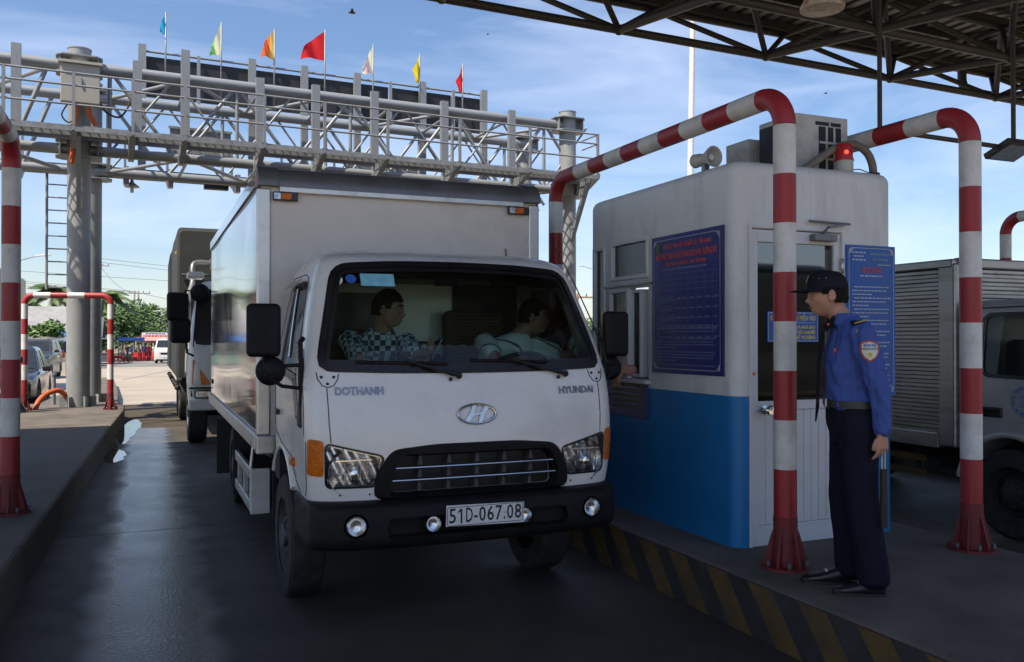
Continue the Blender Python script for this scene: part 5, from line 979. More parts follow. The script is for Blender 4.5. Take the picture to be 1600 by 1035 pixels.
def headmb(mb, M, ears=True, jaw=1.0):
    NU, NV = 96, 64; g = lambda v, s: math.exp(-(v / s) ** 2)
    def f(u, v):
        th = 2 * math.pi * u; ph = math.pi * (v - 0.5); cx, sx_ = math.cos(ph), math.sin(ph)
        x, y, z = 0.075 * cx * math.sin(th), -0.094 * cx * math.cos(th), 0.118 * sx_
        fr = max(0.0, -y / 0.094)
        if z < -0.015: t = (-0.015 - z) / 0.103; x *= 1 - 0.26 * t ** 1.8 * jaw
        if y > 0 and z < -0.03: y *= 1 - 0.55 * min(1, (-0.03 - z) / 0.08)
        if z > 0 and y > 0: y *= 1.06
        if z < -0.04 and y < 0: y -= 0.02 * min(1, (-0.04 - z) / 0.05) * fr
        if fr > 0.2:
            ax = abs(x); d = 0
            d -= 0.013 * g(x, 0.009) * g(z + 0.002, 0.026) + 0.025 * g(x, 0.0125) * g(z + 0.031, 0.014) + 0.009 * g(ax - 0.012, 0.008) * g(z + 0.036, 0.009)
            d += 0.011 * g(ax - 0.031, 0.017) * g(z - 0.010, 0.012); d -= 0.006 * g(ax - 0.032, 0.024) * g(z - 0.034, 0.010)
            d -= 0.0085 * g(x, 0.02) * g(z + 0.058, 0.007) + 0.008 * g(x, 0.018) * g(z + 0.074, 0.007); d += 0.006 * g(x, 0.026) * g(z + 0.066, 0.0035)
            d -= 0.016 * g(x, 0.024) * g(z + 0.098, 0.016); d -= 0.004 * g(ax - 0.042, 0.016) * g(z + 0.02, 0.018); d += 0.004 * g(ax - 0.045, 0.014) * g(z + 0.062, 0.022)
            y += d * min(1, (fr - 0.2) / 0.25)
        return M @ Vector((x, y, z))
    vs = [f(i / NU, j / NV) for j in range(NV + 1) for i in range(NU)]; fs = [(j * NU + i, j * NU + (i + 1) % NU, (j + 1) * NU + (i + 1) % NU, (j + 1) * NU + i) for j in range(NV) for i in range(NU)]
    mb.add(vs, fs, 0, True)
    if ears:
        for s in (-1, 1):
            k0 = len(mb.v); mb.sphere((0, 0, 0), 1, 16, 10, 0, (0.0085, 0.02, 0.031)); mb.xf_last(len(mb.v) - k0, M @ Matrix.Translation((s * 0.077, 0.012, -0.008)) @ Matrix.Rotation(R(s * 22), 4, 'Z') @ Matrix.Rotation(R(-12), 4, 'X'))
            k0 = len(mb.v); mb.tube([(s * 0.0, 0.018 * math.cos(R(a)), 0.029 * math.sin(R(a))) for a in range(-60, 200, 20)], 0.0042, 8); mb.xf_last(len(mb.v) - k0, M @ Matrix.Translation((s * 0.084, 0.014, -0.006)) @ Matrix.Rotation(R(s * 22), 4, 'Z'))
def handmb(mb, wr, d, nrm, thumb, curl=(0.5, 0.6, 0.7, 0.8), sc=1.0, spread=1.0):
    wr, d, nrm, thumb = Vector(wr), Vector(d).normalized(), Vector(nrm), Vector(thumb)      # d: wrist->fingers, nrm: palm side, thumb: towards thumb
    nrm = (nrm - d * nrm.dot(d)).normalized(); lat = d.cross(nrm); lat = lat if lat.dot(thumb) > 0 else -lat
    mb.loft([sec(wr + d * a * sc + nrm * 0.004, lat * w * sc, nrm * t * sc, 14, 2.6) for a, w, t in ((-0.01, 0.026, 0.019), (0.02, 0.034, 0.017), (0.055, 0.041, 0.0145), (0.085, 0.041, 0.013))])
    for k, (off, ln) in enumerate(((0.031, 0.072), (0.0105, 0.08), (-0.0105, 0.074), (-0.03, 0.058))):
        p = wr + d * 0.082 * sc + lat * off * sc; a = curl[k]; u = d.copy(); pts = [(p - d * 0.02 * sc, 0.0095 * sc), (p, 0.0092 * sc)]; f = ln * sc * 0.42; u = (d + lat * off * 3 * spread).normalized()
        for q in range(3): u = (Matrix.Rotation(a * (0.9 if q else 0.7), 3, nrm.cross(d) * -1) @ u) if False else (u * math.cos(a) + nrm * math.sin(a) - u * 0 if q == 0 else (u * math.cos(a) + (nrm * u.dot(d) - d * u.dot(nrm)).normalized() * math.sin(a))); u.normalize(); p = p + u * f; pts.append((p, (0.0088 - 0.0009 * q) * sc)); f *= 0.72
        chain(mb, pts, 10)
    p = wr + d * 0.022 * sc + lat * 0.03 * sc; pts = [(p - lat * 0.012, 0.012 * sc), (p + lat * 0.012 * sc + d * 0.018 * sc + nrm * 0.006, 0.0115 * sc), (p + lat * 0.02 * sc + d * 0.045 * sc + nrm * 0.014 * sc, 0.0098 * sc), (p + lat * 0.016 * sc + d * 0.068 * sc + nrm * 0.022 * sc, 0.0085 * sc)]; chain(mb, pts, 10)
def torso(mb, J, g=0.0, top=True, lo=-0.04):
    pv, wa, ch, nk = (Vector(J[k]) for k in ('pelvis', 'waist', 'chest', 'neck')); sh = (Vector(J['shL']) - Vector(J['shR'])); hx = (Vector(J['hipL']) - Vector(J['hipR'])).normalized(); sx_ = sh.normalized()
    def ay(a, b_, x): t = (b_ - a).normalized(); return x.cross(t).normalized()
    sm = (Vector(J['shL']) + Vector(J['shR'])) / 2; k = J.get('k', 1.0)
    S = [sec(pv - (pv - wa).normalized() * lo, hx * (0.165 + g) * k, ay(pv, wa, hx) * (0.105 + g) * k), sec(pv.lerp(wa, max(0.0, lo / 0.14) + 0.12), hx * (0.166 + g) * k, ay(pv, wa, hx) * (0.11 + g) * k), sec(wa, (hx + sx_).normalized() * (0.142 + g) * k, ay(pv, ch, sx_) * (0.098 + g) * k), sec(wa.lerp(ch, 0.55), sx_ * (0.155 + g) * k, ay(wa, nk, sx_) * (0.108 + g) * k), sec(ch, sx_ * (0.168 + g) * k, ay(wa, nk, sx_) * (0.112 + g) * k), sec(ch.lerp(sm, 0.72), sx_ * (0.172 + g * 0.8) * k, ay(ch, nk, sx_) * (0.095 + g * 0.7) * k), sec(sm + (nk - ch).normalized() * 0.035, sx_ * (0.115 + g * 0.6) * k, ay(ch, nk, sx_) * (0.07 + g * 0.5) * k), sec(nk, sx_ * (0.06 + g * 0.5), ay(ch, nk, sx_) * (0.06 + g * 0.5))]
    mb.loft(S)
def person(name, label, loc, rz, J, shirt, trousers, voxel=0.0055, hair=True, short=True, group=None, skin='skin', wr=0.006, seed=1.0, legs=True, cap=False, hands=None, lo=-0.05):
    root = empty(name, loc, rz); tag(root, label, 'person', group)
    V = lambda k: Vector(J[k]); M = Matrix.Translation(V('head')) @ J['hrot'].to_4x4()
    b = MB(); headmb(b, M); hd = M @ Vector((0, 0.02, -0.05)); nk = V('neck'); chain(b, [(nk + (nk - hd) * 0.3, 0.062), (nk, 0.057), (hd, 0.053)], 16); torso(b, J, -0.012)
    for s in 'LR':
        sh, el, w = V('sh' + s), V('el' + s), V('wr' + s); chain(b, [(sh, 0.052), (sh.lerp(el, 0.5), 0.045), (el, 0.038), (el.lerp(w, 0.3), 0.039), (el.lerp(w, 0.75), 0.030), (w, 0.026)])
        hnd = (hands or {}).get(s, ((0, 0, -1), (1 if s == 'R' else -1, 0, 0), (0, -1, 0), (0.35, 0.4, 0.45, 0.5))); handmb(b, w, hnd[0], hnd[1], hnd[2], hnd[3])
        hp, kn, an = V('hip' + s), V('kn' + s), V('an' + s); chain(b, [(hp, 0.08), (hp.lerp(kn, 0.5), 0.07), (kn, 0.052), (kn.lerp(an, 0.35), 0.05), (an, 0.038)])
    body = obj('body', remesh(b, voxel, 2), skin, root)
    b = MB(); torso(b, J, 0.016, lo=lo)
    for s in 'LR':
        sh, el, w = V('sh' + s), V('el' + s), V('wr' + s)
        if short: q = sh.lerp(el, 0.62); chain(b, [(sh, 0.07), (sh.lerp(el, 0.3), 0.066), (q, 0.064)], 18)
        else: chain(b, [(sh, 0.068), (sh.lerp(el, 0.4), 0.062), (el, 0.052), (el.lerp(w, 0.45), 0.05), (el.lerp(w, 0.85), 0.042), (el.lerp(w, 0.97), 0.036)], 18)
    so = obj('shirt', remesh(b, 0.009, 2, wr, seed), shirt, root)
    if legs:
        b = MB(); hx = (V('hipL') - V('hipR')).normalized(); pv = V('pelvis'); up = (V('waist') - pv).normalized()
        b.loft([sec(pv - up * 0.13, hx * 0.165, hx.cross(up) * 0.12), sec(pv - up * 0.03, hx * 0.178, hx.cross(up) * 0.128), sec(pv + up * 0.075, hx * 0.165, hx.cross(up) * 0.118)])
        for s in 'LR':
            hp, kn, an = V('hip' + s), V('kn' + s), V('an' + s); chain(b, [(hp, 0.1), (hp.lerp(kn, 0.5), 0.09), (kn, 0.084), (kn.lerp(an, 0.5), 0.082), (an + (kn - an).normalized() * 0.0, 0.083)], 20)
        obj('trousers', remesh(b, 0.01, 2, 0.008, seed + 3, (7, 7, 3)), trousers, root)
    # hair, brows, eyes
    if hair:
        b = MB()
        def hf(u, v):
            th = 2 * math.pi * u; ph = math.pi * (0.5 - v * 0.62); x, y, z = 0.083 * math.cos(ph) * math.sin(th), -0.103 * math.cos(ph) * math.cos(th), 0.131 * math.sin(ph)
            if y > 0: y *= 1.05
            low = -0.05 if y > 0.02 else (0.052 if y < -0.055 else 0.0 if abs(x) > 0.06 and y > -0.035 else 0.045); z = max(z, low)
            q = 1 + 0.05 * noise.noise(Vector((x * 60, y * 60, z * 25))) + 0.03 * noise.noise(Vector((x * 160, y * 160, z * 60))); return M @ Vector((x * q, y * q, z * q + 0.002))
        b.grid(hf, 72, 30); b.build('hair', 'hair', root)
    for s in (-1, 1):
        MB().sphere(M @ Vector((s * 0.031, -0.074, 0.010)), 0.0105, 14, 10).build('eye', 'eye_white', root); MB().sphere(M @ Vector((s * 0.031 - 0.0, -0.0808, 0.010)), 0.0055, 10, 8).build('iris', 'eye_dark', root)
        b = MB(); b.tube([M @ Vector((s * x, y, z)) for x, y, z in ((0.012, -0.092, 0.029), (0.025, -0.092, 0.034), (0.04, -0.085, 0.034), (0.05, -0.074, 0.029))], [0.003, 0.0042, 0.0038, 0.002], 6); b.build('eyebrow', 'hair', root)
        b = MB(); b.tube([M @ Vector((s * x, y, z)) for x, y, z in ((0.018, -0.0825, 0.014), (0.03, -0.0845, 0.0185), (0.043, -0.078, 0.013))], 0.0025, 6); b.build('eyelid', skin, root)
    b = MB(); b.tube([M @ Vector((x, y, -0.0665)) for x, y in ((-0.023, -0.089), (-0.012, -0.0975), (0, -0.1), (0.012, -0.0975), (0.023, -0.089))], [0.0015, 0.003, 0.0035, 0.003, 0.0015], 8); b.build('lips', 'lip', root)
    return root, M, so
RX = lambda d: Matrix.Rotation(R(d), 3, 'X'); RY = lambda d: Matrix.Rotation(R(d), 3, 'Y'); RZ = lambda d: Matrix.Rotation(R(d), 3, 'Z')
# ---- guard
J = dict(pelvis=(0, 0.02, 0.93), waist=(0, 0.0, 1.07), chest=(0, 0.01, 1.26), neck=(0, -0.035, 1.455), head=(0, -0.105, 1.585), hrot=RZ(-4) @ RX(2), shL=(0.18, 0.025, 1.385), shR=(-0.185, 0.0, 1.385), elL=(0.205, 0.11, 1.105), wrL=(0.2, 0.13, 0.865), elR=(-0.215, 0.085, 1.11), wrR=(-0.20, 0.06, 0.87), hipL=(0.09, 0.03, 0.88), hipR=(-0.09, 0.01, 0.88), knL=(0.095, 0.045, 0.50), knR=(-0.10, 0.0, 0.50), anL=(0.10, 0.105, 0.075), anR=(-0.105, 0.035, 0.075), k=0.98)
gd, GM, gso = person('person', 'security guard in blue shirt, navy trousers and black cap standing beside the booth', (3.49, 3.64, K), R(-123), J, 'guard_blue', 'guard_navy', voxel=0.0045, hair=True, short=False, wr=0.02, seed=2.0, hands={'L': ((0, -0.02, -1), (-0.6, -0.5, 0), (0.2, -1, 0), (0.3, 0.42, 0.5, 0.55)), 'R': ((0, -0.1, -1), (1, 0, 0), (0, -1, 0), (0.4, 0.5, 0.5, 0.5))}, lo=0.06)
# cap
b = MB()
def cf(u, v):
    th = 2 * math.pi * u; ph = math.pi * 0.5 * v; r = 1.0; z0 = 0.038; c = math.cos(ph) ** 0.55; x, y = 0.087 * c * math.sin(th), -0.106 * c * math.cos(th) + 0.002; z = z0 + 0.092 * math.sin(ph) + (0.012 * max(0, math.cos(th)) * math.sin(ph * 1.6)); z += 0.012 * max(0, -math.cos(th)) * (-(1 - v)); return GM @ Vector((x, y, z))
b.grid(cf, 48, 12); cap = b.build('cap', 'cap_black', gd)
b = MB()
for dz in (0.0, -0.004): b.grid(lambda u, v, dz=dz: GM @ Vector((math.sin(R(-78 + 156 * u)) * (0.084 + 0.004 * v), -0.002 - math.cos(R(-78 + 156 * u)) * (0.102 + 0.095 * v * math.cos(R(-60 + 120 * u)) ** 0.5), 0.042 + dz - 0.014 * v - 0.012 * abs(2 * u - 1) ** 2 * v)), 24, 6)
b.build('cap_visor', 'cap_black', cap)
pb = [(0, 0.03), (0.022, 0.028), (0.022, 0.0), (0.0, -0.018), (-0.022, 0.0), (-0.022, 0.028)]
def capbadge(k, dy, m, nm, par): b = MB(); b.add([GM @ Vector((x * k, -0.1005 - dy - 0.16 * (0.03 - z) * 0.3 + 0.012 * max(0, (z - 0.0) / 0.03) , 0.082 + z * k)) for x, z in pb], [tuple(range(6))]); return b.build(nm, m, par)
cbg = capbadge(1, 0.006, 'road_white', 'cap_badge', cap); capbadge(0.72, 0.008, 'poster_red', 'badge_centre', cbg)
for a in (62, 82): MB().sphere(GM @ Vector((math.sin(R(a)) * 0.0885, -math.cos(R(a)) * 0.106, 0.088)), 0.003, 8, 6).build('eyelet', 'alu', cap)
# shirt trimmings
def onshirt(p, dirn, hit=gso):
    ok, loc, nrm, _ = hit.ray_cast(Vector(p), Vector(dirn).normalized()); return (loc, nrm) if ok else (Vector(p), -Vector(dirn).normalized())
b = MB(); b.loft([[Vector((0.0, -0.025, 0)) + Vector(q) for q in sec((0, 0, z), (w, 0, 0), (0, d, 0), 28, 2.1)] for z, w, d in ((1.425, 0.082, 0.078), (1.455, 0.071, 0.07), (1.485, 0.068, 0.067), (1.484, 0.064, 0.063), (1.43, 0.07, 0.068))], caps=False); b.build('collar', 'guard_blue', gso)
for s in (-1, 1):
    b = MB(); b.add([(s * 0.012, -0.108, 1.445), (s * 0.062, -0.085, 1.475), (s * 0.072, -0.092, 1.415), (s * 0.045, -0.125, 1.385), (s * 0.014, -0.102, 1.45), (s * 0.06, -0.08, 1.478), (s * 0.068, -0.084, 1.418), (s * 0.045, -0.115, 1.39)], [(0, 1, 2, 3), (7, 6, 5, 4), (0, 4, 5, 1), (1, 5, 6, 2), (2, 6, 7, 3), (3, 7, 4, 0)]); ct = b.build('collar_tab', 'cap_black', gso); MB().sphere((s * 0.052, -0.112, 1.425), 0.008, 8, 6).build('collar_pin', 'poster_red', ct)
    ep = MB(); A = []
    for t in (0, 0.5, 1):
        x = s * (0.10 + 0.1 * t)
        for y in (-0.028, 0.028):
            l, n = onshirt((x, y + 0.02, 1.7), (0, 0, -1)); A.append(l + Vector((0, 0, 0.006)))
    ep.add(A, [(0, 1, 3, 2), (2, 3, 5, 4)]); epo = ep.build('epaulette', 'cap_black', gso); sd_ = epo.modifiers.new('s', 'SOLIDIFY'); sd_.thickness = 0.006; sd_.offset = 1
    MB().tube([A[4] + Vector((0, 0, 0.008)), A[5] + Vector((0, 0, 0.008))], 0.004, 6).build('gold_bar', 'flag_gold', epo)
# shoulder patch: shield on the left sleeve
pc, pn = onshirt((0.6, 0.055, 1.285), (-1, 0, 0)); pn = (pn + Vector((0.5, 0, 0))).normalized(); pu = (Vector((0, 0, 1)) - pn * pn.z).normalized(); pr_ = pu.cross(pn)
SHD = smoothpoly([(-0.046, 0.045), (0, 0.056), (0.046, 0.045), (0.048, 0.0), (0.03, -0.035), (0.0, -0.058), (-0.03, -0.035), (-0.048, 0.0)], 0.012)
def shield(k, off, m, nm, par):
    b = MB()
    def fn(x, z):
        w = pc + pr_ * x * k + pu * z * k; l, n = onshirt(w + pn * 0.1, -pn); return l + pn * off
    patch(b, SHD, fn, 5); return b.build(nm, m, par)
sp = shield(1.0, 0.004, 'orange', 'sleeve_patch', gso); shield(0.84, 0.006, 'road_white', 'patch_field', sp)
PR = Matrix((pr_, pu, pn)).transposed()
def onp(x, z): w = pc + pr_ * x + pu * z; l, n = onshirt(w + pn * 0.1, -pn); return l + pn * 0.009
txt('patch_text', 'BẢO VỆ', 0.018, 'chair_blue', sp, onp(0, 0.028), PR, 0.0004, offset=0.0006); txt('patch_text', 'ĐÔNG PHƯƠNG', 0.012, 'leaf_b', sp, onp(0, 0.010), PR, 0.0004, offset=0.0004)
b = MB(); cst = onp(0, -0.02); b.add([cst + pr_ * ((0.018 if k % 2 == 0 else 0.0075) * math.sin(2 * math.pi * k / 10)) + pu * ((0.018 if k % 2 == 0 else 0.0075) * math.cos(2 * math.pi * k / 10)) + pn * 0.001 for k in range(10)], [tuple(range(10))]); b.build('patch_star', 'flag_yellow', sp)
l, n = onshirt((0.10, -0.5, 1.285), (0, 1, 0)); b = MB(); b.lathe([(0.0001, -0.004), (0.016, -0.003), (0.018, 0.004)], l, 'y', 16, cap=False); nb = b.build('breast_badge', 'poster_red', gso); MB().lathe([(0.0001, -0.007), (0.011, -0.006)], l, 'y', 14).build('badge_centre', 'road_white', nb)
l, n = onshirt((0.095, -0.5, 1.17), (0, 1, 0)); b = MB(); b.grid(lambda u, v: (lambda q: onshirt((0.05 + 0.09 * u, -0.5, 1.11 + 0.11 * v), (0, 1, 0))[0] + Vector((0, -0.004, 0)))(0), 8, 8); b.build('breast_pocket', 'guard_blue', gso)
b = MB(); b.add([(-0.022, -0.125, 1.43), (0.022, -0.125, 1.43), (0.028, -0.158, 1.22), (0.036, -0.165, 0.98), (0.004, -0.175, 0.90), (-0.03, -0.165, 0.98), (-0.026, -0.158, 1.22)], [(0, 1, 2, 6), (6, 2, 3, 5), (5, 3, 4)]); tie = b.build('tie', 'guard_navy', gso); s_ = tie.modifiers.new('s', 'SOLIDIFY'); s_.thickness = 0.008
b = MB(); b.loft([sec((0, 0.018, z), (0.176, 0, 0), (0, 0.131, 0), 40) for z in (0.985, 1.02)], caps=False); b.loft([sec((0, 0.018, z), (0.182, 0, 0), (0, 0.137, 0), 40) for z in (0.983, 1.022)], caps=False); bl = b.build('belt', 'belt', gd); MB().box((0, -0.118, 1.003), (0.055, 0.012, 0.045)).build('buckle', 'alu', bl, 0.004)
for s in (-1, 1):
    x0, y0 = (0.10, 0.095) if s > 0 else (-0.105, -0.035); b = MB()
    b.loft([sec((x0, y0 + dy, zc), (w, 0, 0), (0, 0, h), 20, 2.4) for dy, w, h, zc in ((0.065, 0.022, 0.03, 0.038), (0.05, 0.036, 0.042, 0.042), (0.0, 0.04, 0.046, 0.046), (-0.05, 0.043, 0.037, 0.037), (-0.11, 0.047, 0.028, 0.028), (-0.16, 0.042, 0.022, 0.022), (-0.195, 0.026, 0.015, 0.017))]); shoe = obj('shoe', remesh(b, 0.005, 2), 'leather', gd)
    MB().prism(resample(smoothpoly([(x0 - 0.04, y0 + 0.068), (x0 + 0.04, y0 + 0.068), (x0 + 0.05, y0 - 0.1), (x0 + 0.03, y0 - 0.2), (x0 - 0.03, y0 - 0.2), (x0 - 0.05, y0 - 0.1)], 0.03), 40), 'z', 0.0, 0.016).build('sole', 'black_rubber', shoe); MB().bx(x0 - 0.02, x0 + 0.02, y0 - 0.075, y0 - 0.06, 0.066, 0.074).build('shoe_buckle', 'alu', shoe)
# baton held by the guard
GW = Matrix.Translation((3.49, 3.64, K)) @ Matrix.Rotation(R(-123), 4, 'Z')
hp_ = GW @ Vector((0.185, 0.135, 0.775)); bt = empty('baton', (hp_.x, hp_.y, hp_.z - 0.4)); tag(bt, 'black baton hanging from the guard\'s hand on a wire loop', 'baton')
MB().tube([(0, 0, 0.0), (0, 0, 0.3)], 0.019, 14).build('stick', 'black_rubber', bt); MB().tube([(-0.009, 0, 0.29), (-0.01, 0, 0.41), (0.0, 0, 0.425), (0.01, 0, 0.41), (0.009, 0, 0.29)], 0.0025, 6).build('wire_loop', 'alu', bt)
# ---- passenger and driver (truck local: seat height about 1.2 m)
J = dict(pelvis=(-0.02, 0.18, 0.08), waist=(-0.02, 0.10, 0.24), chest=(0.0, -0.04, 0.40), neck=(0.03, -0.15, 0.555), head=(0.05, -0.20, 0.68), hrot=RZ(62) @ RX(6), shL=(0.17, -0.17, 0.47), shR=(-0.17, -0.06, 0.49), elL=(0.22, -0.40, 0.36), wrL=(0.20, -0.50, 0.40), elR=(-0.14, -0.36, 0.32), wrR=(0.13, -0.47, 0.33), hipL=(0.09, 0.12, 0.05), hipR=(-0.11, 0.16, 0.05), knL=(0.12, -0.28, 0.06), knR=(-0.12, -0.26, 0.06), anL=(0.12, -0.32, -0.36), anR=(-0.12, -0.3, -0.36), k=0.92)
pp = person('person', 'passenger in black and white checked shirt leaning on the dashboard with a phone', (TX - 0.40, TY + 0.98, 1.165), 0, J, 'plaid', 'cloth_dark', voxel=0.006, wr=0.005, seed=5.0, skin='skin_dark', hands={'R': ((0.95, -0.15, 0.25), (0.1, -0.2, 1), (0, -0.4, 0.9), (0.7, 0.8, 0.85, 0.9)), 'L': ((0.3, -0.6, 0.3), (-0.8, 0, 0.3), (0, -0.2, 1), (0.7, 0.8, 0.85, 0.9))})[0]
ph = empty('mobile_phone', (TX - 0.40 + 0.265, TY + 0.98 - 0.52, 1.165 + 0.43)); tag(ph, 'mobile phone held by the passenger in the truck cab', 'phone'); MB().box((0, 0, 0), (0.012, 0.07, 0.14), RY(28)).build('case', 'alu_dark', ph, 0.004); MB().box((-0.0065, 0, 0.0), (0.002, 0.06, 0.12), RY(28)).build('screen', 'dark_window', ph)
J = dict(pelvis=(-0.06, 0.14, 0.08), waist=(-0.03, 0.10, 0.24), chest=(0.05, 0.02, 0.41), neck=(0.145, -0.04, 0.535), head=(0.215, -0.08, 0.645), hrot=RZ(68) @ RX(4), shL=(0.21, -0.09, 0.44), shR=(-0.11, 0.03, 0.475), elL=(0.46, -0.16, 0.36), wrL=(0.70, -0.14, 0.345), elR=(-0.10, -0.22, 0.34), wrR=(0.03, -0.36, 0.36), hipL=(0.06, 0.12, 0.05), hipR=(-0.14, 0.12, 0.05), knL=(0.08, -0.28, 0.06), knR=(-0.14, -0.28, 0.06), anL=(0.08, -0.3, -0.36), anR=(-0.14, -0.3, -0.36), k=0.92)
person('person', 'truck driver in white striped shirt reaching out of the cab window towards the booth', (TX + 0.50, TY + 0.98, 1.165), 0, J, 'tee_white', 'cloth_dark', voxel=0.006, wr=0.005, seed=8.0, skin='skin_dark', hands={'L': ((1, 0.1, -0.1), (0, -0.3, -1), (0, -1, 0), (0.4, 0.5, 0.55, 0.6)), 'R': ((0.6, -0.3, 0.1), (0, -0.6, -1), (0, -1, 0.3), (0.8, 0.9, 0.9, 0.9))})
# ---- clerk in the booth: arm out of the window
J = dict(pelvis=(0, 0.12, 0.08), waist=(0, 0.09, 0.24), chest=(0, 0.03, 0.42), neck=(0, -0.01, 0.58), head=(0, -0.03, 0.70), hrot=RZ(0), shL=(0.18, 0.02, 0.51), shR=(-0.18, -0.01, 0.51), elL=(0.2, -0.14, 0.27), wrL=(0.08, -0.3, 0.25), elR=(-0.14, -0.22, 0.40), wrR=(-0.10, -0.47, 0.435), hipL=(0.09, 0.1, 0.05), hipR=(-0.09, 0.1, 0.05), knL=(0.1, -0.15, 0.03), knR=(-0.1, -0.15, 0.03), anL=(0.1, -0.1, -0.38), anR=(-0.1, -0.1, -0.38), k=0.9)
person('person', 'toll clerk in pink sleeves holding one arm out of the booth window', (3.88, 5.84, 0.985), R(-90), J, 'sleeve_pink', 'cloth_dark', voxel=0.006, short=False, wr=0.006, seed=11.0, skin='skin', hands={'R': ((0.0, -0.55, -0.85), (0, 0.5, -0.4), (-1, 0, 0), (0.25, 0.3, 0.35, 0.4)), 'L': ((-0.5, -0.5, 0), (0, 0, -1), (-1, 0, 0), (0.3, 0.3, 0.3, 0.3))})
# ------------------------------------------------------------------ tarpaulin truck behind
HX, HY = 1.70, 13.55
hn_ = empty('tarpaulin_truck', (HX, HY, 0)); tag(hn_, 'white lorry with dark green tarpaulin body queuing behind the box truck', 'truck')
def hring(z, y0, w, yr=1.75): return [(p[0], p[1], z) for p in rrect(-w, w, y0, yr, [0.1, 0.1, 0.14, 0.14], 8)]
cuts = [MB().prism(resample(smoothpoly([(-1.09, 1.56), (1.09, 1.56), (1.03, 2.38), (-1.03, 2.38)], 0.1), 60), 'y', -0.2, 0.45), MB().prism(resample(smoothpoly([(0.32, 1.5), (1.3, 1.5), (1.3, 2.3), (0.5, 2.3)], 0.08), 40), 'x', -1.4, -1.06), MB().lathe([(0.62, -1.4), (0.62, 1.4)], (0, 1.35, 0.52), 'x', 40)]
me = carve(MB().loft([hring(0.62, 0.06, 1.13), hring(0.9, 0.02, 1.15), hring(1.3, 0.02, 1.15), hring(1.5, 0.05, 1.14), hring(2.0, 0.17, 1.1), hring(2.35, 0.28, 1.05), hring(2.47, 0.36, 1.0), hring(2.54, 0.52, 0.9)]).mesh('c'), cuts); me.materials.clear(); hc = obj('cab', me, 'truck_white', hn_)
for p in me.polygons: p.use_smooth = True
e_ = hc.modifiers.new('es', 'EDGE_SPLIT'); e_.split_angle = R(35)
MB().grid(lambda u, v: ((-1 + 2 * u) * (1.1 - 0.07 * v), 0.09 + 0.2 * v, 1.53 + 0.87 * v), 6, 4).build('windscreen', 'dark_window', hn_); MB().bx(-1.115, -1.085, 0.33, 1.28, 1.5, 2.3).build('side_window', 'dark_window', hn_)
for s in (-1, 1):
    b = MB(); q = [(s * 1.1, 1.36), (s * 0.86, 0.98), (s * 1.11, 0.98)]; q = smoothpoly(q, 0.03); vs = [(x, -0.012 + 0.1 * (max(0, abs(x) - 1.0) / 0.13) ** 2, z) for x, z in q]; b.add(vs, [tuple(range(len(q)))]); ti = b.build('turn_signal', 'amber', hn_); so_ = ti.modifiers.new('s', 'SOLIDIFY'); so_.thickness = 0.03
    hl = MB().box((s * 0.94, 0.03, 0.84), (0.28, 0.08, 0.13), RZ(s * 10)).build('headlight', 'gloss_black', hn_, 0.03); MB().box((s * 0.94, -0.008, 0.84), (0.24, 0.02, 0.1), RZ(s * 10)).build('lens', 'headlamp', hl, 0.02)
    MB().bx(s * 0.75 - 0.4, s * 0.75 + 0.4, -0.002, 0.05, 0.915, 0.945).build('trim_line', 'gloss_black', hn_)
    MB().box((s * 0.85, 0.05, 0.68), (0.62, 0.16, 0.16)).build('bumper_end', 'truck_white', hn_, 0.03); MB().box((s * 1.1, 0.12, 0.85), (0.05, 0.1, 0.09)).build('reflector', 'gloss_black', hn_)
    mm = MB().box((s * 1.31, -0.02, 2.12), (0.3, 0.1, 0.42), RZ(s * -6)).build('mirror', 'black_plastic', hn_, 0.05, seg=3); MB().box((s * 1.27, 0.0, 1.77), (0.28, 0.1, 0.36), RZ(s * -6)).build('lower_mirror', 'black_plastic', mm, 0.05, seg=3); MB().tube([(s * 1.02, 0.2, 2.36), (s * 1.2, 0.05, 2.36), (s * 1.2, 0.02, 1.9), (s * 1.18, 0.02, 1.45), (s * 1.08, 0.08, 1.4)], 0.018, 8).build('mirror_bracket', 'black_plastic', mm); MB().sphere((s * 1.0, 0.05, 2.33), 0.14, 14, 8, 0, (1, 0.5, 1)).build('round_mirror', 'black_plastic', mm)
    wheel('wheel', s * 0.98, 1.35, 0.5, 0.28, s, hn_); wheel('wheel', s * 0.98, 5.6, 0.5, 0.28, s, hn_); wheel('wheel', s * 0.98, 6.9, 0.5, 0.28, s, hn_); MB().bx(s * 0.4 - 0.05, s * 0.4 + 0.05, 0.4, 9.4, 0.7, 0.95).build('chassis_rail', 'chassis', hn_)
    MB().bx(s * 1.2 - 0.02, s * 1.2 + 0.02, 2.3, 9.4, 0.95, 1.55).build('side_board', 'alu', hn_)
    for k in range(8): MB().sphere((s * 1.24, 2.4 + k * 0.9, 0.82), 0.05, 8, 6).build('side_lamp', 'chassis', hn_)
MB().bx(-0.6, 0.6, -0.03, 0.1, 0.6, 0.76).build('bumper', 'chassis', hn_); MB().bx(-0.7, 0.7, -0.005, 0.02, 0.98, 1.35).build('grille', 'gloss_black', hn_); MB().bx(-0.9, 0.9, 1.25, 1.45, 0.42, 0.58).build('front_axle', 'chassis', hn_); MB().bx(-0.8, 0.8, 0.3, 2.0, 0.6, 1.1).build('engine_block', 'chassis', hn_)
def tring(y, w, zt, inn=0.0): return [(x + 0.02 * noise.noise(Vector((x * 2, y * 1.5, z))), y + 0.03 * noise.noise(Vector((x * 1.4, z * 1.6, y))), z) for x, z in rrect(-w, w, 1.0, zt, [0.07, 0.07, 0.02, 0.02], 6)]
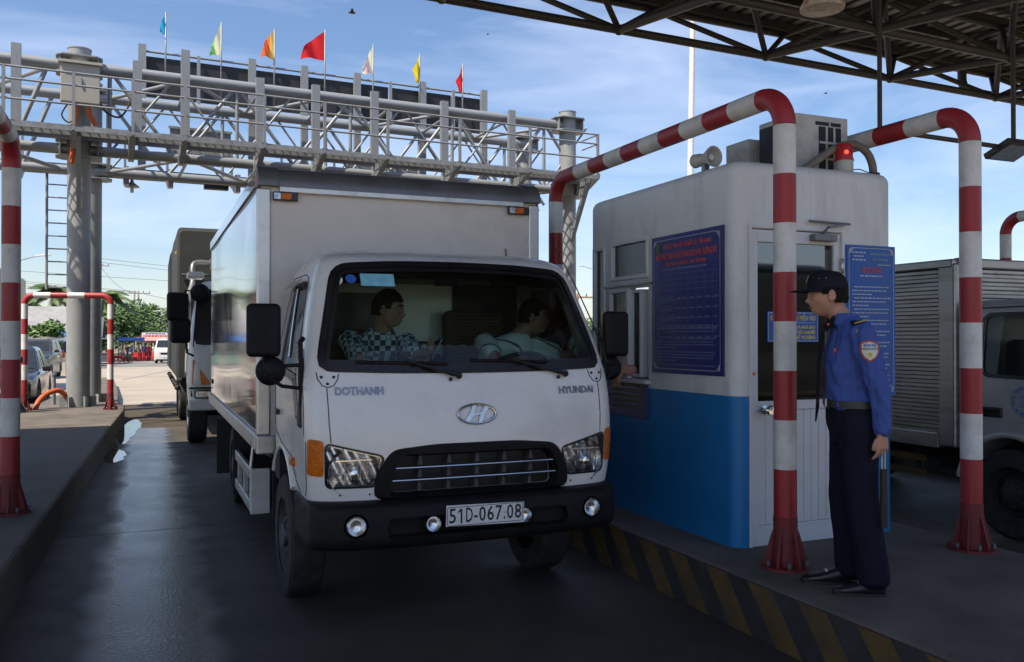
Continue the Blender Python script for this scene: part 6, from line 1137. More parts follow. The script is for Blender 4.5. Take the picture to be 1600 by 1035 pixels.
MB().loft([tring(2.0, 1.23, 3.46), tring(2.03, 1.265, 3.52), tring(3.2, 1.27, 3.5), tring(4.4, 1.27, 3.55), tring(5.6, 1.27, 3.5), tring(7, 1.27, 3.54), tring(9.35, 1.27, 3.5)]).build('tarpaulin', 'tarp', hn_)
MB().tube([(-1.2, 1.95, 2.72), (0.9, 1.95, 2.74)], 0.025, 8).build('tarp_rope', 'tarp', hn_); MB().tube(cr([(-0.72, 1.85, 2.92), (-0.95, 1.82, 2.92), (-1.03, 1.75, 2.84), (-1.04, 1.6, 2.55), (-1.17, 1.2, 2.2)]), 0.045, 10).build('intake_pipe', 'alu_dark', hn_); MB().bx(-0.75, -0.66, 1.75, 1.98, 2.8, 3.0).build('intake_box', 'alu_dark', hn_); MB().bx(-1.285, -1.265, 2.3, 2.38, 3.1, 3.14).build('yellow_tag', 'flag_yellow', hn_)
MB().box((-1.04, 0.6, 2.62), (0.25, 0.35, 0.1)).build('roof_vent', 'truck_white', hn_, 0.03)
# ------------------------------------------------------------------ corrugated truck on the right
CX, CY = 7.42, 3.85
ct_ = empty('corrugated_truck', (CX, CY, 0)); tag(ct_, 'grey cab lorry with a ribbed steel cargo box, right of the booth', 'truck')
def cring(z, y0, w, yr=1.62): return [(p[0], p[1], z) for p in rrect(-w, w, y0, yr, [0.06, 0.06, 0.22, 0.22], 8)]
CW = resample(smoothpoly([(0.42, 1.33), (1.47, 1.35), (1.47, 1.86), (0.68, 1.86), (0.5, 1.55)], 0.07), 50)
cuts = [MB().loft([cring(z, 0.1, 0.78, 1.56) for z in (1.0, 1.92)]), MB().prism(CW, 'x', -1.1, -0.6), MB().prism(CW, 'x', 0.6, 1.1), MB().prism(resample(smoothpoly([(-0.76, 1.3), (0.76, 1.3), (0.7, 1.84), (-0.7, 1.84)], 0.08), 50), 'y', -0.2, 0.45), MB().lathe([(0.47, -1.2), (0.47, 1.2)], (0, 1.2, 0.37), 'x', 40)]
me = carve(MB().loft([cring(0.6, 0.06, 0.84), cring(0.8, 0.02, 0.86), cring(1.1, 0.02, 0.865), cring(1.3, 0.06, 0.86), cring(1.6, 0.17, 0.84), cring(1.88, 0.28, 0.81), cring(1.95, 0.34, 0.78), cring(1.99, 0.46, 0.7)]).mesh('c'), cuts); me.materials.clear(); cc = obj('cab', me, 'grey_cab', ct_)
for p in me.polygons: p.use_smooth = True
e_ = cc.modifiers.new('es', 'EDGE_SPLIT'); e_.split_angle = R(35)
sx = lambda y, z, d=0.0: (-(0.865 - 0.055 * max(0, (z - 1.25) / 0.6) + d), y, z)
g = MB(); patch(g, inset(CW, -0.004), lambda y, z: sx(y, z, -0.015), 4); g.build('side_window', 'side_glass', ct_); g = MB(); ringmesh(g, inset(CW, -0.02), inset(CW, 0.012), lambda y, z: sx(y, z, 0.004)); g.build('window_seal', 'gloss_black', ct_); MB().grid(lambda u, v: ((-1 + 2 * u) * 0.76, 0.09 + 0.2 * v, 1.3 + 0.54 * v), 5, 3).build('windscreen', 'side_glass', ct_)
P = []
dp = [(1.52, 0.62 + 0.28), (1.54, 1.3), (1.52, 1.92), (0.7, 1.93), (0.42, 1.4), (0.4, 1.0), (0.62, 0.86)]
for a, c in zip(dp[:-1], dp[1:]):
    for k in range(6): t = k / 6; P.append(sx(a[0] + (c[0] - a[0]) * t, a[1] + (c[1] - a[1]) * t, 0.001))
MB().tube(P, 0.004, 6).build('door_gap', 'ink', cc); MB().box(sx(1.36, 1.04, 0.005), (0.03, 0.2, 0.085)).build('handle_recess', 'gloss_black', ct_, 0.03, seg=3); MB().box(sx(1.36, 1.055, 0.02), (0.02, 0.16, 0.03)).build('door_handle', 'black_plastic', ct_, 0.008)
MB().tube([(-0.862, 1.2 + 0.49 * math.cos(R(q)), 0.37 + 0.49 * math.sin(R(q))) for q in range(10, 172, 8)], 0.028, 8).build('wheel_arch_lip', 'grey_cab', ct_)
# round company mark on the door
LC = (1.06, 1.145); SXT = Matrix(((0, 0, -1), (-1, 0, 0), (0, 1, 0)))
b = MB(); q = [(LC[0] + 0.125 * math.cos(2 * math.pi * k / 48), LC[1] + 0.125 * math.sin(2 * math.pi * k / 48)) for k in range(48)]; ringmesh(b, q, inset(q, 0.003), lambda y, z: sx(y, z, 0.0025)); q2 = inset(q, 0.042); ringmesh(b, q2, inset(q2, 0.0025), lambda y, z: sx(y, z, 0.0025)); lg = b.build('door_emblem', 'chair_blue', ct_)
def arctext(s, a0, a1, flip):
    for i, ch in enumerate(s):
        if ch == ' ': continue
        a = R(a0 + (a1 - a0) * i / (len(s) - 1)); r = 0.104
        u, w = -math.cos(a) * r, math.sin(a) * r        # u: towards the rear of the reader's left
        rot = Matrix.Rotation((R(90) - (math.pi - a)) * (1) if not flip else 0, 3, 'Z')
        ang = (a - R(90)) if not flip else (a - R(270)); p = sx(LC[0] - math.cos(a) * r, LC[1] + math.sin(a) * r, 0.0035)
        txt('emblem_letter', ch, 0.034, 'chair_blue', lg, p, SXT @ Matrix.Rotation(ang, 3, 'Z'), 0.0003, offset=0.0006)
arctext('DNTX HUỲNH CÔNG LÝ', 200, -20, False); arctext('ĐT: 0763.890.782', 225, 315, True)
for k, s_ in enumerate(('2035', '1200', '3400')): txt('emblem_letter', s_, 0.034, 'chair_blue', lg, sx(LC[0] + 0.018, LC[1] + 0.04 - k * 0.04, 0.0035), SXT, 0.0003)
txt('emblem_letter', '2N', 0.034, 'chair_blue', lg, sx(LC[0] - 0.058, LC[1], 0.0035), SXT, 0.0003)
b = MB(); b.add([sx(LC[0] - 0.034, LC[1] - 0.06, 0.003), sx(LC[0] - 0.0365, LC[1] - 0.06, 0.003), sx(LC[0] - 0.0365, LC[1] + 0.06, 0.003), sx(LC[0] - 0.034, LC[1] + 0.06, 0.003)], [(0, 1, 2, 3)])
for z in (-0.02, 0.02): b.add([sx(LC[0] + 0.066, LC[1] + z, 0.003), sx(LC[0] - 0.034, LC[1] + z, 0.003), sx(LC[0] - 0.034, LC[1] + z + 0.0025, 0.003), sx(LC[0] + 0.066, LC[1] + z + 0.0025, 0.003)], [(0, 1, 2, 3)])
b.build('emblem_rule', 'chair_blue', lg)
# ribbed box
def corr(p0, p1, z0, z1, nrm, nm, pitch=0.073):
    p0, p1, nrm = Vector(p0), Vector(p1), Vector(nrm); b = MB(); n = int((z1 - z0) / pitch); ph = (z1 - z0) / n; zs = []
    for k in range(n):
        for t, d in ((0.0, 0), (0.35, 0), (0.5, 0.02), (0.85, 0.02)): zs.append((z0 + (k + t) * ph, d))
    zs.append((z1, 0)); vs = []
    for z, d in zs: vs += [p0 + nrm * d + Vector((0, 0, z)), p1 + nrm * d + Vector((0, 0, z))]
    b.add(vs, [(2 * i, 2 * i + 1, 2 * i + 3, 2 * i + 2) for i in range(len(zs) - 1)]); return b.build(nm, 'steel_corr', ct_)
bx_ = MB().bx(-0.88, 0.88, 1.72, 5.6, 0.72, 2.34).build('cargo_box', 'alu_dark', ct_)
corr((-0.885, 1.85, 0), (-0.885, 5.55, 0), 0.82, 2.28, (-1, 0, 0), 'ribbed_side'); corr((0.885, 1.85, 0), (0.885, 5.55, 0), 0.82, 2.28, (1, 0, 0), 'ribbed_side'); corr((-0.8, 1.715, 0), (0.8, 1.715, 0), 0.82, 2.28, (0, -1, 0), 'ribbed_front')
for s in (-1, 1):
    MB().bx(s * 0.88 - 0.035, s * 0.88 + 0.035, 1.68, 1.86, 0.7, 2.32).build('corner_post', 'steel_corr', ct_, 0.02, seg=3); MB().bx(s * 0.885 - 0.035, s * 0.885 + 0.035, 1.7, 5.62, 2.28, 2.36).build('top_rail', 'steel_corr', ct_, 0.015); MB().bx(s * 0.885 - 0.035, s * 0.885 + 0.035, 1.86, 5.62, 0.68, 0.82).build('bottom_rail', 'steel_corr', ct_, 0.012)
    wheel('wheel', s * 0.75, 1.2, 0.37, 0.2, s, ct_, 'chassis'); wheel('wheel', s * 0.75, 4.2, 0.37, 0.2, s, ct_, 'chassis'); MB().bx(s * 0.35 - 0.04, s * 0.35 + 0.04, 0.4, 5.5, 0.5, 0.68).build('chassis_rail', 'chassis', ct_)
    for z in (0.42, 0.56): MB().bx(s * 0.8 - 0.015, s * 0.8 + 0.015, 2.1, 3.6, z - 0.03, z + 0.03).build('guard_rail', 'kerb_yellow', ct_)
    for yy in (2.2, 3.5): MB().bx(s * 0.78 - 0.015, s * 0.78 + 0.015, yy - 0.02, yy + 0.02, 0.4, 0.75).build('guard_hanger', 'chassis', ct_)
MB().bx(-0.86, 0.86, 1.68, 1.75, 2.28, 2.37).build('front_top_rail', 'steel_corr', ct_, 0.015); MB().bx(-0.7, 0.7, 1.1, 1.3, 0.3, 0.42).build('front_axle', 'chassis', ct_); MB().bx(-0.7, 0.7, 4.1, 4.3, 0.3, 0.42).build('rear_axle', 'chassis', ct_); MB().bx(-0.87, 0.87, -0.05, 0.12, 0.42, 0.66).build('bumper', 'black_plastic', ct_, 0.04); MB().bx(-0.5, 0.5, 0.3, 2.2, 0.45, 0.98).build('engine_block', 'chassis', ct_)
for x in (-0.4, 0.4): MB().box((x, 1.35, 1.3), (0.5, 0.14, 0.7)).build('seat_back', 'dash', ct_, 0.05)
# ------------------------------------------------------------------ cars and van
def car(name, label, loc, rz, L_, W_, H_, paint, cat, kind='sedan'):
    r = empty(name, loc, rz); tag(r, label, cat); w = W_ / 2; hb = 0.6 if kind == 'sedan' else (0.68 if kind == 'suv' else 0.62)
    bel = H_ * hb
    def rg(y, ww, zt, zb=0.2): return [(p[0], y, p[1]) for p in rrect(-ww, ww, zb, zt, [0.12, 0.12, 0.06, 0.06], 5)]
    if kind == 'van': S = [(0, w * 0.82, bel * 0.72, 0.3), (0.06, w * 0.93, bel * 0.9, 0.24), (0.3, w * 0.99, bel * 0.98, 0.22), (0.9, w, bel * 1.02, 0.2), (L_ - 0.05, w, bel * 1.02, 0.25), (L_, w * 0.95, bel, 0.3)]
    else: S = [(0, w * 0.72, bel * 0.66, 0.28), (0.08, w * 0.88, bel * 0.78, 0.22), (0.35, w * 0.97, bel * 0.88, 0.2), (1.25, w, bel * 0.98, 0.2), (L_ * 0.62, w, bel, 0.2), (L_ - 0.35, w * 0.98, bel * 0.98, 0.22), (L_ - 0.05, w * 0.88, bel * 0.9, 0.26), (L_, w * 0.75, bel * 0.75, 0.32)]
    me = carve(MB().loft([rg(*s) for s in S]).mesh('c'), [MB().lathe([(0.36, -2), (0.36, 2)], (0, yy, 0.31), 'x', 28) for yy in ((0.85, L_ - 0.95))]); me.materials.clear(); o = obj('body', me, paint, r)
    for p in me.polygons: p.use_smooth = True
    e = o.modifiers.new('es', 'EDGE_SPLIT'); e.split_angle = R(40)
    y0, y1, y2, y3 = dict(sedan=(1.15, 1.9, L_ - 1.3, L_ - 0.55), suv=(1.2, 1.8, L_ - 0.6, L_ - 0.15), van=(0.35, 1.15, L_ - 0.25, L_ - 0.06))[kind]
    tw = w * (0.76 if kind == 'sedan' else 0.82 if kind == 'suv' else 0.88)
    gh = MB().loft([[(-w * 0.95, y0, bel * 0.95), (w * 0.95, y0, bel * 0.95), (w * 0.95, y3, bel * 0.95), (-w * 0.95, y3, bel * 0.95)], [(-tw, y1, H_ - 0.06), (tw, y1, H_ - 0.06), (tw, y2, H_ - 0.06), (-tw, y2, H_ - 0.06)], [(-tw * 0.92, y1 + 0.12, H_), (tw * 0.92, y1 + 0.12, H_), (tw * 0.92, y2 - 0.12, H_), (-tw * 0.92, y2 - 0.12, H_)]]); gh.sm = [False] * len(gh.sm); gh.build('roof', paint, r, 0.05, seg=3)
    def quad(a, b_, c, d, nm, off): 
        n = (Vector(b_) - Vector(a)).cross(Vector(d) - Vector(a)).normalized(); n = n if n.dot(Vector(off)) > 0 else -n
        A, B2, C2, D2_ = (Vector(v) + n * 0.012 for v in (a, b_, c, d)); ce = (A + B2 + C2 + D2_) / 4; MB().add([ce + (v - ce) * 0.88 for v in (A, B2, C2, D2_)], [(0, 1, 2, 3)]).build(nm, 'dark_window', r)
    zb, zt = bel * 1.0, H_ - 0.07; k = (zt - bel * 0.95) / (H_ - 0.06 - bel * 0.95); kb = (zb - bel * 0.95) / (H_ - 0.06 - bel * 0.95)
    lx = lambda t: w * 0.95 + (tw - w * 0.95) * t; fy = lambda t: y0 + (y1 - y0) * t; by = lambda t: y3 + (y2 - y3) * t
    quad((-lx(kb), fy(kb), zb), (lx(kb), fy(kb), zb), (lx(k), fy(k), zt), (-lx(k), fy(k), zt), 'windscreen', (0, -1, 0.5)); quad((-lx(kb), by(kb), zb), (lx(kb), by(kb), zb), (lx(k), by(k), zt), (-lx(k), by(k), zt), 'rear_window', (0, 1, 0.5))
    for s in (-1, 1):
        m_ = (y1 + y2) / 2
        quad((s * lx(kb), fy(kb) + 0.1, zb), (s * lx(kb), m_ - 0.05, zb), (s * lx(k), m_ - 0.05, zt), (s * lx(k), fy(k) + 0.05, zt), 'side_window', (s, 0, 0.2)); quad((s * lx(kb), m_ + 0.05, zb), (s * lx(kb), by(kb) - 0.1, zb), (s * lx(k), by(k) - 0.05, zt), (s * lx(k), m_ + 0.05, zt), 'side_window', (s, 0, 0.2))
        hz = bel * 0.68; MB().box((s * w * 0.68, 0.09, hz), (w * 0.42, 0.12, 0.13), RZ(s * 14)).build('headlight', 'headlamp', r, 0.03); MB().box((s * (w + 0.1), y0 + 0.35, bel * 1.02), (0.2, 0.09, 0.13)).build('door_mirror', paint if kind == 'van' else 'gloss_black', r, 0.04, seg=3)
        for yy in (0.85, L_ - 0.95): wheel('wheel', s * (w - 0.12), yy, 0.31, 0.2, s, r)
    MB().bx(-w * 0.42, w * 0.42, -0.012, 0.1, bel * 0.58, bel * 0.72).build('grille', 'gloss_black', r, 0.01); MB().bx(-0.24, 0.24, -0.02, 0.08, bel * 0.4, bel * 0.4 + 0.11).build('number_plate', 'plate_white', r); MB().bx(-w * 0.8, w * 0.8, -0.008, 0.12, 0.24, 0.36).build('lower_grille', 'gloss_black', r, 0.02)
    return r
def gz(y): return ground(y)
car('sedan', 'dark sedan with grey headlights beside the left island', (-3.40, 23.9, 0.0), 0, 4.4, 1.76, 1.44, 'car_black', 'car')
car('suv', 'dark grey off-road car parked behind the dark sedan', (-4.97, 43.5, gz(45)), R(-3), 4.5, 1.8, 1.78, 'car_grey', 'car', 'suv')
car('minibus', 'white minibus driving on the far crossing road', (1.32, 78, gz(79)), R(-8), 5.0, 1.9, 2.05, 'van_white', 'van', 'van')
# lorry in the left lane behind the sedan
lt = empty('grey_lorry', (-5.5, 29.5, gz(30))); tag(lt, 'pale grey lorry at the left edge of the photo, behind the pole', 'truck')
MB().loft([[(p[0], y, p[1]) for p in rrect(-1.2 * k, 1.2 * k, 0.55, 2.9, 0.12, 5)] for y, k in ((0, 0.93), (0.1, 1), (1.7, 1))]).build('cab', 'truck_white', lt); MB().bx(-1.05, 1.05, -0.02, 0.05, 1.6, 2.55).build('windscreen', 'dark_window', lt, 0.01); MB().bx(-1.1, 1.1, -0.06, 0.3, 0.45, 0.8).build('bumper', 'black_plastic', lt, 0.04); MB().bx(-1.22, 1.22, 1.8, 8, 0.9, 3.95).build('cargo_box', 'cabinet_grey', lt, 0.12, seg=3)
for s in (-1, 1):
    MB().box((s * 1.35, -0.05, 2.0), (0.22, 0.1, 0.45)).build('mirror', 'black_plastic', lt, 0.05); MB().tube([(s * 1.1, 0.1, 2.4), (s * 1.33, -0.03, 2.35), (s * 1.33, -0.03, 1.7), (s * 1.12, 0.1, 1.6)], 0.02, 8).build('mirror_bracket', 'black_plastic', lt); wheel('wheel', s * 1.0, 1.2, 0.48, 0.27, s, lt); wheel('wheel', s * 1.0, 6.2, 0.48, 0.27, s, lt); MB().box((s * 0.9, -0.03, 0.95), (0.3, 0.08, 0.18)).build('headlight', 'headlamp', lt, 0.03); MB().bx(s * 0.4 - 0.05, s * 0.4 + 0.05, 0.3, 8, 0.6, 0.95).build('chassis_rail', 'chassis', lt)

# coach waiting behind, mirrored in the door glass
cb_ = empty('coach_bus', (11.2, -4.5, 0), R(0)); tag(cb_, 'dark coach with a red stripe, seen only mirrored in the booth door', 'bus')
MB().bx(-1.22, 1.22, -10, 0.4, 0.45, 3.1).build('body', 'car_grey', cb_, 0.2, seg=4); MB().bx(-1.235, 1.235, -9.6, 0.0, 1.35, 1.5).build('red_stripe', 'road_red', cb_)
for k in range(6): MB().bx(-1.24, -1.225, -9.4 + k * 1.55, -8.0 + k * 1.55, 1.65, 2.6).build('side_window', 'dark_window', cb_, 0.005)
MB().bx(-1.05, 1.05, 0.39, 0.42, 1.4, 2.8).build('rear_window', 'dark_window', cb_)
for s in (-1, 1):
    for yy in (-1.8, -7.8): wheel('wheel', s * 1.05, yy, 0.48, 0.28, s, cb_)
# ------------------------------------------------------------------ left island furniture
bp = empty('barrier_post', (-2.23, 18.15, K)); tag(bp, 'black barrier post with yellow striped arm beside the red and white hoop', 'barrier')
MB().bx(-0.08, 0.08, -0.08, 0.08, 0.0, 0.95).build('post', 'gloss_black', bp, 0.015); MB().loft([sec((0, 0, 0.0), (0.2, 0, 0), (0, 0.2, 0), 12, 4), sec((0, 0, 0.2), (0.085, 0, 0), (0, 0.085, 0), 12, 4)]).build('base', 'gloss_black', bp); MB().bx(-0.12, 0.12, -0.1, 0.1, 0.9, 1.02).build('head', 'gloss_black', bp, 0.02)
for k in range(6): MB().cyl((-0.12 - k * 0.03, -0.12, 0.3 + k * 0.12), (-0.12 - (k + 1) * 0.03, -0.12, 0.3 + (k + 1) * 0.12), 0.035, None, 10).build('arm_band', 'kerb_yellow' if k % 2 == 0 else 'gloss_black', bp)
sg_ = empty('stop_sign', (-2.3, 17.9, K)); tag(sg_, 'red octagonal sign with a white bar, half behind the left pole', 'sign')
MB().prism([(0.19 * math.cos(R(22.5 + 45 * k)), 0.72 + 0.19 * math.sin(R(22.5 + 45 * k))) for k in range(8)], 'y', -0.01, 0.01).build('plate', 'road_red', sg_); MB().bx(-0.12, 0.12, -0.014, -0.01, 0.69, 0.75).build('white_bar', 'road_white', sg_); MB().cyl((0, 0.02, 0), (0, 0.02, 0.9), 0.02).build('post', 'galv', sg_)
oh = empty('orange_hose', (-1.9, 19.0, K)); tag(oh, 'orange corrugated hose curving over the left island', 'hose'); MB().tube(cr([(-0.08, -0.3, 0.0), (-0.02, -0.2, 0.16), (0.1, -0.05, 0.28), (0.28, 0.1, 0.33), (0.4, 0.3, 0.2), (0.42, 0.4, 0.0)]), 0.05, 12).build('tube', 'orange', oh)
bo = empty('steel_bollard', (-1.78, 20.0, K)); tag(bo, 'thin grey steel bollard left of the gantry column', 'bollard'); MB().cyl((0, 0, 0), (0, 0, 0.6), 0.04).build('shaft', 'galv', bo); MB().cyl((0, 0, 0.6), (0, 0, 0.63), 0.06).build('cap', 'galv', bo)
ls = MB().bx(0.2, 0.42, D2 + 0.1, D2 + 0.3, 1.9, 2.3).build('lane_signal', 'gloss_black', gan, 0.02); MB().bx(0.08, 0.2, D2 + 0.17, D2 + 0.23, 2.05, 2.11).build('signal_arm', 'galv', ls)
# ------------------------------------------------------------------ trees
def crown(mb, c, r, n, ls, rnd, sc=(1, 1, 0.85), mis=3):
    for _ in range(n):
        d = Vector((rnd.gauss(0, 1), rnd.gauss(0, 1), rnd.gauss(0, 1))).normalized() * (rnd.random() ** 0.4) * r; p = Vector(c) + Vector((d.x * sc[0], d.y * sc[1], d.z * sc[2])); a = Vector((rnd.gauss(0, 1), rnd.gauss(0, 1), rnd.gauss(0, 0.6))).normalized(); b_ = a.orthogonal().normalized(); L_ = ls * rnd.uniform(0.6, 1.3)
        mb.add([p - a * L_, p + b_ * L_ * 0.45, p + a * L_, p - b_ * L_ * 0.45], [(0, 1, 2, 3)], rnd.randrange(mis))
def tree(label, x, y, h, r, seed, n=2600, ls=0.22, name='leafy_tree', group='trees behind the market', mats=('leaf_a', 'leaf_b', 'leaf_c')):
    rnd = random.Random(seed); t = empty(name, (x, y, ground(y))); tag(t, label, 'tree', group); tr = MB(); tr.tube([(0, 0, -0.1), (0.1, 0, h * 0.3), (0.0, 0.1, h * 0.6)], [0.16, 0.12, 0.07], 8); cr_ = MB()
    for k in range(9):
        a = rnd.uniform(0, 6.28); q = Vector((math.cos(a) * r * rnd.uniform(0.25, 0.75), math.sin(a) * r * rnd.uniform(0.25, 0.75), h * rnd.uniform(0.42, 0.86))); tr.tube([(0.05, 0.05, h * 0.4), q], [0.06, 0.03], 6); crown(cr_, q, r * rnd.uniform(0.35, 0.55), n // 9, ls, rnd)
    tr.build('trunk', 'bark', t); cr_.build('crown', list(mats), t)
def palm(label, x, y, h, fr, seed, nf=18):
    rnd = random.Random(seed); t = empty('coconut_palm', (x, y, ground(y))); tag(t, label, 'palm tree', 'coconut palms'); top = Vector((0.3, 0, h)); MB().tube([(0, 0, -0.1), (0.1, 0, h * 0.4), (0.3, 0, h)], [0.17, 0.12, 0.09], 8).build('trunk', 'bark', t)
    for k in range(nf):
        a = 2 * math.pi * k / nf + rnd.uniform(-0.15, 0.15); el = rnd.uniform(-0.2, 1.1); d = Vector((math.cos(a), math.sin(a), 0)); b = MB(); pts = []; L_ = fr * rnd.uniform(0.8, 1.1)
        for q in range(9): s = q / 8; pts.append(top + d * L_ * s * math.cos(el * (1 - s)) + Vector((0, 0, L_ * (math.sin(el) * s * 0.8 - 0.55 * s * s))))
        b.tube(pts, [0.03 - 0.0025 * q for q in range(9)], 5); w = Vector((-d.y, d.x, 0))
        for q in range(26):
            s = 0.1 + 0.9 * q / 26; i = min(7, int(s * 8)); p = pts[i].lerp(pts[i + 1], s * 8 - i); tg = (pts[i + 1] - pts[i]).normalized(); ll = fr * 0.3 * math.sin(math.pi * min(1, s * 0.85 + 0.12))
            for sg in (-1, 1): e = p + w * sg * ll * 0.8 + tg * ll * 0.5 + Vector((0, 0, -ll * 0.45)); b.add([p - tg * 0.06, p + tg * 0.12, e], [(0, 1, 2)])
        b.build('frond', 'leaf_palm', t)
def px(x, Y): return at(x, 500, Y=Y).x
palm('coconut palm right of the gantry column, above the hoop', px(156, 92), 92, 6.3, 3.2, 4); palm('coconut palm left of the gantry column, above the grey roof', px(83, 80), 80, 5.9, 2.6, 5); palm('coconut palm partly hidden by the left pole', px(30, 95), 95, 6.0, 2.8, 6)
tree('pale green leafy tree right of the coconut palm', px(190, 104), 104, 7.0, 3.6, 11, 3000); tree('dark leafy tree above the white minibus', px(256, 112), 112, 6.0, 2.9, 12, 2600, mats=('leaf_c', 'leaf_a', 'leaf_c')); tree('leafy tree between the twin utility pole and the billboard', px(226, 118), 118, 6.6, 3.0, 13, 2600); tree('dense tree behind the right leg of the hoop', px(166, 100), 100, 5.6, 2.9, 14, 2600, mats=('leaf_c', 'leaf_a', 'leaf_b')); tree('low dark tree between column and hoop leg', px(142, 96), 96, 4.6, 2.4, 15, 2000, mats=('leaf_c', 'leaf_c', 'leaf_a'))
tree('bright green round bush tree left of the gantry column', px(72, 52), 52, 3.1, 1.35, 16, 2200, 0.16, mats=('leaf_b', 'leaf_b', 'leaf_a')); tree('small far tree right of the dark leafy tree', px(276, 125), 125, 6.2, 3.2, 17, 2200)
for k, (xx, yy, hh) in enumerate(((300, 150, 7), (330, 160, 8), (100, 140, 6), (50, 150, 7), (880, 170, 6.5), (905, 180, 6), (930, 175, 7), (1430, 190, 8), (1480, 200, 9), (1540, 190, 8))): tree(('far tree behind the tarpaulin lorry', 'tall far tree behind the tarpaulin lorry', 'far tree behind the gantry column', 'far tree behind the left guard arch', 'far tree left of the booth', 'second far tree left of the booth', 'far tree right behind the booth', 'far tree left of the right guard arch', 'far tree behind the right guard arch', 'far tree above the corrugated truck')[k], px(xx, yy), yy, hh, 4, 30 + k, 1500, 0.4, group='far trees on the horizon')
tag(MB().bx(-160, 260, 215, 222, -2, 5.5).build('tree_belt', 'leaf_c'), kind='stuff'); bpy.data.objects['tree_belt'].data.clear_geometry()
rnd = random.Random(77); b = MB()
for k in range(9000):
    x = rnd.uniform(-170, 330); p = Vector((x, rnd.uniform(205, 225), -1 + rnd.random() ** 0.8 * (5.2 + 1.8 * noise.noise(Vector((x * 0.06, 0, 0)))))); a = Vector((rnd.gauss(0, 1), rnd.gauss(0, 1), rnd.gauss(0, 1))).normalized(); c = a.orthogonal().normalized(); b.add([p - a * 0.8, p + c * 0.6, p + a * 0.8, p - c * 0.6], [(0, 1, 2, 3)], rnd.randrange(3))
bpy.data.objects.remove(bpy.data.objects['tree_belt']); tag(b.build('tree_belt', ['leaf_a', 'leaf_b', 'leaf_c']), 'far belt of trees along the horizon', 'trees', kind='stuff')
# ------------------------------------------------------------------ houses, stalls, poles
def house(label, x, y, w, d, h, rh, wall, roof, rz=0):
    t = empty('house', (x, y, ground(y)), rz); tag(t, label, 'house', 'low houses behind the plaza'); MB().bx(-w / 2, w / 2, 0, d, 0, h).build('wall', wall, t); b = MB(); b.prism([(-0.4, h - 0.1), (d / 2, h + rh), (d + 0.4, h - 0.1), (d + 0.4, h - 0.02), (d / 2, h + rh + 0.1), (-0.4, h - 0.02)], 'x', -w / 2 - 0.3, w / 2 + 0.3); b.build('roof', roof, t); MB().bx(-0.5, 0.5, -0.03, 0.02, 0, 2).build('door', 'roof_dark', t)
    for q in (-0.32, 0.32): MB().bx(w * q - 0.5, w * q + 0.5, -0.03, 0.02, 1.0, 1.9).build('window', 'dark_window', t)
house('low house with pale grey pitched roof left of the gantry column', px(52, 68), 68, 5.0, 5, 2.3, 1.9, 'wall_cream', 'roof_grey'); house('house with dark roof partly behind the gantry column', px(104, 76), 76, 4.5, 5, 2.2, 1.5, 'wall_green', 'roof_dark')
def awning(label, x, y, w, d, h, top, posts='pole_wood', name='market_stall', extra=None):
    t = empty(name, (x, y, ground(y))); tag(t, label, 'stall', 'roadside market stalls'); MB().grid(lambda u, v: (-w / 2 + w * u, d * v, h + 0.35 * v + 0.06 * math.sin(u * 14) * math.sin(v * 3)), 14, 4).build('awning', top, t)
    for sx_ in (-1, 1):
        for dy in (0.05, d - 0.05): MB().cyl((sx_ * w * 0.47, dy, 0), (sx_ * w * 0.47, dy, h + 0.3 * dy / d), 0.035, None, 6).build('pole', posts, t)
    MB().bx(-w * 0.4, w * 0.4, 0.3, 0.9, 0, 0.8).build('counter', extra or 'wall_cream', t); MB().bx(-w * 0.42, w * 0.42, 0.25, 0.95, 0.8, 0.86).build('counter_top', 'pole_wood', t)
    for k in range(5): MB().bx(-w * 0.36 + k * w * 0.16, -w * 0.36 + k * w * 0.16 + 0.25, 0.4, 0.75, 0.86, 1.05 + 0.1 * (k % 3)).build('goods', ('paper', 'stall_red', 'chair_blue', 'leaf_b', 'orange')[k], t)
awning('stall under a faded pink awning beneath the billboard', px(236, 96), 96, 3.0, 2.5, 2.0, 'stall_pink', extra='stall_red'); awning('stall with blue awning right of the hoop', px(205, 92), 92, 2.4, 2.2, 1.95, 'tarp_blue', extra='stall_red'); awning('dark stall under the trees between column and hoop', px(148, 88), 88, 3.2, 2.5, 2.1, 'roof_dark', extra='roof_dark'); awning('stall with blue tarpaulin left of the gantry column', px(62, 58), 58, 3.4, 2.6, 2.0, 'tarp_blue'); awning('stall with torn blue tarpaulin beside the column', px(95, 62), 62, 3.0, 2.6, 1.75, 'tarp_blue'); awning('stall with pale sheet awning above the dark off-road car', px(66, 50), 50, 2.6, 2, 1.75, 'alu')
for k, (xx, yy) in enumerate(((212, 90), (220, 91), (228, 90.5), (236, 91), (243, 90))):
    t = empty('plastic_chair', (px(xx, yy), yy, ground(yy)), R(30 * k)); tag(t, 'small red plastic chair in front of the market stalls', 'chair', 'red plastic chairs by the stalls')
    MB().bx(-0.22, 0.22, -0.22, 0.22, 0.4, 0.44).build('seat', 'stall_red', t); MB().bx(-0.22, 0.22, 0.19, 0.23, 0.44, 0.85).build('backrest', 'stall_red', t)
    for sx_ in (-1, 1):
        for sy_ in (-1, 1): MB().cyl((sx_ * 0.2, sy_ * 0.2, 0), (sx_ * 0.19, sy_ * 0.19, 0.4), 0.02, None, 6).build('leg', 'stall_red', t)
bb = empty('billboard', (px(242, 98), 97.8, ground(98))); tag(bb, 'white roadside billboard with red and blue lettering on posts', 'billboard')
MB().bx(-1.25, 1.25, -0.05, 0.05, 1.75, 2.85).build('panel', 'paper', bb)
for x in (-1.2, 1.2): MB().cyl((x, 0.1, 0), (x, 0.1, 2.85), 0.05).build('post', 'galv', bb)
b = MB(); r_ = random.Random(5)
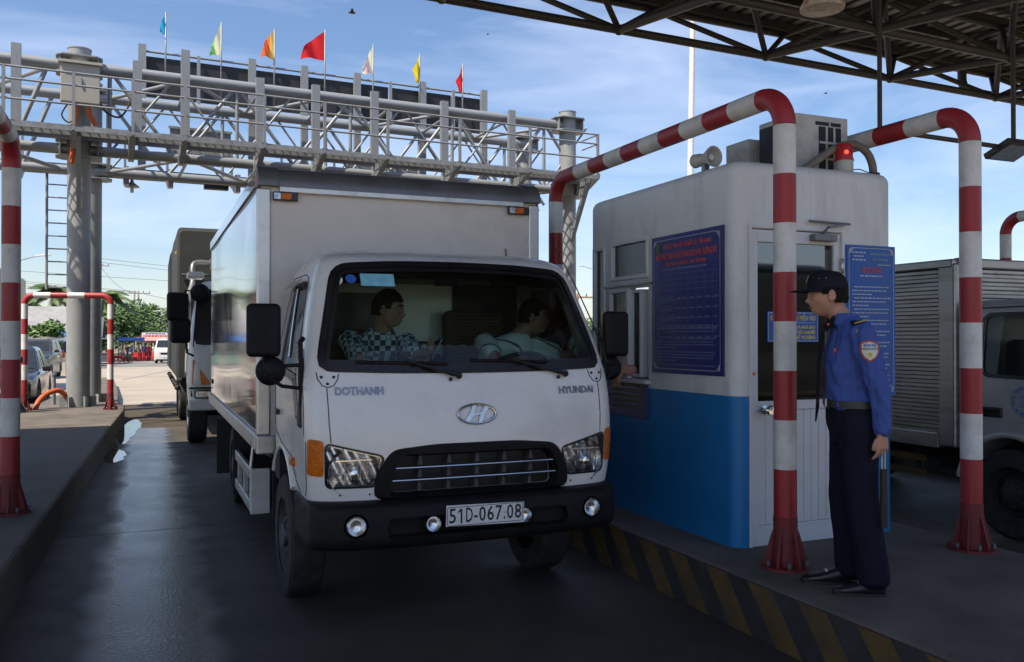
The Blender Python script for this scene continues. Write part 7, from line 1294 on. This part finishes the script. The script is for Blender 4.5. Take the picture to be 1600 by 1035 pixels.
def bars(z, h, k):
    b = MB(); x = -1.1 * k
    while x < 1.1 * k - 0.1: w = r_.uniform(0.1, 0.3); b.add([(x, -0.056, z), (x + w, -0.056, z), (x + w, -0.056, z + h), (x, -0.056, z + h)], [(0, 1, 2, 3)]); x += w + 0.06
    return b
for z, h, k, m in ((2.66, 0.12, 0.8, 'chair_blue'), (2.38, 0.2, 1, 'orange'), (2.14, 0.13, 0.9, 'stall_red'), (1.95, 0.1, 0.95, 'chair_blue'), (1.8, 0.1, 0.6, 'stall_red')): tag(bars(z, h, k).build('lettering', m, bb), kind='stuff')
def upole(label, x, y, h, twin=False, m='pole_wood', cat='utility pole'):
    t = empty('utility_pole', (x, y, ground(y))); tag(t, label, cat, 'utility poles')
    for dx in ((-0.28, 0.28) if twin else (0,)): MB().tube([(dx, 0, -0.1), (dx * 0.8, 0, h)], [0.16, 0.1], 10).build('shaft', m, t)
    MB().bx(-1.6, 1.6, -0.06, 0.06, h - 0.35, h - 0.22).build('crossarm', m, t)
    for q in (-1.5, -0.8, 0.8, 1.5): MB().cyl((q, 0, h - 0.22), (q, 0, h + 0.05), 0.05, None, 8).build('insulator', 'alu_dark', t)
    if twin: MB().bx(-0.9, -0.45, -0.2, 0.2, h * 0.62, h * 0.75).build('transformer', 'cabinet_grey', t)
upole('twin concrete utility pole with crossarm above the billboard', px(213, 118), 118, 8.3, True); upole('utility pole with crossarm right of the gantry column', px(150, 130), 130, 12.6); upole('thin far utility pole behind the trees', px(240, 150), 150, 6.4); upole('brown wooden pole left of the booth', px(902, 60), 60, 5.4, False, 'pole_brown')
def slamp(label, x, y, h, dx):
    t = empty('street_lamp', (x, y, ground(y))); tag(t, label, 'street lamp', 'street lamps'); MB().tube([(0, 0, 0), (0, 0, h * 0.9), (dx * 0.3, 0, h), (dx, 0, h + 0.3)], [0.08, 0.06, 0.04, 0.035], 8).build('shaft', 'galv', t); MB().box((dx * 1.3, 0, h + 0.36), (abs(dx) * 0.7, 0.2, 0.12), RY(-8 if dx > 0 else 8)).build('lamp_head', 'road_white', t, 0.03)
slamp('street lamp left of the billboard', px(222, 105), 105, 5.0, 1.2); slamp('street lamp seen past the left pole', px(22, 66), 66, 7.2, 1.3); slamp('street lamp left of the booth, half hidden', px(932, 90), 90, 10.2, -1.4)
wi = MB()
for (xa, ya, za, xb, yb, zb) in ((-75, 128, 16.5, px(213, 118), 118, 7.4), (-75, 128, 17.4, px(213, 118), 118, 7.5), (-60, 120, 14.0, px(213, 118), 118, 7.2), (px(150, 130), 130, 12.4, px(213, 118), 118, 7.3), (px(150, 130), 130, 12.5, 60, 150, 12.0), (px(150, 130), 130, 12.0, 60, 150, 11), (-60, 118, 13, 40, 140, 9.5), (px(213, 118), 118, 7.4, 30, 150, 6.0)):
    A, B2 = Vector((xa, ya, za)), Vector((xb, yb, zb)); w = MB().tube([A.lerp(B2, k / 12) - Vector((0, 0, 1.1 * 4 * (k / 12) * (1 - k / 12))) for k in range(13)], 0.022, 5).build('overhead_wire', 'ink'); tag(w, 'thin black overhead wire strung between the utility poles', 'wire', 'overhead wires')
# motorbikes and two sellers by the stalls
def bike(label, x, y, rz, m):
    t = empty('motorbike', (x, y, ground(y)), rz); tag(t, label, 'motorbike', 'motorbikes at the market')
    for yy in (-0.6, 0.6): MB().tube([(0, yy + 0.26 * math.cos(2 * math.pi * k / 20), 0.29 + 0.26 * math.sin(2 * math.pi * k / 20)) for k in range(20)], 0.035, 6, closed=True).build('wheel', 'tyre', t)
    MB().box((0, 0.1, 0.55), (0.22, 0.8, 0.25)).build('body', m, t, 0.06); MB().box((0, 0.25, 0.78), (0.26, 0.7, 0.1)).build('seat', 'black_rubber', t, 0.03); MB().tube([(0, -0.6, 0.3), (0, -0.42, 1.0)], 0.05, 8).build('fork', m, t); MB().tube([(-0.33, -0.3, 1.08), (0, -0.42, 1.0), (0.33, -0.3, 1.08)], 0.02, 6).build('handlebar', 'black_rubber', t); MB().box((0, -0.5, 0.85), (0.2, 0.16, 0.2)).build('headlamp', 'headlamp', t, 0.04)
bike('red motorbike just right of the hoop leg', px(186, 80), 80, R(70), 'stall_red'); bike('dark motorbike parked in front of the blue awning stall', px(196, 84), 84, R(50), 'car_black')
JJ = dict(pelvis=(0, 0.02, 0.93), waist=(0, 0.0, 1.07), chest=(0, 0.01, 1.26), neck=(0, -0.02, 1.43), head=(0, -0.03, 1.55), hrot=RZ(0), shL=(0.18, 0.0, 1.37), shR=(-0.18, 0.0, 1.37), elL=(0.22, 0.05, 1.1), wrL=(0.2, -0.1, 0.95), elR=(-0.22, 0.05, 1.1), wrR=(-0.2, -0.1, 0.95), hipL=(0.09, 0.02, 0.88), hipR=(-0.09, 0.02, 0.88), knL=(0.1, 0, 0.5), knR=(-0.1, 0, 0.5), anL=(0.1, 0.03, 0.07), anR=(-0.1, 0.03, 0.07))
person('person', 'distant person in dark clothes by the blue awning stall', (px(199, 88), 88, ground(88)), R(40), JJ, 'cloth_dark', 'cloth_dark', voxel=0.02); person('person', 'distant person in a blue shirt in front of the pink awning stall', (px(226, 93), 93, ground(93)), R(-30), JJ, 'cloth_blue', 'cloth_dark', voxel=0.02); person('person', 'distant person in a red shirt in front of the pink awning stall', (px(233, 92), 92, ground(92)), R(10), JJ, 'cloth_red', 'cloth_dark', voxel=0.02)
# birds
for x, y, Y, s, lab in ((550, 20, 30, 0.28, 'small dark bird above the red flag'), (1290, 146, 26, 0.16, 'small dark bird between the two guard arches'), (762, 54, 30, 0.1, 'tiny dark bird in the middle of the sky')):
    p = at(x, y, Y=Y); t = empty('bird', p); tag(t, lab, 'bird', 'birds in the sky'); MB().sphere((0, 0, 0), s * 0.3, 10, 6, 0, (1.6, 0.6, 0.5)).build('body', 'ink', t)
    for sg in (-1, 1): MB().add([(-s * 0.2, 0, 0.01), (s * 0.25, 0, 0.01), (0.0, sg * s * 0.7, s * 0.25), (-s * 0.3, sg * s, s * 0.15)], [(0, 1, 2, 3)]).build('wing', 'ink', t)
